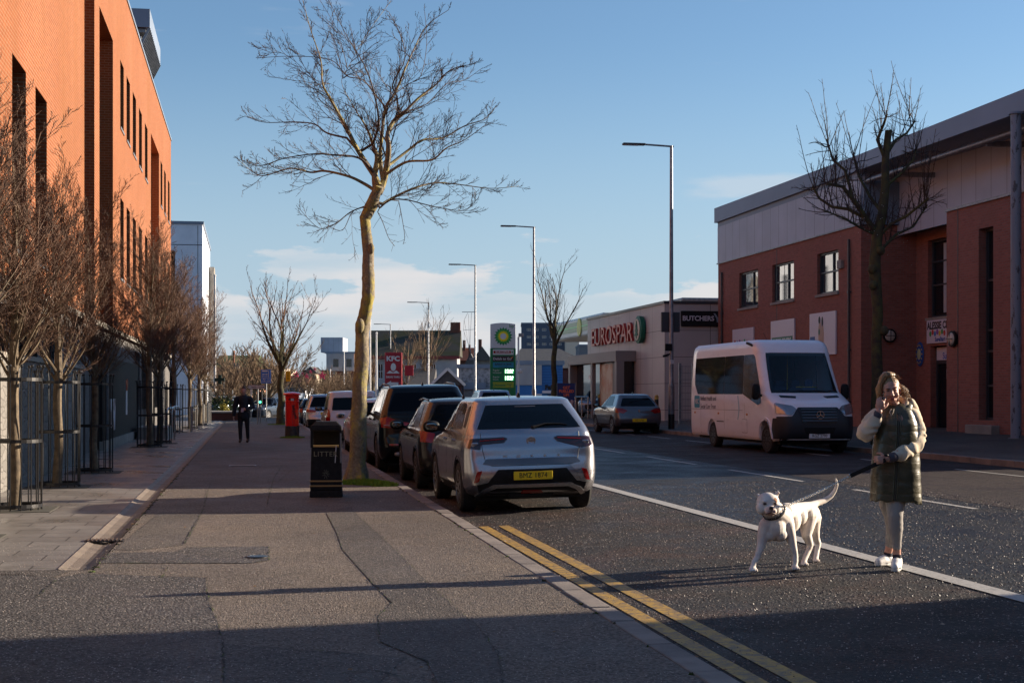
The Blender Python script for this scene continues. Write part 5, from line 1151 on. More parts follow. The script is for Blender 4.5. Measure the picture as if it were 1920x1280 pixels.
# lamp posts
SH = [('tallest nearest street lamp post beside the supermarket', 55.4, 10.65, 1), ('second street lamp post, left of the petrol canopy', 81.9, 10.75, 0), ('third street lamp post carrying the wire festive motif', 103.3, 10.5, 0), ('fourth street lamp post, over the white house', 130.5, 9.75, 0), ('furthest street lamp post, over the red pylon', 166, 9.5, 0)]
L0 = thing('street_lamp', SH[0][0], 'street lamp', (15.3, 53.3, .2), 0, 'street lamps along the far kerb')
MB().tube([(0, 0, 0), (0, 0, 1.6)], .115, 16).build('base', M['galv'], L0, True); q = MB(); q.tube([(0, 0, 1.6), (0, 0, 1.68), (0, 0, 10.45)], [.115, .085, .055], 14).build('column', M['galv'], L0, True)
MB().cyl((0, 0, 0), .12, .55).build('black_foot', M['black'], L0, True)
MB().tube([(0.08, 0, 10.42), (-1.1, 0, 10.47)], .035, 10).build('arm', M['galv'], L0, True); MB().box(-1.85, -1.0, -.13, .13, 10.43, 10.50).build('lantern', M['frame'], L0, bevel=.025); MB().box(-1.8, -1.25, -.1, .1, 10.42, 10.43).build('lens', M['offwhite'], L0)
cps = []
for lb, d, h, k in SH[1:]:
    r_ = None; X = 15.3; Yv = (d - X * S_) / C_; o = copy_tree(L0); o.location = (X, Yv, .1 if d < 120 else -.1); o.scale = (1, 1, h / 10.65); o['label'] = lb; cps.append(o)
MB().box(-.35, .36, .1, .2, 3.58, 4.32).build('sign_back', M['frame'], L0, bevel=.02); MB().box(-.28, -.02, -.2, -.1, 2.88, 3.14).build('control_box', M['black_pl'], L0, bevel=.02); b = MB(); b.tube([(-.33, -.05, 2.68), (-.12, -.05, 2.74)], .045, 10).bar((-.12, -.05, 2.74), (0, 0, 2.82), .04); b.build('camera', M['black_pl'], L0, True); MB().box(-.07, .07, -.125, -.09, 2.4, 2.55).build('number_plate', M['white'], L0)
# festive wire motif on the third lamp
t = thing('festive_motif', 'wire torch shaped festive motif hung on the third lamp post', 'decoration', (cps[1].location.x - .02, cps[1].location.y - .06, 0), -TH); b = MB()
for k, (x, z) in enumerate(((-.45, 7.0), (-.25, 7.1), (-.75, 6.6), (-.8, 5.9))): b.tube([(-.25, 0, 4.0), (-.3 + x * .2, 0, 4.9), (x, 0, z)], .012, 5)
b.tube([(-.9, 0, 7.15), (0, 0, 7.15)], .02, 5).tube([(-.8, 0, 5.9), (-.05, 0, 5.95)], .012, 5).tube([(-.8, 0, 5.9), (-.75, 0, 6.6), (-.5, 0, 7.1)], .012, 5).tube([(-.75, 0, 5.8), (-.75, 0, 4.9)], .012, 5)
b.box(-.4, 0, -.04, .04, 3.85, 4.0); b.build('wire_frame', M['galv'], t)
# other poles
for nm, u, d, h, lb in (('flagpole', 694, 118, 7.4, 'left white flagpole right of the lichen trunk'), ('flagpole', 706, 118, 6.4, 'right white flagpole right of the lichen trunk'), ('flagpole', 619, 150, 4.0, 'pale pole under the flats, left one'), ('flagpole', 645, 150, 5.8, 'thin grey pole under the flats, right one'), ('flagpole', 403, 100, 9.5, 'tall white pole at the edge of the pale concrete building'), ('flagpole', 803, 112, 3.8, 'short white pole right of the restaurant')):
    p = at(u, 738, d); t = thing(nm, lb, 'pole', (p.x, p.y, -.1)); MB().tube([(0, 0, 0), (0, 0, h)], [.09, .06], 10).build('pole', M['white'], t, True); MB().ell((0, 0, h), .09, k=8).build('finial', M['white'], t)
# floodlight pole by the totem
p = at(972, 738, 92); t = thing('floodlight_pole', 'slim white pole with a floodlight and a small dish right of the price totem', 'pole', (p.x, p.y, 0), -TH); MB().tube([(0, 0, 0), (0, 0, 5.0)], .06, 10).build('pole', M['white'], t, True); MB().box(.0, .34, -.2, .1, 5.0, 5.22).build('floodlight', M['galv'], t, bevel=.03); MB().lathe([(.14, 0), (.1, -.05), (.001, -.07)], 14, c=(.1, -.1, 2.9), axis='y').build('dish', M['white'], t)
# petrol price totem
TG = mat('totem_green', (.0, .17, .06), .4); p = at(943, 738, 95)
t = thing('price_totem', 'tall white and green petrol price totem with a sunflower emblem', 'sign', (p.x, p.y, 0), -TH + R(2))
MB().box(-.82, .82, -.001, .34, .1, 4.39).build('green_casing', TG, t, bevel=.03)
b = MB(); n = 14; top = [(-.8 + 1.6 * i / n, 5.93 + .08 * math.sin(PI * i / n)) for i in range(n + 1)]; b.prism([(-.8, 4.393), (.8, 4.393)] + top[::-1], -.02, .36); hd = b.build('white_head', M['white'], t, bevel=.02)
def star(n, r0, r1, y0, y1, c, rot=0):
    pl = []
    for k in range(2 * n): a = PI * k / n + rot; r_ = r0 if k % 2 == 0 else r1; pl.append((c[0] + r_ * math.sin(a), c[1] + r_ * math.cos(a)))
    return MB().prism(pl, y1, y0)
E1 = [(18, .60, .45, (.0, .22, .07)), (18, .50, .36, (.07, .36, .05)), (18, .36, .28, (.85, .62, .0)), (18, .27, .21, (.85, .75, .05))]
for k, (n_, a_, c_, colr) in enumerate(E1): star(n_, a_, c_, -.025 - .008 * k, -.033 - .008 * k, (0.02, 5.15), k * PI / 18).build('sunflower_emblem', mat('emblem_%d' % k, colr, .5), hd)
MB().lathe([(.19, -.06), (.001, -.061)], 24, c=(.02, 0, 5.15), axis='y').build('emblem_centre', M['white'], hd)
text(hd, 'bp', .3, (.55, -.025, 5.80), FACE_S, TG, bold=.004)
def pan(z0, z1, m, x0=-.64, x1=.68): return MB().box(x0, x1, -.025, -.003, z0, z1).build('panel', m, t)
q = pan(3.98, 4.32, M['white']); MB().box(-.6, .5, -.032, -.026, 4.07, 4.23).build('red_strip', M['lamp_red'], q); text(q, 'EUROSPAR', .17, (-.02, -.034, 4.15), FACE_S, M['white'], bold=.003, sx=1.1); MB().ell((.59, -.03, 4.15), (.04, .01, .07), k=10).build('tree_mark', TG, q)
q = pan(3.56, 3.90, mat('maroon_black', (.03, .012, .02), .4)); text(q, 'Delish to Go', .22, (-.04, -.028, 3.72), FACE_S, M['white'], bold=.003); MB().prism([(.48, 3.77), (.66, 3.89), (.55, 3.72)], -.034, -.027).build('carrot_mark', mat('carrot_orange', (.7, .3, .05), .5), q)
q = pan(3.16, 3.50, mat('teal_panel', (.01, .22, .34), .4)); text(q, 'BARISTA BAR', .18, (.02, -.028, 3.37), FACE_S, M['ink'], bold=.004); text(q, 'freshly ground coffee', .07, (.02, -.028, 3.23), FACE_S, M['ink'])
DG = mat('price_led', (.9, 1, .9), .4, emit=(.75, 1, .75), es=1.6); GL = mat('price_glow', (.05, .5, .15), .4, emit=(.02, .5, .12), es=.35)
for (a_, b_, v_, z) in (('Regular', 'Unleaded', '128.', 2.92), ('Regular', 'Diesel', '132.', 2.49)):
    text(t, a_, .14, (-.64, -.006, z + .08), FACE_S, M['white'], align='LEFT'); text(t, b_, .14, (-.64, -.006, z - .08), FACE_S, M['white'], align='LEFT'); text(t, v_, .31, (.36, -.01, z), FACE_S, DG, name='price_digits', bold=.012); text(t, '9', .17, (.62, -.01, z + .06), FACE_S, DG, name='price_digits', bold=.006); MB().box(.1, .7, -.006, -.002, z - .14, z + .14).build('price_display', GL, t)
q = pan(1.89, 2.25, mat('lime_panel', (.30, .36, .03), .5)); text(q, 'Ultimate', .21, (-.24, -.028, 2.05), FACE_S, TG, bold=.004, sx=1.1); text(q, 'Royal', .13, (.42, -.028, 2.10), FACE_S, TG)
# red restaurant pylon
p = at(737, 738, 112); t = thing('restaurant_pylon', 'tall red drive through pylon with white lettering', 'sign', (p.x, p.y, 0), -TH)
MB().box(-.62, .66, 0, .3, 0, 4.6).build('pylon', mat('pylon_red', (.32, .012, .025), .5), t, bevel=.03); text(t, 'KFC', .5, (.0, -.004, 4.12), FACE_S, M['white'], bold=.02, sx=1.1)
b = MB(); b.prism([(-.5, 3.03), (-.25, 3.25), (0, 3.1), (.25, 3.25), (.5, 3.03)], -.02, -.003); b.ell((0.02, -.01, 3.50), (.2, .02, .3), k=14); b.build('plain_emblem', M['white'], t); text(t, 'DRIVE THRU', .19, (.0, -.004, 2.75), FACE_S, M['white'], bold=.006)
b = MB(); b.prism([(-.5, 2.25), (-.15, 2.02), (-.15, 2.12), (.4, 2.12), (.4, 2.36), (-.15, 2.36), (-.15, 2.48)], -.02, -.003); b.build('arrow', M['white'], t)
p = at(765, 738, 116); t = thing('restaurant_pylon', 'smaller red board half hidden behind the bare trees', 'sign', (p.x, p.y, 0), -TH); MB().box(-.25, .4, 0, .2, 2.9, 3.7).build('board', mat('board_red', (.3, .012, .025), .5), t); MB().box(-.05, .05, .05, .15, 0, 2.9).build('post', M['galv'], t)
# GET FUELLED UP banner
NV = mat('banner_navy', (.015, .03, .14), .5); OR = mat('banner_orange', (.75, .16, .06), .5); p = at(1062, 738, 74)
t = thing('banner', 'navy petrol station banner with orange GET FUELLED UP lettering and coffee cups', 'banner', (p.x, p.y, .3), -TH)
MB().box(-.45, .42, 0, .03, .1, 1.72).build('board', NV, t)
for s_, z in (('GET', 1.50), ('FUELLED', 1.32), ('UP!', 1.13)): text(t, s_, .19, (.0, -.004, z), FACE_S, OR, bold=.008)
b = MB()
for x, z in ((-.12, .8), (.06, .82), (.28, .84)): b.lathe([(.06, -.28), (.08, 0), (.085, .02), (.04, .05), (.001, .06)], 14, c=(x, -.02, z))
b.build('printed_cups', mat('cup_print', (.55, .5, .5), .5), t); MB().bar((.2, -.11, .5), (.33, -.11, .78), .05, .01).build('printed_snack', mat('snack_print', (.4, .13, .05), .5), t)
MB().box(-.48, -.44, 0, .04, 0, 1.75).box(.42, .46, 0, .04, 0, 1.75).build('posts', M['galv'], t)
# steel rails beside it
p = at(1079, 738, 72); t = thing('railing', 'stainless guard rail between the banner and the parked hatchback', 'railing', (p.x, p.y, .3), -TH); b = MB()
for k in range(3): b.cyl((k * .3, 0, 0), .035, 1.05)
b.tube([(0, 0, 1.05), (.62, 0, 1.05)], .04, 10); b.build('tubes', M['steel'], t, True)
p = at(890, 738, 84); t = thing('railing', 'row of pale steel posts in front of the grey shop', 'railing', (p.x - 3.5, p.y, .1), -TH); b = MB()
for k in range(9): b.cyl((k * .6, 0, 0), .04, 1.15)
b.tube([(0, 0, 1.0), (4.8, 0, 1.0)], .03, 8); b.build('tubes', M['galv'], t, True)
# red stars strung over the far street
ST = mat('star_red', (.5, .03, .09), .5)
for i, (u, v, s, d) in enumerate(((604, 704, .42, 130), (582, 697, .22, 150), (567, 700, .2, 160), (590, 692, .2, 150), (556, 702, .3, 120), (575, 705, .25, 130), (545, 706, .25, 140))):
    p = at(u, v, d); t = thing('star_decoration', ['big red star hanging over the tan trees', 'small red star left of the big one', 'small faint red star above the pillar box', 'upper small red star of the string', 'red star near the pavement tree', 'red star low above the far cars', 'leftmost pinkish star beside the tree crown'][i], 'decoration', p, -TH, 'red festive stars')
    pl = [((s if k % 2 == 0 else s * .4) * math.sin(k * PI / 5), (s if k % 2 == 0 else s * .4) * math.cos(k * PI / 5)) for k in range(10)]; MB().prism(pl, -.05, .05).build('star', ST, t); MB().bar((0, 0, s), (0, 0, s + .8), .02).build('cord', M['ink'], t)
# ================================================================ VEHICLES
def outline(yr, yf, w, rr_, rf, br, bf, n=6):
    """closed plan outline, rear at yr, front at yf, half width w"""
    P = []
    rr_ = min(rr_, w * .9, (yf - yr) * .45); rf = min(rf, w * .9, (yf - yr) * .45)
    for i in range(n + 1):                # rear edge from centre to +x corner
        x = (w - rr_) * i / n; P.append((x, yr - br * (1 - (x / w) ** 2) + br))
    cy = P[-1][1]
    for i in range(1, n + 1): a = PI / 2 * i / n; P.append((w - rr_ + rr_ * math.sin(a), cy + rr_ * (1 - math.cos(a))))
    ya, yb = cy + rr_, yf - rf - bf * ((w - rf) / w) ** 2
    for i in range(1, 2 * n): P.append((w, ya + (yb - ya) * i / (2 * n)))
    for i in range(n + 1): a = PI / 2 * i / n; P.append((w - rf + rf * math.cos(a), yb + rf * math.sin(a)))
    ye = P[-1][1]
    for i in range(1, n + 1): x = (w - rf) * (1 - i / n); P.append((x, ye + (yf - ye) * (1 - (x / (w - rf)) ** 2)))
    return P + [(-x, y) for x, y in P[-2:0:-1]]
def ring_body(levels, cuts, bevel=False):
    """levels: (z, yr, yf, w, rr, rf, br, bf)"""
    b = MB(); rings = []
    # smooth interpolation of levels with Catmull-Rom
    LV = []
    for i in range(len(levels) - 1):
        a, p, q, c = levels[max(0, i - 1)], levels[i], levels[i + 1], levels[min(len(levels) - 1, i + 2)]
        k_ = 3
        for s in range(k_):
            t = s / k_; LV.append([.5 * (2 * p[j] + (q[j] - a[j]) * t + (2 * a[j] - 5 * p[j] + 4 * q[j] - c[j]) * t * t + (3 * p[j] - a[j] - 3 * q[j] + c[j]) * t ** 3) if j else p[0] + (q[0] - p[0]) * t for j in range(8)])
    LV.append(list(levels[-1])); n = None; vs = []
    for l in LV:
        o = outline(*l[1:]); n = len(o); vs += [(x, y, l[0]) for x, y in o]
    # crown cap
    z, yr, yf, w = LV[-1][:4]
    for f, dz in ((.72, .008), (.4, .014)):
        o = outline(yr + (yf - yr) * (1 - f) / 2, yf - (yf - yr) * (1 - f) / 2, w * f, LV[-1][4] * f, LV[-1][5] * f, LV[-1][6] * f, LV[-1][7] * f); vs += [(x, y, z + dz) for x, y in o]; 
    m = len(LV) + 2
    fs = [(i * n + j, i * n + (j + 1) % n, (i + 1) * n + (j + 1) % n, (i + 1) * n + j) for i in range(m - 1) for j in range(n)]
    fs += [tuple(range(n))[::-1], tuple((m - 1) * n + j for j in range(n))]
    b.add(vs, fs); me = b.mesh('body'); o = link('tmp', me)
    cs = []
    for (y, z, r, x0, x1) in cuts:
        c = MB().lathe([(r, x0), (r, x1)], 36, c=(0, y, z), axis='x').mesh(); co = link('cut', c); cs.append(co)
        md = o.modifiers.new('b', 'BOOLEAN'); md.operation = 'DIFFERENCE'; md.object = co; md.solver = 'EXACT'
    me2 = baked(o)
    for c in cs: bpy.data.objects.remove(c)
    bpy.data.objects.remove(o); me2.polygons.foreach_set('use_smooth', [True] * len(me2.polygons))
    try: me2.set_sharp_from_angle(angle=R(38))
    except Exception: pass
    bm = bmesh.new(); bm.from_mesh(me2); bv = BVHTree.FromBMesh(bm); bm.free(); return me2, bv
def patch(bv, poly, ax, sg, m, name, parent, off=.004, res=.06, rad=0, mirror=False, depth=.012):
    """project a 2-D polygon on the body. ax 'y': poly (x,z) cast from -sg*inf ; 'x': poly (y,z)"""
    if rad: poly = rounded(poly, rad)
    bm = bmesh.new(); vs = [bm.verts.new((p[0], p[1], 0)) for p in poly]; bm.faces.new(vs); bmesh.ops.triangulate(bm, faces=bm.faces[:])
    x0, x1 = min(p[0] for p in poly), max(p[0] for p in poly); z0, z1 = min(p[1] for p in poly), max(p[1] for p in poly)
    for k in range(1, int((x1 - x0) / res) + 1): bmesh.ops.bisect_plane(bm, geom=bm.verts[:] + bm.edges[:] + bm.faces[:], plane_co=(x0 + k * res, 0, 0), plane_no=(1, 0, 0))
    for k in range(1, int((z1 - z0) / res) + 1): bmesh.ops.bisect_plane(bm, geom=bm.verts[:] + bm.edges[:] + bm.faces[:], plane_co=(0, z0 + k * res, 0), plane_no=(0, 1, 0))
    last = None; nr = {}
    for v in bm.verts:
        a, c = v.co.x, v.co.y
        if ax == 'y': o = Vector((a, -30 * sg, c)); d = Vector((0, sg, 0))
        else: o = Vector((-30 * sg, a, c)); d = Vector((sg, 0, 0))
        h, n, i, di = bv.ray_cast(o, d)
        if h is None:
            q = bv.find_nearest(Vector((a, last.y if last else 0, c)) if ax == 'y' else Vector((last.x if last else 0, a, c))); h, n = q[0], q[1]
        if n.dot(d) > 0: n = -n
        last = h; v.co = h + n * off; nr[v] = n
    bl = [e for e in bm.edges if len(e.link_faces) == 1]
    mp = {}
    for e in bl:
        for v in e.verts:
            if v not in mp: mp[v] = bm.verts.new(v.co - nr[v] * (depth + off))
    for e in bl:
        try: bm.faces.new((e.verts[0], e.verts[1], mp[e.verts[1]], mp[e.verts[0]]))
        except ValueError: pass
    bmesh.ops.recalc_face_normals(bm, faces=bm.faces[:])
    # make the face point outwards
    f0 = max(bm.faces, key=lambda f: f.calc_area())
    me = bpy.data.meshes.new(name); bm.to_mesh(me); bm.free()
    o = link(name, me, m if not isinstance(m, str) else M[m], parent); shade(me, 50); return o
def mx(poly): return [(-x, z) for x, z in poly][::-1]
def make_wheel(parent, x, y, r, wd, side, dark=False, sp=5, steer=0):
    g = MB().lathe([(r * .62, -wd / 2), (r * .93, -wd / 2), (r, -wd / 2 + .03), (r, wd / 2 - .03), (r * .93, wd / 2), (r * .62, wd / 2)], 40, axis='x')
    me = g.mesh('wheel'); o = link('wheel', me, M['tyre'], parent); shade(me, 35); o.location = (x, y, r); o.rotation_euler = (0, 0, steer)
    b = MB(); s = side; b.lathe([(r * .68, s * (wd / 2 - .035)), (r * .68, s * (wd / 2 + .004)), (r * .62, s * (wd / 2 + .004)), (r * .60, s * (wd / 2 - .04))], 36, axis='x')
    for k in range(sp):
        for dd in (-.12, .12):
            a = 2 * PI * k / sp; p = Vector((s * (wd / 2 - .012), r * .12 * math.cos(a + dd * 3), r * .12 * math.sin(a + dd * 3))); q = Vector((s * (wd / 2 - .008), r * .64 * math.cos(a + dd * 1.6), r * .64 * math.sin(a + dd * 1.6))); b.bar(p, q, .022, r * .11, up=(0, 0, 1) if abs(math.sin(a)) < .7 else (0, 1, 0))
    b.lathe([(r * .17, s * (wd / 2 - .06)), (r * .17, s * (wd / 2)), (.001, s * (wd / 2 + .004))], 20, axis='x')
    b.build('rim', M['rimd' if dark else 'rim'], o, True)
    MB().lathe([(r * .6, s * (wd / 2 - .075)), (.001, s * (wd / 2 - .075))], 24, axis='x').build('brake_disc', M['rimd'], o)
def make_car(label, loc, rz, paint, sp, name='parked_car', cat='car', group='cars parked along the near kerb', roll=0.0226):
    L, W, H = sp['L'], sp['W'] / 2, sp['H']; t = thing(name, label, cat, loc, rz, group); t.rotation_euler.y = -roll if abs(rz) < 1 else roll
    ra, wb, wr = sp['ra'], sp['wb'], sp['wr']; k = sp.get('k', 1.0); gh = sp.get('gh', 1.0); sq = sp.get('sq', 0.0)
    zb = sp.get('zbelt', .98) ; zh = sp.get('zhood', .92); yl = L / 4.15
    # lower body levels then greenhouse
    G = H - zb; rk = sp.get('rake', .52); ws = sp.get('wtop', .66)
    lv = [(.20, .32, L - .30, W * .86, .15, .2, .05, .06), (.27, .12, L - .12, W * .94, .2, .3, .07, .12), (.38, .03, L - .03, W * .985, .22, .42, .09, .16), (.52, 0, L, W, .22, .45, .1, .17), (.66, .02, L, W, .2, .42, .1, .17),
          (.74, .05, L - .02, W * .995, .17, .38, .08, .16), (zh - .08, .07, L - .12, W * .985, .16, .36, .07, .15), (zh, .10, L - .42 * yl, W * .965, .16, .42, .07, .16), (zh + .05, .12, L - .82 * yl, W * .945, .16, .5, .07, .15), (zb + .02, .15, L - 1.10 * yl, W * .92, .16, .4, .06, .12)]
    sw = lambda f: W * (.92 - (.92 - ws) * f ** 1.15)
    for f in (.28, .55, .78, .9): lv.append((zb + G * f, .16 + rk * f ** 1.25, L - (1.12 + .78 * f) * yl, sw(f), .15 + .03 * f, .3, .055, .1))
    lv.append((zb + G * .965, .16 + rk * 1.05 + .05, L - 1.97 * yl, W * (ws - .03), .16, .22, .06, .1)); lv.append((zb + G * .992, .16 + rk * 1.05 + .22, L - 2.15 * yl, W * (ws - .14), .2, .2, .05, .06))
    cuts = [(ra, wr, wr * 1.13, -W - .2, -W + .27), (ra, wr, wr * 1.13, W - .27, W + .2), (ra + wb, wr, wr * 1.13, -W - .2, -W + .27), (ra + wb, wr, wr * 1.13, W - .27, W + .2)]
    me, bv = ring_body(lv, cuts); body = link('body', me, M[paint], t)
    for s in (-1, 1):
        for y in (ra, ra + wb): make_wheel(t, s * (W - .115), y, wr, .215, s, sp.get('darkrim', False), sp.get('spokes', 5))
    sx = lambda f: sw(f)
    # dark underbody
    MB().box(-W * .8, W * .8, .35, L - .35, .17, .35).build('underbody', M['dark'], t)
    # rear window
    zw0, zw1 = sp.get('rw', (zb + .05, zb + G * .80)); a0, a1 = sp.get('rwx', (W * .80, W * .585))
    patch(bv, [(-a0, zw0), (a0, zw0), (a1, zw1), (-a1, zw1)], 'y', 1, 'carglass', 'rear_window', t, rad=.05, off=.006, res=.08)
    # side windows
    ys = sp.get('side'); 
    if not ys:
        ys = [[(.62 + rk * .5, zb + .06), (1.95 * yl - .04, zb + .04), (1.95 * yl - .04, zb + G * .83), (1.35 * yl, zb + G * .83), (.95 + rk * .55, zb + G * .74)], [(1.95 * yl + .05, zb + .04), (L - 1.28 * yl, zb + .03), (L - 1.88 * yl, zb + G * .80), (2.2 * yl, zb + G * .84), (1.95 * yl + .05, zb + G * .84)]]
    for s in (1, -1):
        for pl in ys: patch(bv, pl, 'x', s, 'carglass', 'side_window', t, rad=.04, off=.005, res=.09)
    patch(bv, [(-W * .82, zb + .05), (W * .82, zb + .05), (W * .6, zb + G * .8), (-W * .6, zb + G * .8)], 'y', -1, 'carglass', 'windscreen', t, rad=.05, off=.006, res=.09)
    for s in (1, -1):
        q = [(W * .95 * s, zh - .10), (W * .95 * s, zh - .27), (W * .6 * s, zh - .24), (W * .55 * s, zh - .14)]; patch(bv, q if s < 0 else q[::-1], 'y', -1, 'lamp_clr', 'headlight', t, rad=.03)
    patch(bv, [(-W * .5, .42), (W * .5, .42), (W * .5, .66), (-W * .5, .66)], 'y', -1, 'black_pl', 'grille', t, rad=.04)
    # lamps, bumper, trims
    for nm, pl, m_, mir in sp.get('rear', []):
        for q in ([pl, mx(pl)] if mir else [pl]): patch(bv, q, 'y', 1, m_, nm, t, rad=.012, off={'bumper_trim': .004, 'fog_reflector': .02, 'side_reflector_housing': .008}.get(nm, .010), res=.05)
    for nm, pl, m_ in sp.get('flank', []):
        for s in (1, -1): patch(bv, pl, 'x', s, m_, nm, t, rad=.012, off=.006, res=.05)
    # arches
    if sp.get('arch', True):
        for s in (1, -1):
            for y in (ra, ra + wb):
                r0, r1 = wr * 1.12, wr * 1.12 + .045; pl = [(y + r1 * math.cos(a), max(.22, wr + r1 * math.sin(a))) for a in [PI * (i / 18 * 1.16 - .08) for i in range(19)]] + [(y + r0 * math.cos(a), max(.22, wr + r0 * math.sin(a))) for a in [PI * (1.08 - i / 18 * 1.16) for i in range(19)]]
                patch(bv, pl, 'x', s, 'black_pl' if sp.get('clad', True) else paint, 'arch_trim', t, off=.006, res=.2, depth=.006)
    for s in (1, -1): patch(bv, [(ra + wr * 1.15, .24), (ra + wb - wr * 1.15, .24), (ra + wb - wr * 1.15, .36), (ra + wr * 1.15, .36)], 'x', s, 'black_pl', 'sill_trim', t, off=.006, res=.2)
    # door seams, handles
    for s in (1, -1):
        for y, z1 in ((ra + wr * 1.25 + .05, zb + .04), (1.95 * yl, zb + .04), (L - 1.27 * yl, zb + .02)): patch(bv, [(y - .004, .37), (y + .004, .37), (y + .004, z1), (y - .004, z1)], 'x', s, 'ink', 'door_seam', t, off=.0015, res=.12, depth=.002)
        for y in (1.42 * yl, 2.32 * yl): patch(bv, [(y - .09, zb - .12), (y + .09, zb - .12), (y + .09, zb - .085), (y - .09, zb - .085)], 'x', s, paint, 'door_handle', t, off=.03, rad=.012, res=.06, depth=.03)
    # mirrors
    for s in (-1, 1):
        yy = L - 1.42 * yl; b = MB(); b.ell((s * (W + .11), yy, zb + .06), (.125, .07, .085), k=16, e=.75); b.bar((s * (W * .9), yy + .03, zb + .0), (s * (W + .05), yy, zb + .03), .05); mo = b.build('door_mirror', M[sp.get('mirror', 'black_pl')], t, True)
        MB().ell((s * (W + .115), yy - .068, zb + .06), (.088, .006, .055), k=16, e=.7).build('mirror_glass', M['mirror'], mo, True)
    # plate
    px, pz, pt = sp['plate']; h_ = bv.ray_cast(Vector((px, -5, pz)), Vector((0, 1, 0)))[0]; py = (h_.y if h_ else 0) - .006
    for dx, dz in ((-.25, -.05), (.25, -.05), (-.25, .05), (.25, .05)):
        hh = bv.ray_cast(Vector((px + dx, -5, pz + dz)), Vector((0, 1, 0)))[0]
        if hh: py = min(py, hh.y - .006)
    pl_ = MB().box(px - .26, px + .26, py - .012, py, pz - .0555, pz + .0555).build('number_plate', M[sp.get('pm', 'plate_y')], t, bevel=.004)
    text(pl_, pt, .095, (px, py - .013, pz), FACE_S, M['ink'], name='registration', sx=.90, space=1.05)
    # roof aerial, high brake lamp
    if sp.get('aerial', True): b = MB(); b.prism([(-.03, H - .02), (.03, H - .02), (.004, H + .055), (-.004, H + .055)], rk + .45, rk + .53); b.build('aerial', M['black'], t)
    return t, body, bv, dict(L=L, W=W, H=H, zb=zb, G=G, rk=rk, py=py)
M['mirror'] = mat('mirror_glass', (.22, .26, .27), .05, 1)
Z_NEAR = road_z(3.7)
def yrear(bv, x, z): h = bv.ray_cast(Vector((x, -5, z)), Vector((0, 1, 0)))[0]; return h.y if h else .1
def cut_hole(body, poly, ax, sg, lim, grow=-.01):
    """remove body faces behind a glass opening; poly in (x,z) for ax 'y'"""
    def inside(x, z):
        c = False; n = len(poly)
        for i in range(n):
            (x0, z0), (x1, z1) = poly[i], poly[(i + 1) % n]
            if (z0 > z) != (z1 > z) and x < (x1 - x0) * (z - z0) / (z1 - z0) + x0: c = not c
        return c
    bm = bmesh.new(); bm.from_mesh(body.data)
    zs = sorted(set(p[1] for p in poly)); xs_ = sorted(set(p[0] for p in poly))
    for z in zs: bmesh.ops.bisect_plane(bm, geom=bm.verts[:] + bm.edges[:] + bm.faces[:], plane_co=(0, 0, z), plane_no=(0, 0, 1))
    n = len(poly)
    for i in range(n):
        (x0, z0), (x1, z1) = poly[i], poly[(i + 1) % n]
        if abs(z1 - z0) > .01: bmesh.ops.bisect_plane(bm, geom=bm.verts[:] + bm.edges[:] + bm.faces[:], plane_co=(x0, 0, z0), plane_no=(z1 - z0, 0, -(x1 - x0)))
    dl = [f for f in bm.faces if (f.calc_center_median().y < lim if sg > 0 else f.calc_center_median().y > lim) and inside(f.calc_center_median().x, f.calc_center_median().z)]
    bmesh.ops.delete(bm, geom=dl, context='FACES'); bm.to_mesh(body.data); bm.free()
def ring_poly(poly, inset, rad):
    cx = sum(p[0] for p in poly) / len(poly); cz = sum(p[1] for p in poly) / len(poly); hx = max(abs(p[0] - cx) for p in poly); hz = max(abs(p[1] - cz) for p in poly)
    return [(cx + (x - cx) * (1 - inset / hx), cz + (z - cz) * (1 - inset / hz)) for x, z in poly]
def glass_border(bv, poly, sg, inset, parent, off, width_out=.0):
    """black frit border made of strips along the edge of an opening"""
    inn = ring_poly(poly, inset, 0); n = len(poly)
    for i in range(n):
        q = [poly[i], poly[(i + 1) % n], inn[(i + 1) % n], inn[i]]; patch(bv, q, 'y', sg, 'black', 'glass_border', parent, off=off, res=.1)
# ---- silver crossover
SIL = dict(L=4.15, W=1.80, H=1.535, ra=.76, wb=2.56, wr=.335, zbelt=1.05, zhood=.95, rake=.50, wtop=.70, rw=(1.115, 1.425), rwx=(.70, .53), plate=(0, .50, 'BMZ 1874'), spokes=5,
   rear=[('tail_lamp', [(-.80, .99), (-.84, .87), (-.68, .845), (-.665, .915), (-.36, .935), (-.31, .985), (-.36, 1.01)], 'lamp_dk', True),
         ('bumper_trim', [(-.70, .26), (-.74, .40), (-.60, .41), (-.46, .585), (.46, .585), (.60, .41), (.74, .40), (.70, .26)], 'black_pl', False),
         ('side_reflector_housing', [(-.80, .385), (-.76, .60), (-.50, .625), (-.58, .56), (-.665, .40)], 'silver', True),
         ('fog_reflector', [(-.775, .42), (-.735, .56), (-.665, .575), (-.69, .51), (-.715, .43)], 'lamp_red', True),
         ('tailgate_recess', [(-.66, .66), (-.60, .725), (.60, .725), (.66, .66), (.56, .645), (-.56, .645)], 'p_grey', False),
         ('rear_fog_lamp', [(-.15, .265), (.15, .265), (.12, .305), (-.12, .305)], 'lamp_red', False)])
t, body, bv, q = make_car('silver crossover hatchback with a yellow rear plate parked nearest the camera', (3.68, 19.35, Z_NEAR), 0, 'silver', SIL)
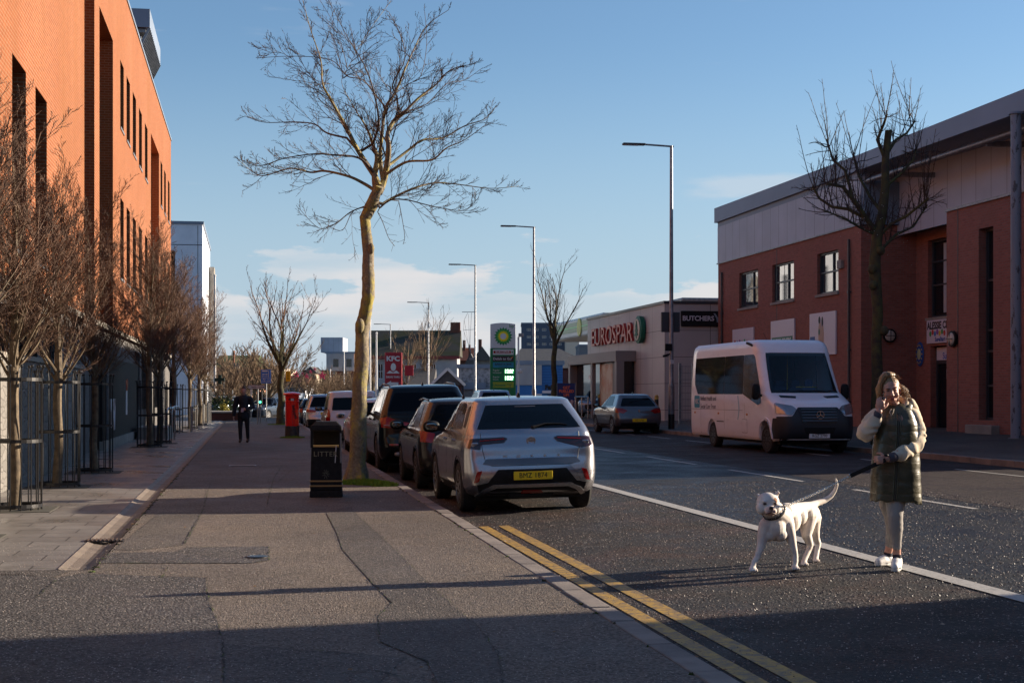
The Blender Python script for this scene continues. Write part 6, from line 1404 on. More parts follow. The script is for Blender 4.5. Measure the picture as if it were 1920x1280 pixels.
# silver skid frame, red lamp strips, shut lines, lettering, badge, wiper
def rear_line(bv, pts, r, m, name, parent, off=.012, k=6, sub=8):
    P = []
    for (a, b_) in zip(pts, pts[1:]):
        for i in range(sub): x = a[0] + (b_[0] - a[0]) * i / sub; z = a[1] + (b_[1] - a[1]) * i / sub; P.append((x, yrear(bv, x, z) - off, z))
    x, z = pts[-1]; P.append((x, yrear(bv, x, z) - off, z)); return MB().tube(P, r, k).build(name, M[m] if isinstance(m, str) else m, parent, True)
patch(bv, [(-.75, .245), (-.66, .33), (-.52, .395), (.52, .395), (.66, .33), (.75, .245), (.70, .225), (.60, .30), (.48, .35), (-.48, .35), (-.60, .30), (-.70, .225)], 'y', 1, 'silver', 'skid_frame', t, off=.02, res=.05)
for s in (-1, 1):
    rear_line(bv, [(s * .68, .965), (s * .36, .985)], .008, 'lamp_red', 'lamp_strip', t, .014); MB().ell((s * .745, yrear(bv, s * .74, .92) - .004, .915), (.05, .012, .035), k=12, e=.6).build('lamp_reflector', M['lamp_clr'], t, True)
SEAM = M['ink']
rear_line(bv, [(-.665, 1.06), (-.655, .86), (-.62, .70), (-.54, .635), (.54, .635), (.62, .70), (.655, .86), (.665, 1.06)], .0045, SEAM, 'tailgate_seam', t, .001, 5)
for i, ch in enumerate('MOKKA'): x = -.36 + i * .18; text(t, ch, .045, (x, yrear(bv, x, .755) - .012, .755), FACE_S, M['steel'], name='model_lettering', sx=1.5)
y = yrear(bv, 0, .955); MB().lathe([(.062, 0), (.062, -.012), (.05, -.014), (.05, -.004), (.001, -.004)], 28, c=(0, y - .002, .955), axis='y').build('badge', M['silver'], t, True); MB().bar((-.02, y - .012, .99), (.01, y - .012, .93), .012, .006).bar((.01, y - .012, .93), (.035, y - .012, .975), .012, .006).build('badge_figure', M['steel'], t)
b = MB(); y = yrear(bv, .1, 1.14); b.tube([(.05, y - .03, 1.13), (.22, yrear(bv, .22, 1.17) - .025, 1.17), (.42, yrear(bv, .42, 1.165) - .02, 1.165), (.52, yrear(bv, .52, 1.15) - .018, 1.15)], [.018, .012, .01, .006], 8); b.ell((.05, y - .02, 1.13), (.03, .025, .025), k=10); b.build('rear_wiper', M['black_pl'], t, True)
rear_line(bv, [(-.14, 1.405), (.14, 1.405)], .006, mat('brake_led', (.4, .4, .42), .3), 'high_brake_lamp', t, .012)
b = MB(); b.tube([(-.14, .95, 1.52), (-.155, .70, 1.70)], [.005, .0025], 5); b.build('whip_aerial', M['black'], t)
for s in (-1, 1): patch(bv, [(.58, 1.13), (.78, 1.13), (1.02, 1.40), (.80, 1.42)], 'x', s, 'ink', 'rear_pillar_trim', t, off=.004, rad=.05)
b = MB(); b.tube([(-.3, .2, .24), (.3, .25, .24)], .06, 10); b.box(-.1, .3, .3, .9, .19, .3); b.build('exhaust_box', M['dark'], t)
wn = [(-.70, 1.115), (.70, 1.115), (.53, 1.425), (-.53, 1.425)]
for ch in [c for c in t.children if c.name.startswith('rear_window')]: ch.data.materials[0] = M['clear_dk']; rw = ch
inn = ring_poly(wn, .07, 0); cut_hole(body, inn, 'y', 1, 1.2); glass_border(bv, wn, 1, .085, t, .003)
DKF = mat('dark_seat_fabric', (.09, .10, .12), .9); b = MB()
for x in (-.42, 0, .42): b.ell((x, 1.35, .98), (.20, .08, .22), k=14, e=.6); b.ell((x, 1.33, 1.24), (.11, .05, .075), k=12, e=.7)
for x in (-.36, .36): b.ell((x, 2.25, 1.0), (.22, .09, .28), k=14, e=.6); b.ell((x, 2.22, 1.31), (.11, .05, .085), k=12, e=.7)
b.build('seats', DKF, t, True); MB().box(-.66, .66, .45, 1.3, .93, .96).build('parcel_shelf', DKF, t)
# ---- second car: dark compact hatch
C2 = dict(L=4.0, W=1.76, H=1.50, ra=.72, wb=2.55, wr=.325, zbelt=.98, zhood=.92, rake=.48, wtop=.66, plate=(0, .62, 'YEZ 4471'), rear=[('tail_lamp', [(-.83, .98), (-.84, .80), (-.66, .78), (-.60, .93)], 'lamp_red', True), ('bumper_trim', [(-.72, .25), (-.74, .4), (.74, .4), (.72, .25)], 'black_pl', False)], clad=False, darkrim=True)
t, body, bv, q = make_car('dark brown grey hatchback parked tight in front of the silver crossover', (3.62, 24.35, Z_NEAR), 0, 'p_dark', C2)
for s in (-1, 1): MB().tube([(s * .60, .95, 1.475), (s * .61, 1.6, 1.505), (s * .6, 2.3, 1.475)], .016, 8).build('roof_rail', M['p_dark'], t, True)
# ---- black suv
C3 = dict(L=4.9, W=1.96, H=1.76, ra=.95, wb=2.93, wr=.38, zbelt=1.16, zhood=1.06, rake=.42, wtop=.70, rw=(1.24, 1.60), rwx=(.78, .62), plate=(0, .98, 'SIL 3170'),
   rear=[('tail_lamp', [(-.93, 1.10), (-.92, .92), (-.50, .89), (-.36, 1.0), (-.50, 1.02), (-.72, 1.03), (-.80, 1.13)], 'lamp_red', True), ('reflector', [(-.78, .56), (-.60, .56), (-.60, .59), (-.78, .59)], 'lamp_red', True), ('bumper_trim', [(-.66, .3), (-.62, .45), (.62, .45), (.66, .3)], 'black_pl', False)], clad=False, darkrim=True)
t, body, bv, q = make_car('big black estate suv with red wrap lamps parked third from the camera', (3.52, 29.7, Z_NEAR), 0, 'p_black', C3)
for s in (-1, 1):
    MB().tube([(s * .66, .75, 1.70), (s * .68, 1.0, 1.765), (s * .69, 2.2, 1.80), (s * .67, 3.1, 1.72)], .02, 8).build('roof_rail', M['black'], t, True)
    b = MB(); b.ell((s * .58, .06, .38), (.11, .06, .045), k=14, e=.6); b.build('exhaust_tip', M['galv'], t, True)
    rear_line(bv, [(s * .88, .965), (s * .52, .945)], .010, mat('lamp_pale', (.45, .25, .25), .3), 'lamp_strip', t, .012)
y = yrear(bv, 0, 1.135); MB().lathe([(.05, 0), (.05, -.012), (.001, -.014)], 24, c=(0, y, 1.135), axis='y').build('badge', M['plate_w'], t, True)
b = MB()
for a in (0, PI): b.prism([(0, 1.135), (.036 * math.cos(a), 1.135 + .036 * math.sin(a)), (.026 * math.cos(a + PI / 4), 1.135 + .026 * math.sin(a + PI / 4)), (.036 * math.cos(a + PI / 2), 1.135 + .036 * math.sin(a + PI / 2))], y - .02, y - .014)
b.build('badge_quarters', mat('badge_blue', (.05, .2, .5), .4), t)
# ---- white hatch, then white people-carrier van
C4 = dict(L=4.0, W=1.74, H=1.46, ra=.72, wb=2.5, wr=.32, zbelt=.96, zhood=.9, rake=.48, wtop=.66, plate=(0, .6, 'OUI 7715'), rear=[('tail_lamp', [(-.82, .97), (-.83, .78), (-.68, .76), (-.64, .95)], 'lamp_red', True)], clad=False, mirror='p_white')
make_car('white hatchback half hidden between the tree trunk and the black suv', (3.35, 37.0, Z_NEAR), 0, 'p_white', C4)
C5 = dict(L=4.4, W=1.86, H=1.80, ra=.85, wb=2.75, wr=.33, zbelt=1.14, zhood=1.02, rake=.14, wtop=.80, rw=(1.16, 1.58), rwx=(.72, .66), plate=(.1, .66, 'JEZ 9082'), rear=[('tail_lamp', [(-.90, 1.22), (-.92, .78), (-.80, .76), (-.77, .98), (-.80, 1.18)], 'lamp_red', True), ('bumper_trim', [(-.8, .3), (-.84, .5), (.84, .5), (.8, .3)], 'p_grey', False)], clad=False)
t5, *_ = make_car('tall white people carrier with red upright tail lamps beyond the litter bin', (3.42, 50.0, -.20), 0, 'p_white', C5)
C6 = dict(L=4.6, W=1.86, H=1.66, ra=.9, wb=2.7, wr=.35, zbelt=1.05, zhood=1.0, rake=.4, wtop=.7, plate=(0, .8, 'FIG 2204'), rear=[('tail_lamp', [(-.88, 1.0), (-.88, .88), (-.5, .86), (-.45, .95)], 'lamp_red', True), ('bumper_trim', [(-.82, .3), (-.88, .55), (.88, .55), (.82, .3)], 'black_pl', False)])
make_car('silver grey estate suv parked just right of the red pillar box', (3.38, 67.5, -.18), 0, 'silver', C6)
C7 = dict(C4); C7['plate'] = (0, .6, 'KIL 5538'); C7['mirror'] = 'black_pl'
make_car('dark small car beyond the silver grey suv', (3.3, 77, -.2), 0, 'p_navy', C7)
make_car('brown dark car parked between the second tree and the pillar box', (3.0, 92, -.25), 0, 'p_dark', dict(C7, plate=(0, .6, 'AXZ 3310')))
make_car('navy saloon with its nose showing left of the second tree', (2.0, 100, -.2), R(150), 'p_navy', dict(C7, plate=(0, .6, 'BUI 1182')), group='distant cars', roll=0)
make_car('dark blue car standing behind the finger post', (-.4, 97, -.1), R(140), 'p_blue', dict(C7, plate=(0, .6, 'LJZ 6620')), group='distant cars', roll=0)
# ---- far side cars
C8 = dict(L=4.06, W=1.73, H=1.45, ra=.70, wb=2.59, wr=.315, zbelt=.96, zhood=.92, rake=.55, wtop=.62, rw=(1.0, 1.29), rwx=(.66, .50), plate=(0, .50, 'SIG 6760'), clad=False,
   rear=[('tail_lamp', [(-.80, .92), (-.84, .78), (-.58, .74), (-.42, .84), (-.60, .92)], 'lamp_red', True), ('bumper_trim', [(-.68, .25), (-.66, .4), (.66, .4), (.68, .25)], 'black_pl', False)])
t, body, bv, q = make_car('dark grey hatchback parked on the far side in front of the supermarket', (13.75, 52.0, road_z(13.7)), 0, 'p_grey', C8, group='cars on the far side', roll=0)
y = yrear(bv, 0, .84); b = MB(); b.prism([(0, .90), (.035, .84), (0, .78), (-.035, .84)], y - .014, y - .002); b.build('badge', M['steel'], t)
make_car('blue grey suv on the carriageway whose roof shows above the silver crossover', (11.1, 67.5, .02), 0, 'p_blue', dict(C6, plate=(0, .7, 'RIA 4040')), name='moving_car', group='cars on the far side', roll=0)
p = at(1107, 738, 80); make_car('pale blue car nosing out behind the steel guard rail', (p.x + 1.0, p.y, .3), R(155), 'p_blue', dict(C7, plate=(0, .6, 'GNZ 7003')), group='cars on the far side', roll=0)
p = at(900, 738, 112); make_car('small pale car on the forecourt left of the totem', (p.x - 2.5, p.y, .0), R(80), 'p_blue', dict(C7, plate=(0, .6, 'VXI 8119')), group='cars on the far side', roll=0)

# ================================================================ MINIBUS (nose towards the viewer: local +y end is the nose)
def minibus():
    L, W = 7.35, 1.04
    t = thing('minibus', 'white welfare minibus with a black grille parked facing the camera on the far side', 'minibus', (13.45, 41.35, road_z(13.4) - .0), PI)
    lv = [(.30, .04, L - .30, W * .93, .06, .25, .01, .10), (.34, .02, L - .12, W * .95, .07, .35, .01, .14), (.50, .0, L - .02, W * .965, .08, .45, .01, .17), (.72, 0, L, W * .97, .08, .48, .01, .17), (.90, 0, L - .03, W * .97, .08, .46, .01, .17), (1.05, 0, L - .09, W * .972, .08, .42, .01, .17), (1.20, 0, L - .20, W * .975, .08, .40, .01, .16),
          (1.30, .0, L - .42, W * .975, .08, .40, .01, .14), (1.40, .01, L - .72, W * .97, .08, .34, .01, .12), (1.50, .01, L - .98, W * .965, .08, .30, .01, .11), (1.8, .02, L - 1.20, W * .955, .09, .28, .01, .10), (2.2, .03, L - 1.46, W * .94, .09, .26, .01, .09), (2.45, .04, L - 1.60, W * .925, .10, .24, .01, .08), (2.62, .05, L - 1.70, W * .91, .1, .22, .01, .07), (2.74, .08, L - 1.84, W * .88, .11, .2, .01, .06), (2.81, .14, L - 2.05, W * .82, .12, .18, .01, .05)]
    wr = .345; ra, rf_ = L - 5.35, L - 1.02
    cuts = [(ra, wr, .42, W - .34, W + .3), (ra, wr, .42, -W - .3, -W + .34), (rf_, wr + .02, .43, W - .34, W + .3), (rf_, wr + .02, .43, -W - .3, -W + .34)]
    me, bv = ring_body(lv, cuts); body = link('body', me, M['bus'], t)
    for s in (-1, 1):
        make_wheel(t, s * (W - .17), rf_, wr, .21, s, True, 6, R(4)); make_wheel(t, s * (W - .17), ra, wr, .21, s, True, 6)
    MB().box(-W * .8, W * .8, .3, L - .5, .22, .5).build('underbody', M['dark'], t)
    ws = patch(bv, [(-.86, 1.47), (.86, 1.47), (.78, 2.47), (-.78, 2.47)], 'y', -1, M['clear'], 'windscreen', t, rad=.10, off=.012, res=.09)
    wp = [(-.86, 1.47), (.86, 1.47), (.78, 2.47), (-.78, 2.47)]; cut_hole(body, ring_poly(wp, .05, 0), 'y', -1, L - 2.4); glass_border(bv, wp, -1, .07, t, .004)
    LIN = mat('cab_lining', (.10, .13, .18), .8); b = MB(); b.box(-.88, .88, 4.3, L - .9, .5, .52); b.box(-.90, .90, L - 1.62, L - 1.30, 1.30, 1.40); b.box(-.9, .9, L - 1.75, L - 1.6, 1.0, 1.34); b.build('dashboard', LIN, t, bevel=.03)
    b = MB(); b.box(-.93, .93, .3, .36, .5, 2.7); b.box(-.95, -.93, .3, L - 2.1, .5, 1.44); b.box(.93, .95, .3, L - 2.1, .5, 1.44); b.build('cabin_lining', mat('cabin_lining_blue', (.45, .55, .72), .8), t)
    SE = mat('seat_blue', (.06, .10, .22), .9); b = MB()
    for yy_ in (L - 2.35, L - 3.3, L - 4.2, L - 5.1):
        for x_ in (-.62, -.18 if yy_ < L - 3 else .60, .62): b.ell((x_, yy_, 1.25), (.20, .07, .42), k=14, e=.55); b.ell((x_, yy_, 1.72), (.12, .05, .10), k=12, e=.7)
    b.build('seats', SE, t, True); b = MB()
    for x_, y_ in ((-.25, L - 2.9), (.2, L - 3.6), (-.2, L - 4.6), (.45, L - 2.75)): b.tube([(x_, y_, .6), (x_, y_, 2.65)], .018, 8)
    b.tube([(-.7, L - 2.0, 1.62), (-.15, L - 2.0, 1.62)], .014, 6); b.build('grab_poles', mat('pole_yellow', (.6, .42, .04), .4), t, True)
    b = MB(); b.lathe([(.035, 0), (.045, .11)], 14, c=(.55, L - 1.42, 1.40)).lathe([(.03, 0), (.04, .09)], 14, c=(.12, L - 1.42, 1.40)); b.build('cups', mat('cup_red', (.5, .02, .02), .5), t, True)
    b = MB(); b.ell((-.25, L - 1.42, 1.44), (.13, .07, .05), k=9, e=1.4); b.box(-.5, -.3, L - 1.5, L - 1.38, 1.402, 1.415); b.build('papers', M['white'], t, True)
    b = MB(); b.lathe([(.17, 0), (.19, .02), (.17, .04), (.16, .02)], 24, c=(.45, L - 1.85, 1.36), ring=True); b.build('steering_wheel', M['black'], t, True)
    for s in (1, -1):
        patch(bv, [(.42, 1.72), (.72, 1.44), (3.05, 1.44), (3.05, 2.44), (.42, 2.44)], 'x', s, 'carglass', 'side_window', t, rad=.05, off=.008, res=.12)
        patch(bv, [(3.08, 1.44), (L - 2.75, 1.44), (L - 2.75, 2.44), (3.08, 2.44)], 'x', s, 'carglass', 'side_window', t, rad=.03, off=.008, res=.12)
        patch(bv, [(L - 2.72, 1.44), (L - 1.55, 1.17), (L - 1.33, 1.22), (L - 1.40, 1.55), (L - 1.88, 2.36), (L - 2.0, 2.44), (L - 2.72, 2.44)], 'x', s, 'bldglass', 'cab_window', t, rad=.05, off=.008, res=.08)
        for y in (1.0, 3.1, L - 2.6): patch(bv, [(y - .004, .36), (y + .004, .36), (y + .004, 1.40), (y - .004, 1.40)], 'x', s, 'p_grey', 'panel_seam', t, off=.0015, res=.2, depth=.002)
        patch(bv, [(.1, 1.02), (4.6, 1.02), (4.6, 1.03), (.1, 1.03)], 'x', s, 'p_grey', 'waist_seam', t, off=.002, res=.3, depth=.002)
        for y in (.45, 2.6, 4.95): patch(bv, [(y - .045, .9), (y + .045, .9), (y + .045, .95), (y - .045, .95)], 'x', s, mat('amber', (.55, .2, .02), .3), 'side_marker', t, off=.015, rad=.02)
        patch(bv, [(2.45, .70), (3.05, .70), (3.05, .725), (2.45, .725)], 'x', s, 'ink', 'step_slot', t, off=.004); patch(bv, [(4.55, .45), (4.95, .45), (4.95, .80), (4.55, .80)], 'x', s, 'p_grey', 'flap_seam', t, off=.002, rad=.03, depth=.002); patch(bv, [(4.56, .46), (4.94, .46), (4.94, .79), (4.56, .79)], 'x', s, 'bus', 'flap', t, off=.004, rad=.03, depth=.002)
        r0, r1 = .455, .515; yy = rf_; pl = [(yy + r1 * math.cos(a), max(.34, .36 + r1 * math.sin(a))) for a in [PI * i / 18 for i in range(19)]] + [(yy + r0 * math.cos(a), max(.34, .36 + r0 * math.sin(a))) for a in [PI * (1 - i / 18) for i in range(19)]]; patch(bv, pl, 'x', s, 'bus', 'arch_flare', t, off=.03, res=.2, depth=.03)
        # headlights
        q = [(s * .97, 1.22), (s * .97, .98), (s * .68, .93), (s * .53, 1.07), (s * .62, 1.15)]
        hl = patch(bv, q, 'y', -1, 'lamp_clr', 'headlight', t, rad=.03, off=.022); MB().ell((s * .72, L - .20, 1.05), (.07, .03, .055), k=12).build('bulb_reflector', M['steel'], hl, True)
        q = [(s * .35, 1.385), (s * .75, 1.405), (s * .75, 1.36), (s * .4, 1.34)]; patch(bv, q if s < 0 else q[::-1], 'y', -1, 'ink', 'bonnet_vent', t, off=.012, rad=.01, res=.04)
        # mirrors
        b = MB(); b.ell((s * (W + .12), L - 1.30, 1.50), (.10, .07, .20), k=16, e=.6); b.bar((s * W * .93, L - 1.28, 1.40), (s * (W + .08), L - 1.3, 1.42), .06); b.build('wing_mirror', M['black_pl'], t, True)
    patch(bv, [(-.90, .31), (-.97, .90), (-.66, .91), (-.50, 1.12), (.50, 1.12), (.66, .91), (.97, .90), (.90, .31)], 'y', -1, mat('bumper_dark', (.018, .022, .03), .5), 'front_bumper', t, off=.012, rad=.03, res=.07)
    for s in (1, -1): patch(bv, [(L - .62, .36), (L - .18, .36), (L - .18, .86), (L - .50, .86)], 'x', s, mat('bumper_side', (.02, .024, .03), .5), 'bumper_side', t, off=.008, rad=.02)
    patch(bv, [(-.42, .74), (-.50, 1.11), (.50, 1.11), (.42, .74)], 'y', -1, 'black', 'grille', t, off=.03, rad=.05, res=.06)
    yf = lambda x, z: (bv.ray_cast(Vector((x, 20, z)), Vector((0, -1, 0)))[0] or Vector((0, L, 0))).y
    b = MB()
    for z in (.80, .87, .94, 1.01, 1.08): b.tube([(x, yf(x, z) + .045, z) for x in (-.44, -.3, -.1, .1, .3, .44)], .016, 6)
    b.build('grille_bars', M['p_grey'], t, True); patch(bv, [(-.35, .50), (-.40, .64), (.40, .64), (.35, .50)], 'y', -1, 'dark', 'lower_intake', t, off=.02, rad=.03)
    c = Vector((0, yf(0, .94) + .06, .94)); b = MB(); b.lathe([(.088, 0), (.098, 0), (.098, .012), (.088, .012)], 32, c=c, axis='y', ring=True); 
    for k in range(3): a = PI / 2 + k * 2 * PI / 3; b.bar(c + Vector((0, .006, 0)), c + Vector((.09 * math.cos(a), .006, .09 * math.sin(a))), .016, .01, up=(0, 1, 0))
    b.build('grille_emblem', M['steel'], t, True)
    p_ = MB().box(-.26, .26, yf(0, .44) + .0, yf(0, .44) + .03, .385, .495).build('number_plate', M['plate_w'], t, bevel=.004)
    text(p_, 'RGZ 2790', .095, (0, yf(0, .44) + .032, .44), (R(90), 0, PI), M['ink'], name='registration', sx=.9, space=1.05)
    # windscreen: sunstrip, wipers, yellow grab rail, cups on the dash, occupant seen through (built just behind front face)
    MB().tube([(-.7, yf(-.7, 1.50) + .03, 1.49), (-.2, yf(-.2, 1.53) + .03, 1.53)], .012, 6).tube([(.05, yf(.05, 1.50) + .03, 1.49), (.6, yf(.6, 1.53) + .03, 1.53)], .012, 6).build('wipers', M['black'], t, True)
    # side livery (viewer sees local +x side)
    xs = lambda y, z: (bv.ray_cast(Vector((9, y, z)), Vector((-1, 0, 0)))[0]).x
    for yb, zz, s_ in ((.98, 1.29, 'Belfast Health and'), (.98, 1.07, 'Social Care Trust')): text(t, s_, .175, (xs(1.6, zz) + .004, yb, zz + .03), FACE_E, mat('livery_grey', (.12, .13, .17), .5), align='LEFT', sx=1.12)
    TL = mat('livery_teal', (.02, .28, .42), .5); b = patch(bv, [(.40, 1.06), (.90, 1.06), (.90, 1.40), (.40, 1.40)], 'x', -1, TL, 'logo_panel', t, off=.004, rad=.04); text(b, 'HSC', .19, (xs(.65, 1.2) + .007, .65, 1.23), FACE_E, M['white'], bold=.004)
    patch(bv, [(4.25 + .10 * math.sin(PI * i / 8), .78 + .62 * i / 8) for i in range(9)] + [(4.19 + .10 * math.sin(PI * i / 8), .78 + .62 * i / 8) for i in range(8, -1, -1)], 'x', -1, mat('livery_pale_blue', (.3, .5, .6), .5), 'livery_arc', t, off=.004)
    MB().bar((.9, L - 2.2, 2.66), (1.02, L - 2.35, 2.74), .12, .05).build('roof_bracket', M['ink'], t); MB().tube([(.5, L - 2.3, 2.8), (.56, L - 2.45, 3.0)], .006, 5).build('aerial', M['black'], t)
    return t
bt_ = minibus()
def driver():
    t = thing('person', 'driver with glasses sitting behind the minibus windscreen', 'person', bt_.matrix_world @ Vector((0, 0, 0)), PI); t.location = bt_.location; Lb = 7.35; V = Vector; c = V((.52, Lb - 2.22, 0))
    B = MB(); B.chain([(c + V((0, 0, .85)), .17), (c + V((0, 0, 1.1)), .15), (c + V((0, .02, 1.38)), .15)], 16); B.chain([(c + V((-.17, .02, 1.42)), .07), (c + V((.17, .02, 1.42)), .07)]); B.chain([(c + V((0, .03, 1.48)), .06), (c + V((0, .05, 1.58)), .055)])
    for s_ in (-1, 1): B.chain([(c + V((s_ * .2, .02, 1.4)), .055), (c + V((s_ * .24, .12, 1.15)), .045), (c + V((s_ * .15, .33, 1.36)), .034)], 12)
    T, q = head(B, c + V((0, .07, 1.68)), Matrix.Rotation(PI, 3, 'Z'), 1.0); link('body', remesh(B, .009, 3), mat('driver_skin', (.5, .28, .2), .6), t)
    J = MB(); J.chain([(c + V((0, 0, .85)), .19), (c + V((0, 0, 1.1)), .17), (c + V((0, .02, 1.36)), .17)], 16); J.chain([(c + V((-.17, .02, 1.41)), .09), (c + V((.17, .02, 1.41)), .09)])
    for s_ in (-1, 1): J.chain([(c + V((s_ * .2, .02, 1.4)), .075), (c + V((s_ * .24, .12, 1.15)), .065), (c + V((s_ * .17, .28, 1.31)), .05)], 12)
    link('jumper', remesh(J, .012, 3), mat('navy_jumper', (.02, .025, .045), .9), t)
    b = MB(); b.ell(T(0, .02, .055), (.083, .09, .07), q, 16); b.build('hair', mat('grey_hair', (.2, .18, .17), .7), t, True)
    b = MB()
    for s_ in (-1, 1): b.tube([T(s_ * .032 + .024 * math.cos(a), -.098, .004 + .018 * math.sin(a)) for a in [PI * k / 6 for k in range(13)]], .0028, 5)
    b.build('glasses', M['black'], t, True)
# ================================================================ PEOPLE AND DOG
M['skin'] = vary('skin', (.60, .33, .24), (.52, .25, .18), 14, .5, lo=.3, hi=.7)
M['hair'] = vary('blonde_hair', (.42, .25, .11), (.20, .11, .05), 3, .45); g = NG(M['hair']); g.base(g.mix(g.mr(g.noise(9, 5, .7, vec=g.map((9, 9, 1.2))), .35, .65), (.40, .24, .11), (.13, .07, .035)))
M['fleece'] = vary('cream_fleece', (.70, .60, .46), (.60, .50, .37), 6, .95, bump=.25, bs=120)
M['vest'] = mat('olive_padded_nylon', (.085, .078, .048), .36, coat=.12); g = NG(M['vest']); g.base(g.mix(g.mr(g.noise(7, 4), .35, .65), (.095, .083, .045), (.055, .05, .028))); g.bump(g.noise(8, 3, .5, vec=g.map((1, 1, 2.2)), dist=.8), .3, .02)
M['legging'] = vary('grey_leggings', (.34, .32, .30), (.28, .26, .245), 5, .85, bump=.2, bs=60)
M['sock'] = mat('navy_sock', (.02, .022, .035), .9)
M['shoe'] = vary('white_trainer', (.75, .74, .72), (.66, .65, .63), 20, .5)
M['cuff'] = mat('grey_purple_cuff', (.08, .072, .085), .9)
M['lip'] = mat('lips', (.42, .12, .11), .45); M['brow'] = mat('eyebrows', (.16, .09, .05), .8)
def hand(mb, w, palm_dir, side_dir, nrm, curl, s=1.0, thumb_side=1, spread=.10, wrist=None):
    """w: wrist point; palm_dir: towards the knuckles; side_dir: across towards the index side; nrm: direction fingers curl to"""
    w = Vector(w); pd, sd, n = Vector(palm_dir).normalized(), Vector(side_dir).normalized(), Vector(nrm).normalized()
    pl = .085 * s; q = Matrix((sd, pd, n)).transposed().to_quaternion()
    mb.ell(w + pd * pl * .5, (.038 * s, .05 * s, .017 * s), q, 14); mb.ell(w + pd * pl * .82, (.037 * s, .02 * s, .014 * s), q, 12)
    Ls = (.072, .080, .075, .058)
    for i, L in enumerate(Ls):
        b = w + pd * pl * (.93 if i in (1, 2) else .86) + sd * (.028 - .019 * i) * s; a = curl[0]; r = (.0088 if i < 3 else .0075) * s; p = b; ch = [(p - pd * .01, r * 1.05)]
        an = 0; side = sd * (spread * (1.5 - i) * .5)
        for seg, f in zip((.44, .32, .26), curl): an += f + .05 * i; d = (pd * math.cos(an) + n * math.sin(an) + side).normalized(); p = p + d * L * seg * s; ch.append((p, r * (1 - .08 * len(ch))))
        mb.chain(ch, 10)
    b = w + pd * .022 * s + sd * .030 * s * thumb_side; d1 = (pd * .6 + sd * .62 * thumb_side + n * .45).normalized(); d2 = (pd * .75 + n * .65 + sd * .1 * thumb_side).normalized()
    p1 = b + d1 * .036 * s; p2 = p1 + d2 * .03 * s; mb.chain([(b, .0125 * s), (p1, .0105 * s), (p2, .0085 * s)], 10)
def head(mb, c, mt, s=1.0):
    """head facing -Y in a local frame, c centre, mt 3x3 orientation"""
    c = Vector(c); T = lambda x, y, z: c + mt @ (Vector((x, y, z)) * s); q = mt.to_quaternion(); e = lambda p, r, k=16: mb.ell(T(*p), tuple(v * s for v in r), q, k)
    e((0, .015, .03), (.077, .094, .088), 24); e((0, -.030, -.01), (.064, .062, .085), 20); e((0, -.045, -.075), (.042, .040, .035)); e((0, -.068, -.096), (.021, .016, .016), 12)
    for x in (-1, 1):
        e((x * .036, -.062, -.035), (.026, .026, .026), 12); e((x * .030, -.082, .030), (.024, .012, .010), 12); e((x * .045, -.015, -.072), (.02, .04, .028), 12); e((x * .079, .012, -.01), (.010, .020, .032), 12)
    mb.chain([(T(0, -.088, .012), .009 * s), (T(0, -.100, -.012), .010 * s), (T(0, -.107, -.030), .0125 * s)], 10)
    for x in (-1, 1): e((x * .013, -.094, -.032), (.009, .010, .008), 10)
    e((0, -.086, -.059), (.024, .013, .008), 12); e((0, -.084, -.072), (.020, .012, .008), 12)
    return T, q
def ringloft(levels, k=48, mod=None):
    """levels: (z, cx, cy, rx, ry) -> tube surface"""
    vs = []
    for z, cx, cy, rx, ry in levels:
        for j in range(k):
            a = 2 * PI * j / k; m = mod(a, z) if mod else 1; vs.append((cx + rx * m * math.copysign(abs(math.cos(a)) ** .85, math.cos(a)), cy + ry * m * math.copysign(abs(math.sin(a)) ** .85, math.sin(a)), z))
    n = len(levels); b = MB(); b.add(vs, [(i * k + j, i * k + (j + 1) % k, (i + 1) * k + (j + 1) % k, (i + 1) * k + j) for i in range(n - 1) for j in range(k)]); return b
def lerp_levels(L, n):
    out = []
    for i in range(n):
        t = i / (n - 1) * (len(L) - 1); k = min(len(L) - 2, int(t)); f = t - k; f = f * f * (3 - 2 * f) if False else f; out.append(tuple(L[k][j] + (L[k + 1][j] - L[k][j]) * f for j in range(5)))
    return out

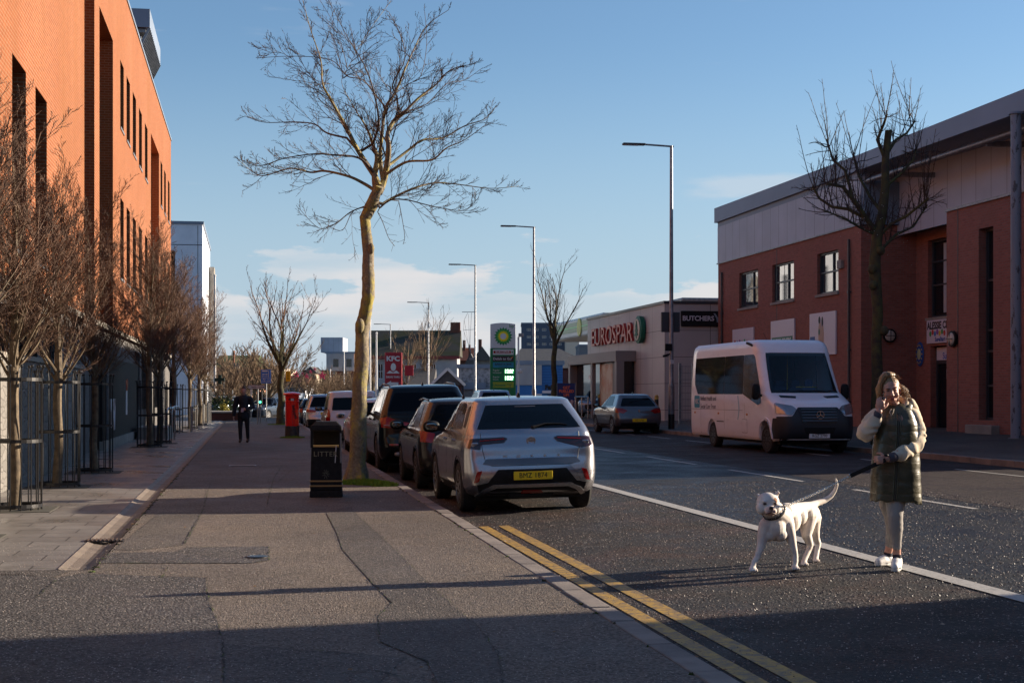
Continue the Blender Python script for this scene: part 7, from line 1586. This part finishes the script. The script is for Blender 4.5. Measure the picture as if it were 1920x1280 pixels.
def woman():
    d = 12.98; base = at(1675, 1062, d); zb = road_z(base.x); base.z = zb + .008
    t = thing('person', 'woman in olive padded gilet and cream fleece, phone at her ear, holding a dog lead', 'person', base, -TH)
    def px(u, v, y=0):
        f = (12.98 + y) / 12.98; return Vector(((u - 1675) / 215.5 * f + 715 / 215.5 * (f - 1), y, (738 - v) / 215.5 * f + 324 / 215.5))
    Bd = MB()
    # torso and neck
    Bd.chain([(px(1681, 905), .135), (px(1681, 860), .12), (px(1680, 815), .125), (px(1680, 785), .12)], 20); Bd.chain([(px(1650, 776, .03), .055), (px(1712, 774, .03), .055)], 14)
    Bd.chain([(px(1679, 772, .02), .062), (px(1674, 752, .0), .055), (px(1671, 742, -.0), .055)], 16)
    # legs: near leg to the camera, other one behind
    N = [(px(1686, 905, -.02), .10), (px(1679, 938, -.05), .078), (px(1678, 960, -.07), .062), (px(1679, 985, -.05), .059), (px(1681, 1012, -.02), .036), (px(1682, 1030, -.0), .033), (px(1682, 1042, .0), .034)]
    Fa = [(px(1668, 905, .06), .09), (px(1665, 940, .14), .072), (px(1671, 965, .20), .054), (px(1673, 985, .27), .050), (px(1669, 1015, .33), .036), (px(1664, 1036, .36), .034)]
    Bd.chain(N, 16); Bd.chain(Fa, 16)
    # arms
    RA = [(px(1643, 780, .02), .055), (px(1626, 806, -.06), .046), (px(1645, 775, -.15), .034), (px(1648.5, 767, -.155), .027)]; LA = [(px(1716, 780, .03), .055), (px(1721, 818, .0), .046), (px(1684, 846, -.17), .036), (px(1664, 855, -.205), .028)]
    Bd.chain(RA, 14); Bd.chain(LA, 14)
    hand(Bd, px(1649, 764, -.155), (.12, .10, 1), (.95, -.15, -.12), (.55, .75, .1), (.55, .75, .5), 1.02, thumb_side=1)
    hand(Bd, px(1662, 856, -.205), (-1, -.22, -.06), (-.05, .0, 1), (.1, 1, -.15), (.75, .95, .8), 1.0, thumb_side=1)
    hm = Matrix.Rotation(R(-9), 3, 'Z') @ Matrix.Rotation(R(-7), 3, 'Y') @ Matrix.Rotation(R(6), 3, 'X'); hc = px(1670, 727.5, -.015)
    T, q = head(Bd, hc, hm, 1.0)
    me = remesh(Bd, .0048, 3, .5); link('body', me, M['skin'], t)
    # face details
    E_ = lambda p, r, m, nm, k=12: MB().ell(T(*p), r, q, k).build(nm, M[m] if isinstance(m, str) else m, t, True)
    EW = mat('eye', (.10, .075, .06), .3)
    for x in (-1, 1):
        E_((x * .031, -.0905, .008), (.0125, .006, .0042), EW, 'eye'); b = MB(); b.tube([T(x * .014, -.098, .026), T(x * .032, -.099, .0315), T(x * .050, -.088, .024)], [.0035, .0042, .0022], 6); b.build('eyebrow', M['brow'], t, True)
        b = MB(); b.tube([T(x * .017, -.0955, .0135), T(x * .031, -.0975, .0160), T(x * .046, -.089, .011)], [.0018, .0026, .0015], 6); b.build('eyelid_crease', mat('lid_shadow', (.26, .12, .085), .7), t, True)
    b = MB(); b.ell(T(-.001, -.0965, -.0585), (.021, .0055, .0045), q, 12).ell(T(-.001, -.0945, -.0715), (.018, .0055, .0055), q, 12); b.build('lips', M['lip'], t, True); E_((-.001, -.0975, -.0648), (.015, .003, .0028), mat('mouth_dark', (.05, .012, .012), .6), 'mouth')
    for x in (-1, 1): E_((x * .0075, -.1115, -.0375), (.0028, .002, .0018), 'mouth_' if False else mat('nostril', (.12, .04, .03), .7), 'nostril')
    # hair: cap swept up to a high bun, long lock hanging by the phone, curls behind
    H = MB(); Tt = lambda x, y, z: T(x, y, z)
    H.ell(T(0, .022, .044), (.081, .092, .085), q, 24); H.ell(T(0, .05, -.005), (.072, .066, .075), q, 18); H.ell(T(-.012, .0, .135), (.052, .045, .034), q, 16); H.ell(T(.018, .02, .130), (.040, .04, .03), q, 14); H.ell(T(-.028, .02, .150), (.025, .03, .018), q, 12)
    for s_, (a, b_, c_) in enumerate((((-.045, -.02, .135), (-.083, -.035, .07), (-.094, -.03, -.02)), ((-.05, .0, .14), (-.098, -.015, .05), (-.108, -.02, -.06)), ((-.055, .02, .13), (-.105, .0, .04), (-.115, -.005, -.10)), ((-.04, .03, .13), (-.112, .02, .03), (-.118, .01, -.12)))):
        H.tube([T(*a), T(*[(a[i] * .4 + b_[i] * .6) for i in range(3)]), T(*b_), T(*[(c_[i] + b_[i]) / 2 for i in range(3)]), T(*c_)], [.019, .016, .014, .011, .004], 10)
    rng = random.Random(6)
    for i in range(14):
        a = rng.uniform(0, 1); p = Vector(T(.055 + .02 * rng.random(), .04 + rng.uniform(-.02, .04), .05 - .11 * a)); pts = [p + Vector((.008 * k + .008 * math.sin(k * 1.6 + i), .006 * math.cos(k * 1.9 + i), -.012 * k + .01 * math.sin(k * 1.1))) for k in range(7)]; pass
    hm_ = remesh(H, .0048, 4, .5)
    for v in hm_.vertices:
        n_ = noise.noise(Vector((v.co.x * 130, v.co.y * 130, v.co.z * 12))); v.co += v.normal * n_ * .0022
    # keep the face open: cut hair below the hairline
    bm = bmesh.new(); bm.from_mesh(hm_); iv = hm.inverted(); dl = []
    for v in bm.verts:
        l = iv @ (v.co - hc)
        if l.y < -.035 and l.z < .072 - .55 * abs(l.x) and abs(l.x) < .074 and l.z > -.12: dl.append(v)
    bmesh.ops.delete(bm, geom=dl, context='VERTS'); bm.to_mesh(hm_); bm.free(); ho = link('hair', hm_, M['hair'], t)
    W_ = MB()
    for i in range(170):
        th = rng.uniform(-1.1, 1.3) ; p = Vector(T(.085 * math.sin(th) * rng.uniform(.85, 1.05), .01 + .03 * rng.random(), .055 + .09 * math.cos(th))); dd = (p - Vector(T(0, .02, .02))).normalized(); pts = [p + dd * .012 * k + Vector((.008 * math.sin(k + i), .006 * math.cos(k * 1.3 + i), -.002 * k * k)) for k in range(4)]; W_.tube(pts, [.0012, .0010, .0008, .0004], 3, cap=False)
    for i in range(110):
        f = rng.random(); p = Vector(T(.075 + .03 * f, .02 + rng.uniform(-.03, .05), .05 - .12 * f)); pts = [p + Vector((.014 * k + .014 * math.sin(k * 1.5 + i), .01 * math.cos(k + i), .004 * math.sin(k * 2 + i) - .008 * k)) for k in range(6)]; W_.tube(pts, [.0016] * 5 + [.0006], 3, cap=False)
    for i in range(60):
        a = rng.random(); p0 = Vector(T(-.03 - .03 * a, -.05 + .05 * a, .12)); p1 = Vector(T(-.088 - .022 * a, -.035 + .04 * a, -.02 - .09 * a)); W_.tube([p0, p0.lerp(p1, .5) + Vector((-.022, -.006, .015)), p1, p1 + Vector((.004, 0, -.02 * rng.random()))], [.002, .0022, .0018, .0006], 4, cap=False)
    W_.build('loose_strands', M['hair'], ho, True, fix=False)
    # sleeves (fleece) with soft folds
    def sleeve(ch, nm, sd):
        b = MB(); b.chain(ch, 18); m_ = remesh(b, .009, 5, .5)
        for v in m_.vertices: v.co += v.normal * (.008 * noise.noise(v.co * 14 + Vector((sd, 0, 0))) + .006 * math.sin(v.co.z * 60 + 9 * noise.noise(v.co * 7)))
        link(nm, m_, M['fleece'], t)
    sleeve([(px(1648, 776, .03), .080), (px(1637, 785, .0), .080), (px(1625, 803, -.05), .078), (px(1623, 808, -.07), .074), (px(1633, 795, -.11), .068), (px(1641, 783, -.14), .055), (px(1644.5, 776, -.15), .042)], 'sleeve', 0)
    sleeve([(px(1708, 776, .03), .082), (px(1716, 793, .03), .079), (px(1720, 812, .01), .076), (px(1717, 829, -.03), .073), (px(1703, 839, -.10), .067), (px(1688, 847, -.15), .058), (px(1679, 850.5, -.175), .050)], 'sleeve', 5)
    b = MB(); b.tube([px(1643.5, 777, -.15), px(1648, 768, -.155)], [.041, .036], 20); b.build('cuff', M['cuff'], t, True)
    b = MB(); b.tube([px(1679, 850.5, -.178), px(1674, 852.5, -.19), px(1665, 855, -.205)], [.040, .044, .036], 20); b.build('cuff', M['cuff'], t, True)
    # gilet
    Lv = [(px(0, 933).z, px(1679.5, 0).x, .0, .222, .150), (px(0, 915).z, px(1679.5, 0).x, .0, .219, .152), (px(0, 880).z, px(1679, 0).x, .0, .212, .150), (px(0, 845).z, px(1679, 0).x, .0, .203, .145), (px(0, 815).z, px(1680, 0).x, .0, .192, .140), (px(0, 790).z, px(1681, 0).x, .0, .176, .132), (px(0, 774).z, px(1681, 0).x, .01, .158, .118), (px(0, 764).z, px(1681, 0).x, .015, .135, .108), (px(0, 757).z, px(1681, 0).x, .02, .108, .09), (px(0, 752).z, px(1680, 0).x, .03, .075, .07)]
    def quilt(a, z):
        ph = (z - .55) / .108; s_ = abs(math.sin(PI * ph)) ** .28; fr = math.sin(a) < 0 and abs(math.cos(a)) < .10
        return 1 - .035 * (1 - s_) + .012 * noise.noise(Vector((math.cos(a) * 2.5, math.sin(a) * 2.5, z * 12))) + .006 * math.sin(a * 5 + z * 9) - (.03 if fr else 0)
    lo = lerp_levels(Lv, 110); b = ringloft(lo, 96, quilt)
    n0 = len(b.v); 
    for i in range(96): p = b.v[i]; p.z -= .03 * max(0, math.cos(2 * PI * i / 96)) + .008 * math.sin(i * .7)
    o = b.build('gilet', M['vest'], t, True, fix=True, ang=180); sm = o.modifiers.new('s', 'SOLIDIFY'); sm.thickness = .012; sm.offset = -1
    zx = px(1665, 0).x + .02
    bv_ = BVHTree.FromPolygons([v.co for v in o.data.vertices], [p.vertices[:] for p in o.data.polygons])
    P = []
    for i in range(40): z = px(0, 930 - i * 4.1).z; h = bv_.ray_cast(Vector((zx + .0012 * i, -2, z)), Vector((0, 1, 0)))[0]; P.append(Vector((zx + .0012 * i, (h.y if h else -.13) - .004, z)))
    MB().tube(P, .0065, 6).build('zip', mat('zip_dark', (.03, .028, .02), .4), o, True)
    for s_ in (-1, 1): MB().tube([p + Vector((s_ * .016, .004, 0)) for p in P], .007, 6).build('zip_placket', M['vest'], o, True)
    # hood and collar
    b = MB(); cx = px(1679, 0).x
    ringp = []
    for k in range(15):
        a = -PI * .5 + .28 + (2 * PI - .56) * k / 14; rr_ = 1 + .25 * max(0, math.sin(a)); x = cx + .012 + .095 * rr_ * math.cos(a); y = .03 + .095 * rr_ * math.sin(a); z = 1.402 + .052 * math.sin(a) + .014 * math.cos(a); ringp.append((Vector((x, y, z)), (.040 + .012 * max(0, math.cos(a - .5)))))
    b.chain(ringp, 12); hm2 = remesh(b, .008, 4, .5)
    for v in hm2.vertices: v.co += v.normal * .004 * noise.noise(v.co * 25)
    link('hood_rim', hm2, M['vest'], t)
    b = MB(); ring2 = [(Vector((cx + .010 + (p.x - cx) * .80, p.y * .8 - .004, p.z + .022)), r_ * .66) for p, r_ in ringp]; b.chain(ring2, 12); link('fleece_hood', remesh(b, .007, 3, .5), M['fleece'], t)
    b = MB(); b.chain([(px(1706, 752, .05), .05), (px(1713, 762, .07), .045), (px(1716, 772, .07), .04)], 12); link('hood_back', remesh(b, .008, 3, .5), M['fleece'], t)
    b = MB(); b.tube([px(1671, 762, -.13), px(1668, 768, -.150), px(1671, 775, -.150), px(1675, 768, -.148), px(1676, 762, -.13)], .0035, 6); b.build('drawstring', M['fleece'], t, True)
    # leggings, socks, shoes
    b = MB(); b.chain([(p, r_ + .006) for p, r_ in N[:5]] + [(px(1681.5, 1019, -.015), .0405)], 20); b.chain([(p, r_ + .006) for p, r_ in Fa[:5]], 20); m_ = remesh(b, .0075, 5, .5)
    for v in m_.vertices: v.co += v.normal * .0013 * math.sin(v.co.z * 95 + 8 * noise.noise(v.co * 6)) * max(0, 1 - abs(v.co.z - .42) / .25)
    link('leggings', m_, M['legging'], t)
    MB().tube([px(1682, 1034, 0), px(1682, 1042, 0)], [.037, .041], 18).build('sock', M['sock'], t, True); MB().tube([px(1665, 1030, .355), px(1664, 1038, .36)], [.038, .04], 16).build('sock', M['sock'], t, True)
    def shoe(an, toe, heel, z0, s_=1, lift=0):
        b = MB(); a = Vector(an); tv = Vector(toe); hv = Vector(heel); b.chain([(a, .046), (a.lerp(hv, .6), .044), (hv, .037)], 14); b.chain([(a + Vector((0, 0, -.02)), .045), (a.lerp(tv, .5), .043), (tv, .036)], 14); b.chain([(hv - Vector((0, 0, .005)), .036), (a.lerp(tv, .3) * 1, .040), (tv, .036)], 14)
        m_ = remesh(b, .006, 4, .5)
        for v in m_.vertices:
            if v.co.z < z0: v.co.z = z0
        o = link('shoe', m_, M['shoe'], t); b = MB(); b.chain([(Vector((hv.x, hv.y, .010)), .036), (Vector((a.x * .6 + tv.x * .4, a.y * .5 + tv.y * .5, .010)), .041), (Vector((tv.x, tv.y, .010)), .037)], 16)
        for v_ in b.v: v_.z = min(max(v_.z, .0), .016)
        b.build('sole', mat('shoe_sole', (.5, .49, .46), .6), o, True); b = MB(); lac = a.lerp(tv, .4)
        for k in range(4): c_ = a.lerp(tv, .15 + .16 * k) + Vector((0, -.0, .040 - .004 * k)); b.tube([c_ + Vector((-.02, .002, 0)), c_ + Vector((0, -.006, .004)), c_ + Vector((.02, .002, 0))], .0035, 5)
        b.build('laces', M['white'], o, True)
    shoe(px(1682, 1045, .0), px(1678, 1058, -.13), px(1683, 1056, .03), .004); shoe(px(1663, 1041, .36), px(1647, 1049, .28), px(1668, 1047, .37), .004 + .0)
    # phone
    ph = thing('phone', 'dark smartphone held to the woman\'s ear', 'phone', (0, 0, 0)); ph.location = base + Matrix.Rotation(-TH, 3, 'Z') @ px(1655, 746, -.118); ph.rotation_euler = (R(8), R(-16), -TH + R(70))
    MB().box(-.036, .036, -.005, .005, -.072, .072).build('case', mat('phone_case', (.015, .015, .02), .2, coat=.5), ph, bevel=.004); MB().box(-.032, .032, -.0062, -.0051, -.066, .066).build('screen', M['carglass'], ph)
    # lead
    hp = px(1661, 857, -.235); A = base + Matrix.Rotation(-TH, 3, 'Z') @ hp
    return t, A
wt, leadA = woman()

def dog():
    D0 = 13.12; base = at(1470, 1061, D0); base.z = road_z(base.x) + .004
    t = thing('dog', 'white bull-breed dog with a black collar standing on the road looking at the camera', 'dog', base, -TH)
    S_P = F_ / D0; K = 1.0
    def px(u, v, y=0):
        f = (D0 + y) / D0; return Vector(((u - 1470) / S_P * f + (1470 - 960) / S_P * (f - 1), y, 0 + ((738 - v) / S_P * f + 1.5 - base.z)))
    B = MB()
    # trunk: deep chest narrowing to tucked belly, rump farther away
    B.ell(px(1450, 988, .03), (.118, .13, .120), k=20); B.ell(px(1462, 982, .10), (.125, .14, .135), k=20); B.ell(px(1480, 974, .22), (.105, .13, .120), k=20); B.ell(px(1496, 966, .34), (.088, .12, .095), k=18); B.ell(px(1512, 963, .46), (.088, .11, .092), k=18); B.ell(px(1521, 964, .52), (.082, .10, .095), k=18)
    B.chain([(px(1472, 960, .12), .085), (px(1500, 954, .35), .062), (px(1519, 952, .5), .060)], 14)
    B.ell(px(1441, 1000, -.02), (.075, .07, .07), k=14); B.ell(px(1462, 1001, .0), (.07, .07, .065), k=14)
    # neck
    B.chain([(px(1462, 970, .07), .112), (px(1452, 960, .0), .100), (px(1444, 950, -.06), .086)], 18)
    # head
    hc = px(1440.5, 944, -.13)
    B.ell(hc + Vector((0, .02, .015)), (.100, .088, .084), k=22); B.ell(hc + Vector((-.058, -.005, -.035)), (.050, .055, .060), k=16); B.ell(hc + Vector((.060, -.005, -.035)), (.050, .055, .060), k=16)
    B.ell(hc + Vector((.006, -.070, -.046)), (.046, .060, .040), k=16); B.ell(hc + Vector((-.020, -.085, -.058)), (.026, .040, .030), k=12); B.ell(hc + Vector((.034, -.085, -.058)), (.026, .040, .030), k=12); B.ell(hc + Vector((.008, -.060, -.086)), (.032, .045, .020), k=12)
    for x in (-1, 1): B.ell(hc + Vector((x * .044 + .004, -.055, .024)), (.022, .02, .012), k=10)
    B.chain([(hc + Vector((.070, .03, .065)), .022), (hc + Vector((.086, .025, .096)), .016), (hc + Vector((.094, .01, .092)), .010)], 10); B.chain([(hc + Vector((-.072, .03, .060)), .020), (hc + Vector((-.088, .03, .080)), .010)], 10)
    # front legs
    B.chain([(px(1437, 985, -.02), .070), (px(1431, 1004, -.03), .054), (px(1426.5, 1024, -.05), .036), (px(1420.5, 1043, -.08), .028), (px(1415, 1053, -.10), .027)], 14)
    B.chain([(px(1475, 985, .04), .072), (px(1482, 1005, .03), .050), (px(1487, 1023, .02), .034), (px(1491, 1040, .02), .0265), (px(1491, 1053, .01), .027)], 14)
    # hind legs
    B.chain([(px(1516, 966, .46), .088), (px(1513, 988, .42), .066), (px(1512, 1002, .40), .048), (px(1519, 1021, .44), .031), (px(1516, 1032, .42), .025), (px(1509, 1047, .36), .025)], 14)
    B.chain([(px(1524, 970, .58), .080), (px(1526, 992, .60), .055), (px(1530, 1008, .64), .034), (px(1534, 1018, .68), .029), (px(1532, 1031, .66), .024), (px(1530, 1044, .62), .025)], 14)
    # paws with toes
    def paw(c, s=1.0, z=0):
        c = Vector(c); c.z = .024; B.ell(c, (.033 * s, .042 * s, .024 * s), k=12)
        for i in range(4): B.ell(c + Vector(((i - 1.5) * .017 * s, -.032 * s - .006 * (i in (1, 2)), -.006)), (.010 * s, .018 * s, .015 * s), k=10)
    for c, s in ((px(1411.5, 1058, -.13), 1.1), (px(1490.5, 1059, -.01), 1.08), (px(1507.5, 1050, .33), 1.0), (px(1529.5, 1048, .60), .95)): paw(c, s)
    B.caps(px(1415, 1052, -.10), .027, Vector((px(1411.5, 1058, -.13).x, px(1411.5, 1058, -.12).y, .036)), .025, 12)
    for a, c in ((px(1491, 1053, .01), px(1490.5, 1059, -.01)), (px(1509, 1047, .36), px(1507.5, 1050, .33)), (px(1530, 1044, .62), px(1529.5, 1048, .60))): c.z = .03; B.caps(a, .025, c, .022, 10)
    # tail
    B.chain([(px(1519, 948, .52), .040), (px(1531, 943, .58), .030), (px(1546, 938, .64), .0255), (px(1558, 930, .66), .0225), (px(1565, 920, .66), .019), (px(1569, 909, .64), .0155), (px(1568, 900, .62), .010), (px(1566.5, 896, .61), .005)], 12)
    me = remesh(B, .0058, 4, .5)
    m = mat('white_dog_coat', (.74, .69, .64), .75); g = NG(m)
    def blob(c, r, soft=.4):
        q = g.n('ShaderNodeVectorMath', operation='DISTANCE'); g.lk(g.o, q.inputs[0]); q.inputs[1].default_value = c; return g.mr(q.outputs['Value'], r * (1 - soft), r, 1, 0)
    c = g.mix(g.mr(g.noise(8, 4), .4, .7), (.80, .75, .68), (.62, .53, .47)); c = g.mix(g.math('MULTIPLY', blob(hc + Vector((.006, -.10, -.06)), .062, .5), .75), c, (.50, .27, .22)); c = g.mix(blob(hc + Vector((.062, -.055, .038)), .03, .3), c, (.28, .12, .05)); c = g.mix(g.math('MULTIPLY', blob(hc + Vector((.09, -.01, .093)), .022), .8), c, (.6, .28, .2)); c = g.mix(g.math('MULTIPLY', blob(px(1497, 984, .32), .07), .7), c, (.5, .26, .2)); g.base(c); g.bump(g.noise(60, 4), .15, .004)
    m.node_tree.nodes['Principled BSDF'].inputs['Subsurface Weight'].default_value = 0
    bo = link('body', me, m, t); DK = mat('dog_nose_black', (.012, .010, .010), .3)
    b = MB(); b.ell(hc + Vector((.004, -.130, -.026)), (.019, .014, .014), k=14); b.ell(hc + Vector((-.008, -.134, -.033)), (.008, .008, .008), k=8).ell(hc + Vector((.016, -.134, -.033)), (.008, .008, .008), k=8); b.build('nose', DK, t, True)
    for x, y_ in ((-.041, -.066), (.050, -.064)): e_ = MB().ell(hc + Vector((x, y_, .004)), (.0125, .010, .0095), k=12).build('eye', mat('dog_eye', (.02, .012, .008), .1, coat=1), t, True); MB().ell(hc + Vector((x, y_ + .003, .004)), (.0165, .010, .012), k=12).build('eye_rim', mat('dog_eye_rim', (.12, .05, .04), .6), e_, True)
    b = MB(); b.tube([hc + Vector((-.040, -.098, -.082)), hc + Vector((-.018, -.122, -.074)), hc + Vector((.006, -.130, -.066)), hc + Vector((.030, -.122, -.074)), hc + Vector((.052, -.098, -.084))], [.003, .0035, .0035, .0035, .003], 8); b.build('mouth', mat('dog_mouth', (.09, .03, .03), .5), t, True)
    MB().tube([hc + Vector((.004, -.137, -.042)), hc + Vector((.005, -.134, -.064))], .003, 6).build('lip_cleft', DK, t, True)
    # collar
    c0 = px(1447, 964, -.05); ax = (px(1452, 960, .0) - px(1440, 950, -.10)).normalized(); a_ = ax.cross(Vector((0, 0, 1))).normalized(); b_ = ax.cross(a_)
    bv_ = BVHTree.FromPolygons([v.co for v in me.vertices], [p.vertices[:] for p in me.polygons])
    ctr = px(1449, 960, -.035); b = MB(); P = []
    up = Vector((.35, .75, 1)).normalized()
    pl_n = Vector((-.36, -.55, .75)).normalized(); a_ = pl_n.cross(Vector((0, 1, 0))).normalized(); b_ = pl_n.cross(a_); ctr = px(1451, 961, -.03)
    for k in range(33):
        an = 2 * PI * k / 32; d_ = a_ * math.cos(an) + b_ * math.sin(an); h = bv_.ray_cast(ctr + d_ * .6, -d_)[0]; P.append(ctr + d_ * min(.128, (h - ctr).length + .003) if h else ctr + d_ * .11)
    for _ in range(3): P = [P[i] if i in () else (P[i - 1] + P[i] * 2 + P[(i + 1) % 33]) / 4 for i in range(33)]
    P[-1] = P[0]; co = MB(); vs = []
    for p in P[:-1]:
        d_ = (p - ctr).normalized(); vs += [p + pl_n * .011, p + pl_n * .011 + d_ * .005, p - pl_n * .011 + d_ * .005, p - pl_n * .011]
    co.add(vs, [(j * 4 + q_, j * 4 + (q_ + 1) % 4, ((j + 1) % 32) * 4 + (q_ + 1) % 4, ((j + 1) % 32) * 4 + q_) for j in range(32) for q_ in range(4)]); cl = co.build('collar', M['black_pl'], t, True)
    ch = MB()
    for k in range(0, 32, 1): p = P[k] + pl_n * .017 + (P[k] - ctr).normalized() * .007; ch.lathe([(.0075, -.002), (.010, -.002), (.010, .002), (.0075, .002)], 8, c=p, axis='x' if k % 2 else 'y', ring=True)
    ch.build('choke_chain', M['steel'], cl, True); MB().lathe([(.013, -.002), (.013, .002), (.001, .002)], 12, c=px(1462, 948, -.05), axis='y').build('tag', mat('brass_tag', (.5, .3, .1), .3, 1), cl, True)
    return t, base + Matrix.Rotation(-TH, 3, 'Z') @ px(1464, 951, -.01)
dt, leadB = dog()
# lead: chain links and strap handle
t = thing('dog_lead', 'twisted metal chain lead with a black strap handle between the woman\'s hand and the dog', 'dog lead', leadB)
A, Bq = leadA - leadB, Vector((0, 0, 0)); st = A.lerp(Bq, .33); n = 52; b = MB()
def lp(f): p = st.lerp(Bq, f); p.z -= .012 * math.sin(PI * f) ; return p
for k in range(n):
    p, q = lp(k / n), lp((k + 1.35) / n); d_ = (q - p).normalized(); s1 = d_.cross(Vector((0, 0, 1))).normalized(); s2 = s1.cross(d_); w_ = (s1 if k % 2 else s2) * .0095
    pts = [p - w_ * .3, p + w_ * .8 + d_ * .003, q + w_ * .8 - d_ * .003, q - w_ * .3, q - w_ * 1.2 - d_ * .003, p - w_ * 1.2 + d_ * .003, p - w_ * .3]; b.tube(pts, .0038, 5)
b.build('chain', M['steel'], t, True)
b = MB(); rg = [st + Vector((.018 * math.cos(a), 0, .018 * math.sin(a))) for a in [PI * k / 8 for k in range(17)]]; b.tube(rg, .003, 6); b.build('ring', M['steel'], t, True)
b = MB(); b.bar(st, A + (A - st).normalized() * .0, .010, .036); b.build('strap_handle', M['black_pl'], t, bevel=.003); MB().ell(A + Vector((.0, -.01, .04)), (.022, .016, .012), k=10).build('strap_loop', M['black_pl'], t, True)

def walker():
    b0 = gp(457, 829.5); t = thing('person', 'person in a dark jacket and leggings walking towards the camera on the left pavement', 'person', (b0.x, b0.y, 0), -TH)
    B = MB(); V = Vector
    B.chain([(V((0, 0, .90)), .13), (V((0, 0, 1.1)), .12), (V((0, 0, 1.3)), .14)], 16); B.chain([(V((-.17, .01, 1.36)), .06), (V((.17, .01, 1.36)), .06)]); B.chain([(V((0, 0, 1.42)), .06), (V((0, -.01, 1.5)), .055)])
    LL = [(V((-.09, 0, .88)), .095), (V((-.10, -.04, .5)), .062), (V((-.10, .0, .12)), .042), (V((-.10, 0, .07)), .04)]; RL = [(V((.09, 0, .88)), .095), (V((.10, .05, .5)), .06), (V((.10, .16, .14)), .042), (V((.10, .16, .09)), .04)]
    B.chain(LL); B.chain(RL); A1 = [(V((-.2, .01, 1.35)), .055), (V((-.28, .03, 1.08)), .045), (V((-.30, -.04, .86)), .034), (V((-.30, -.05, .80)), .03)]; A2 = [(V((.2, .01, 1.35)), .055), (V((.27, .03, 1.10)), .045), (V((.13, -.17, 1.02)), .033), (V((.09, -.19, 1.02)), .03)]
    B.chain(A1); B.chain(A2); hand(B, (-.30, -.05, .80), (0, -.1, -1), (-.2, -1, 0), (1, 0, 0), (.3, .4, .3)); hand(B, (.09, -.19, 1.02), (-1, -.2, 0), (0, .1, 1), (0, 1, 0), (.6, .8, .6))
    T, q = head(B, (0, -.03, 1.59), Matrix.Rotation(R(5), 3, 'X'), 1.0); link('body', remesh(B, .007, 3), M['skin'], t)
    H = MB(); H.ell(T(0, .022, .05), (.084, .095, .086), q, 18); H.ell(T(0, .05, .0), (.08, .065, .09), q, 14); H.ell(T(0, .05, .13), (.04, .04, .035), q, 12); hmz = remesh(H, .008, 1)
    bm = bmesh.new(); bm.from_mesh(hmz); dl = [v for v in bm.verts if (v.co.y < -.055 and v.co.z < 1.655)]; bmesh.ops.delete(bm, geom=dl, context='VERTS'); bm.to_mesh(hmz); bm.free(); link('hair', hmz, mat('dark_hair', (.04, .022, .015), .6), t)
    NVY = vary('dark_jacket', (.012, .014, .022), (.02, .022, .03), 5, .8)
    J = MB(); J.chain([(V((0, 0, .82)), .165), (V((0, 0, 1.1)), .155), (V((0, .01, 1.32)), .16)], 18); J.chain([(V((-.17, .01, 1.35)), .085), (V((.17, .01, 1.35)), .085)]); J.chain([(p, r + .028) for p, r in A1[:3]]); J.chain([(p, r + .028) for p, r in A2[:3]]); J.chain([(V((0, .03, 1.43)), .085), (V((0, .04, 1.48)), .07)]); m_ = remesh(J, .010, 4)
    for v in m_.vertices: v.co += v.normal * .006 * noise.noise(v.co * 12)
    link('jacket', m_, NVY, t); J = MB(); J.chain([(p, r + .008) for p, r in LL[:3]]); J.chain([(p, r + .008) for p, r in RL[:3]]); link('leggings', remesh(J, .01, 3), mat('black_legging', (.014, .014, .017), .8), t)
    for (x, y) in ((-.10, 0), (.10, .16)):
        J = MB(); J.chain([(V((x, y, .16)), .05), (V((x, y, .07)), .045), (V((x, y - .12, .04)), .04)]); m_ = remesh(J, .009, 3)
        for v in m_.vertices: v.co.z = max(v.co.z, .002)
        link('boot', m_, mat('brown_boot', (.06, .035, .025), .8), t)
    ph = thing('phone', 'pale phone held low in front by the walking person', 'phone', b0 + Matrix.Rotation(-TH, 3, 'Z') @ V((.0, -.24, 1.0)), -TH); MB().box(-.04, .04, -.005, .005, -.07, .07).build('case', mat('pale_phone_case', (.4, .3, .32), .4), ph, bevel=.004); MB().box(-.034, .034, .0051, .006, -.062, .062).build('screen', M['carglass'], ph)
    ph.rotation_euler.x = R(-30)
walker()

driver()
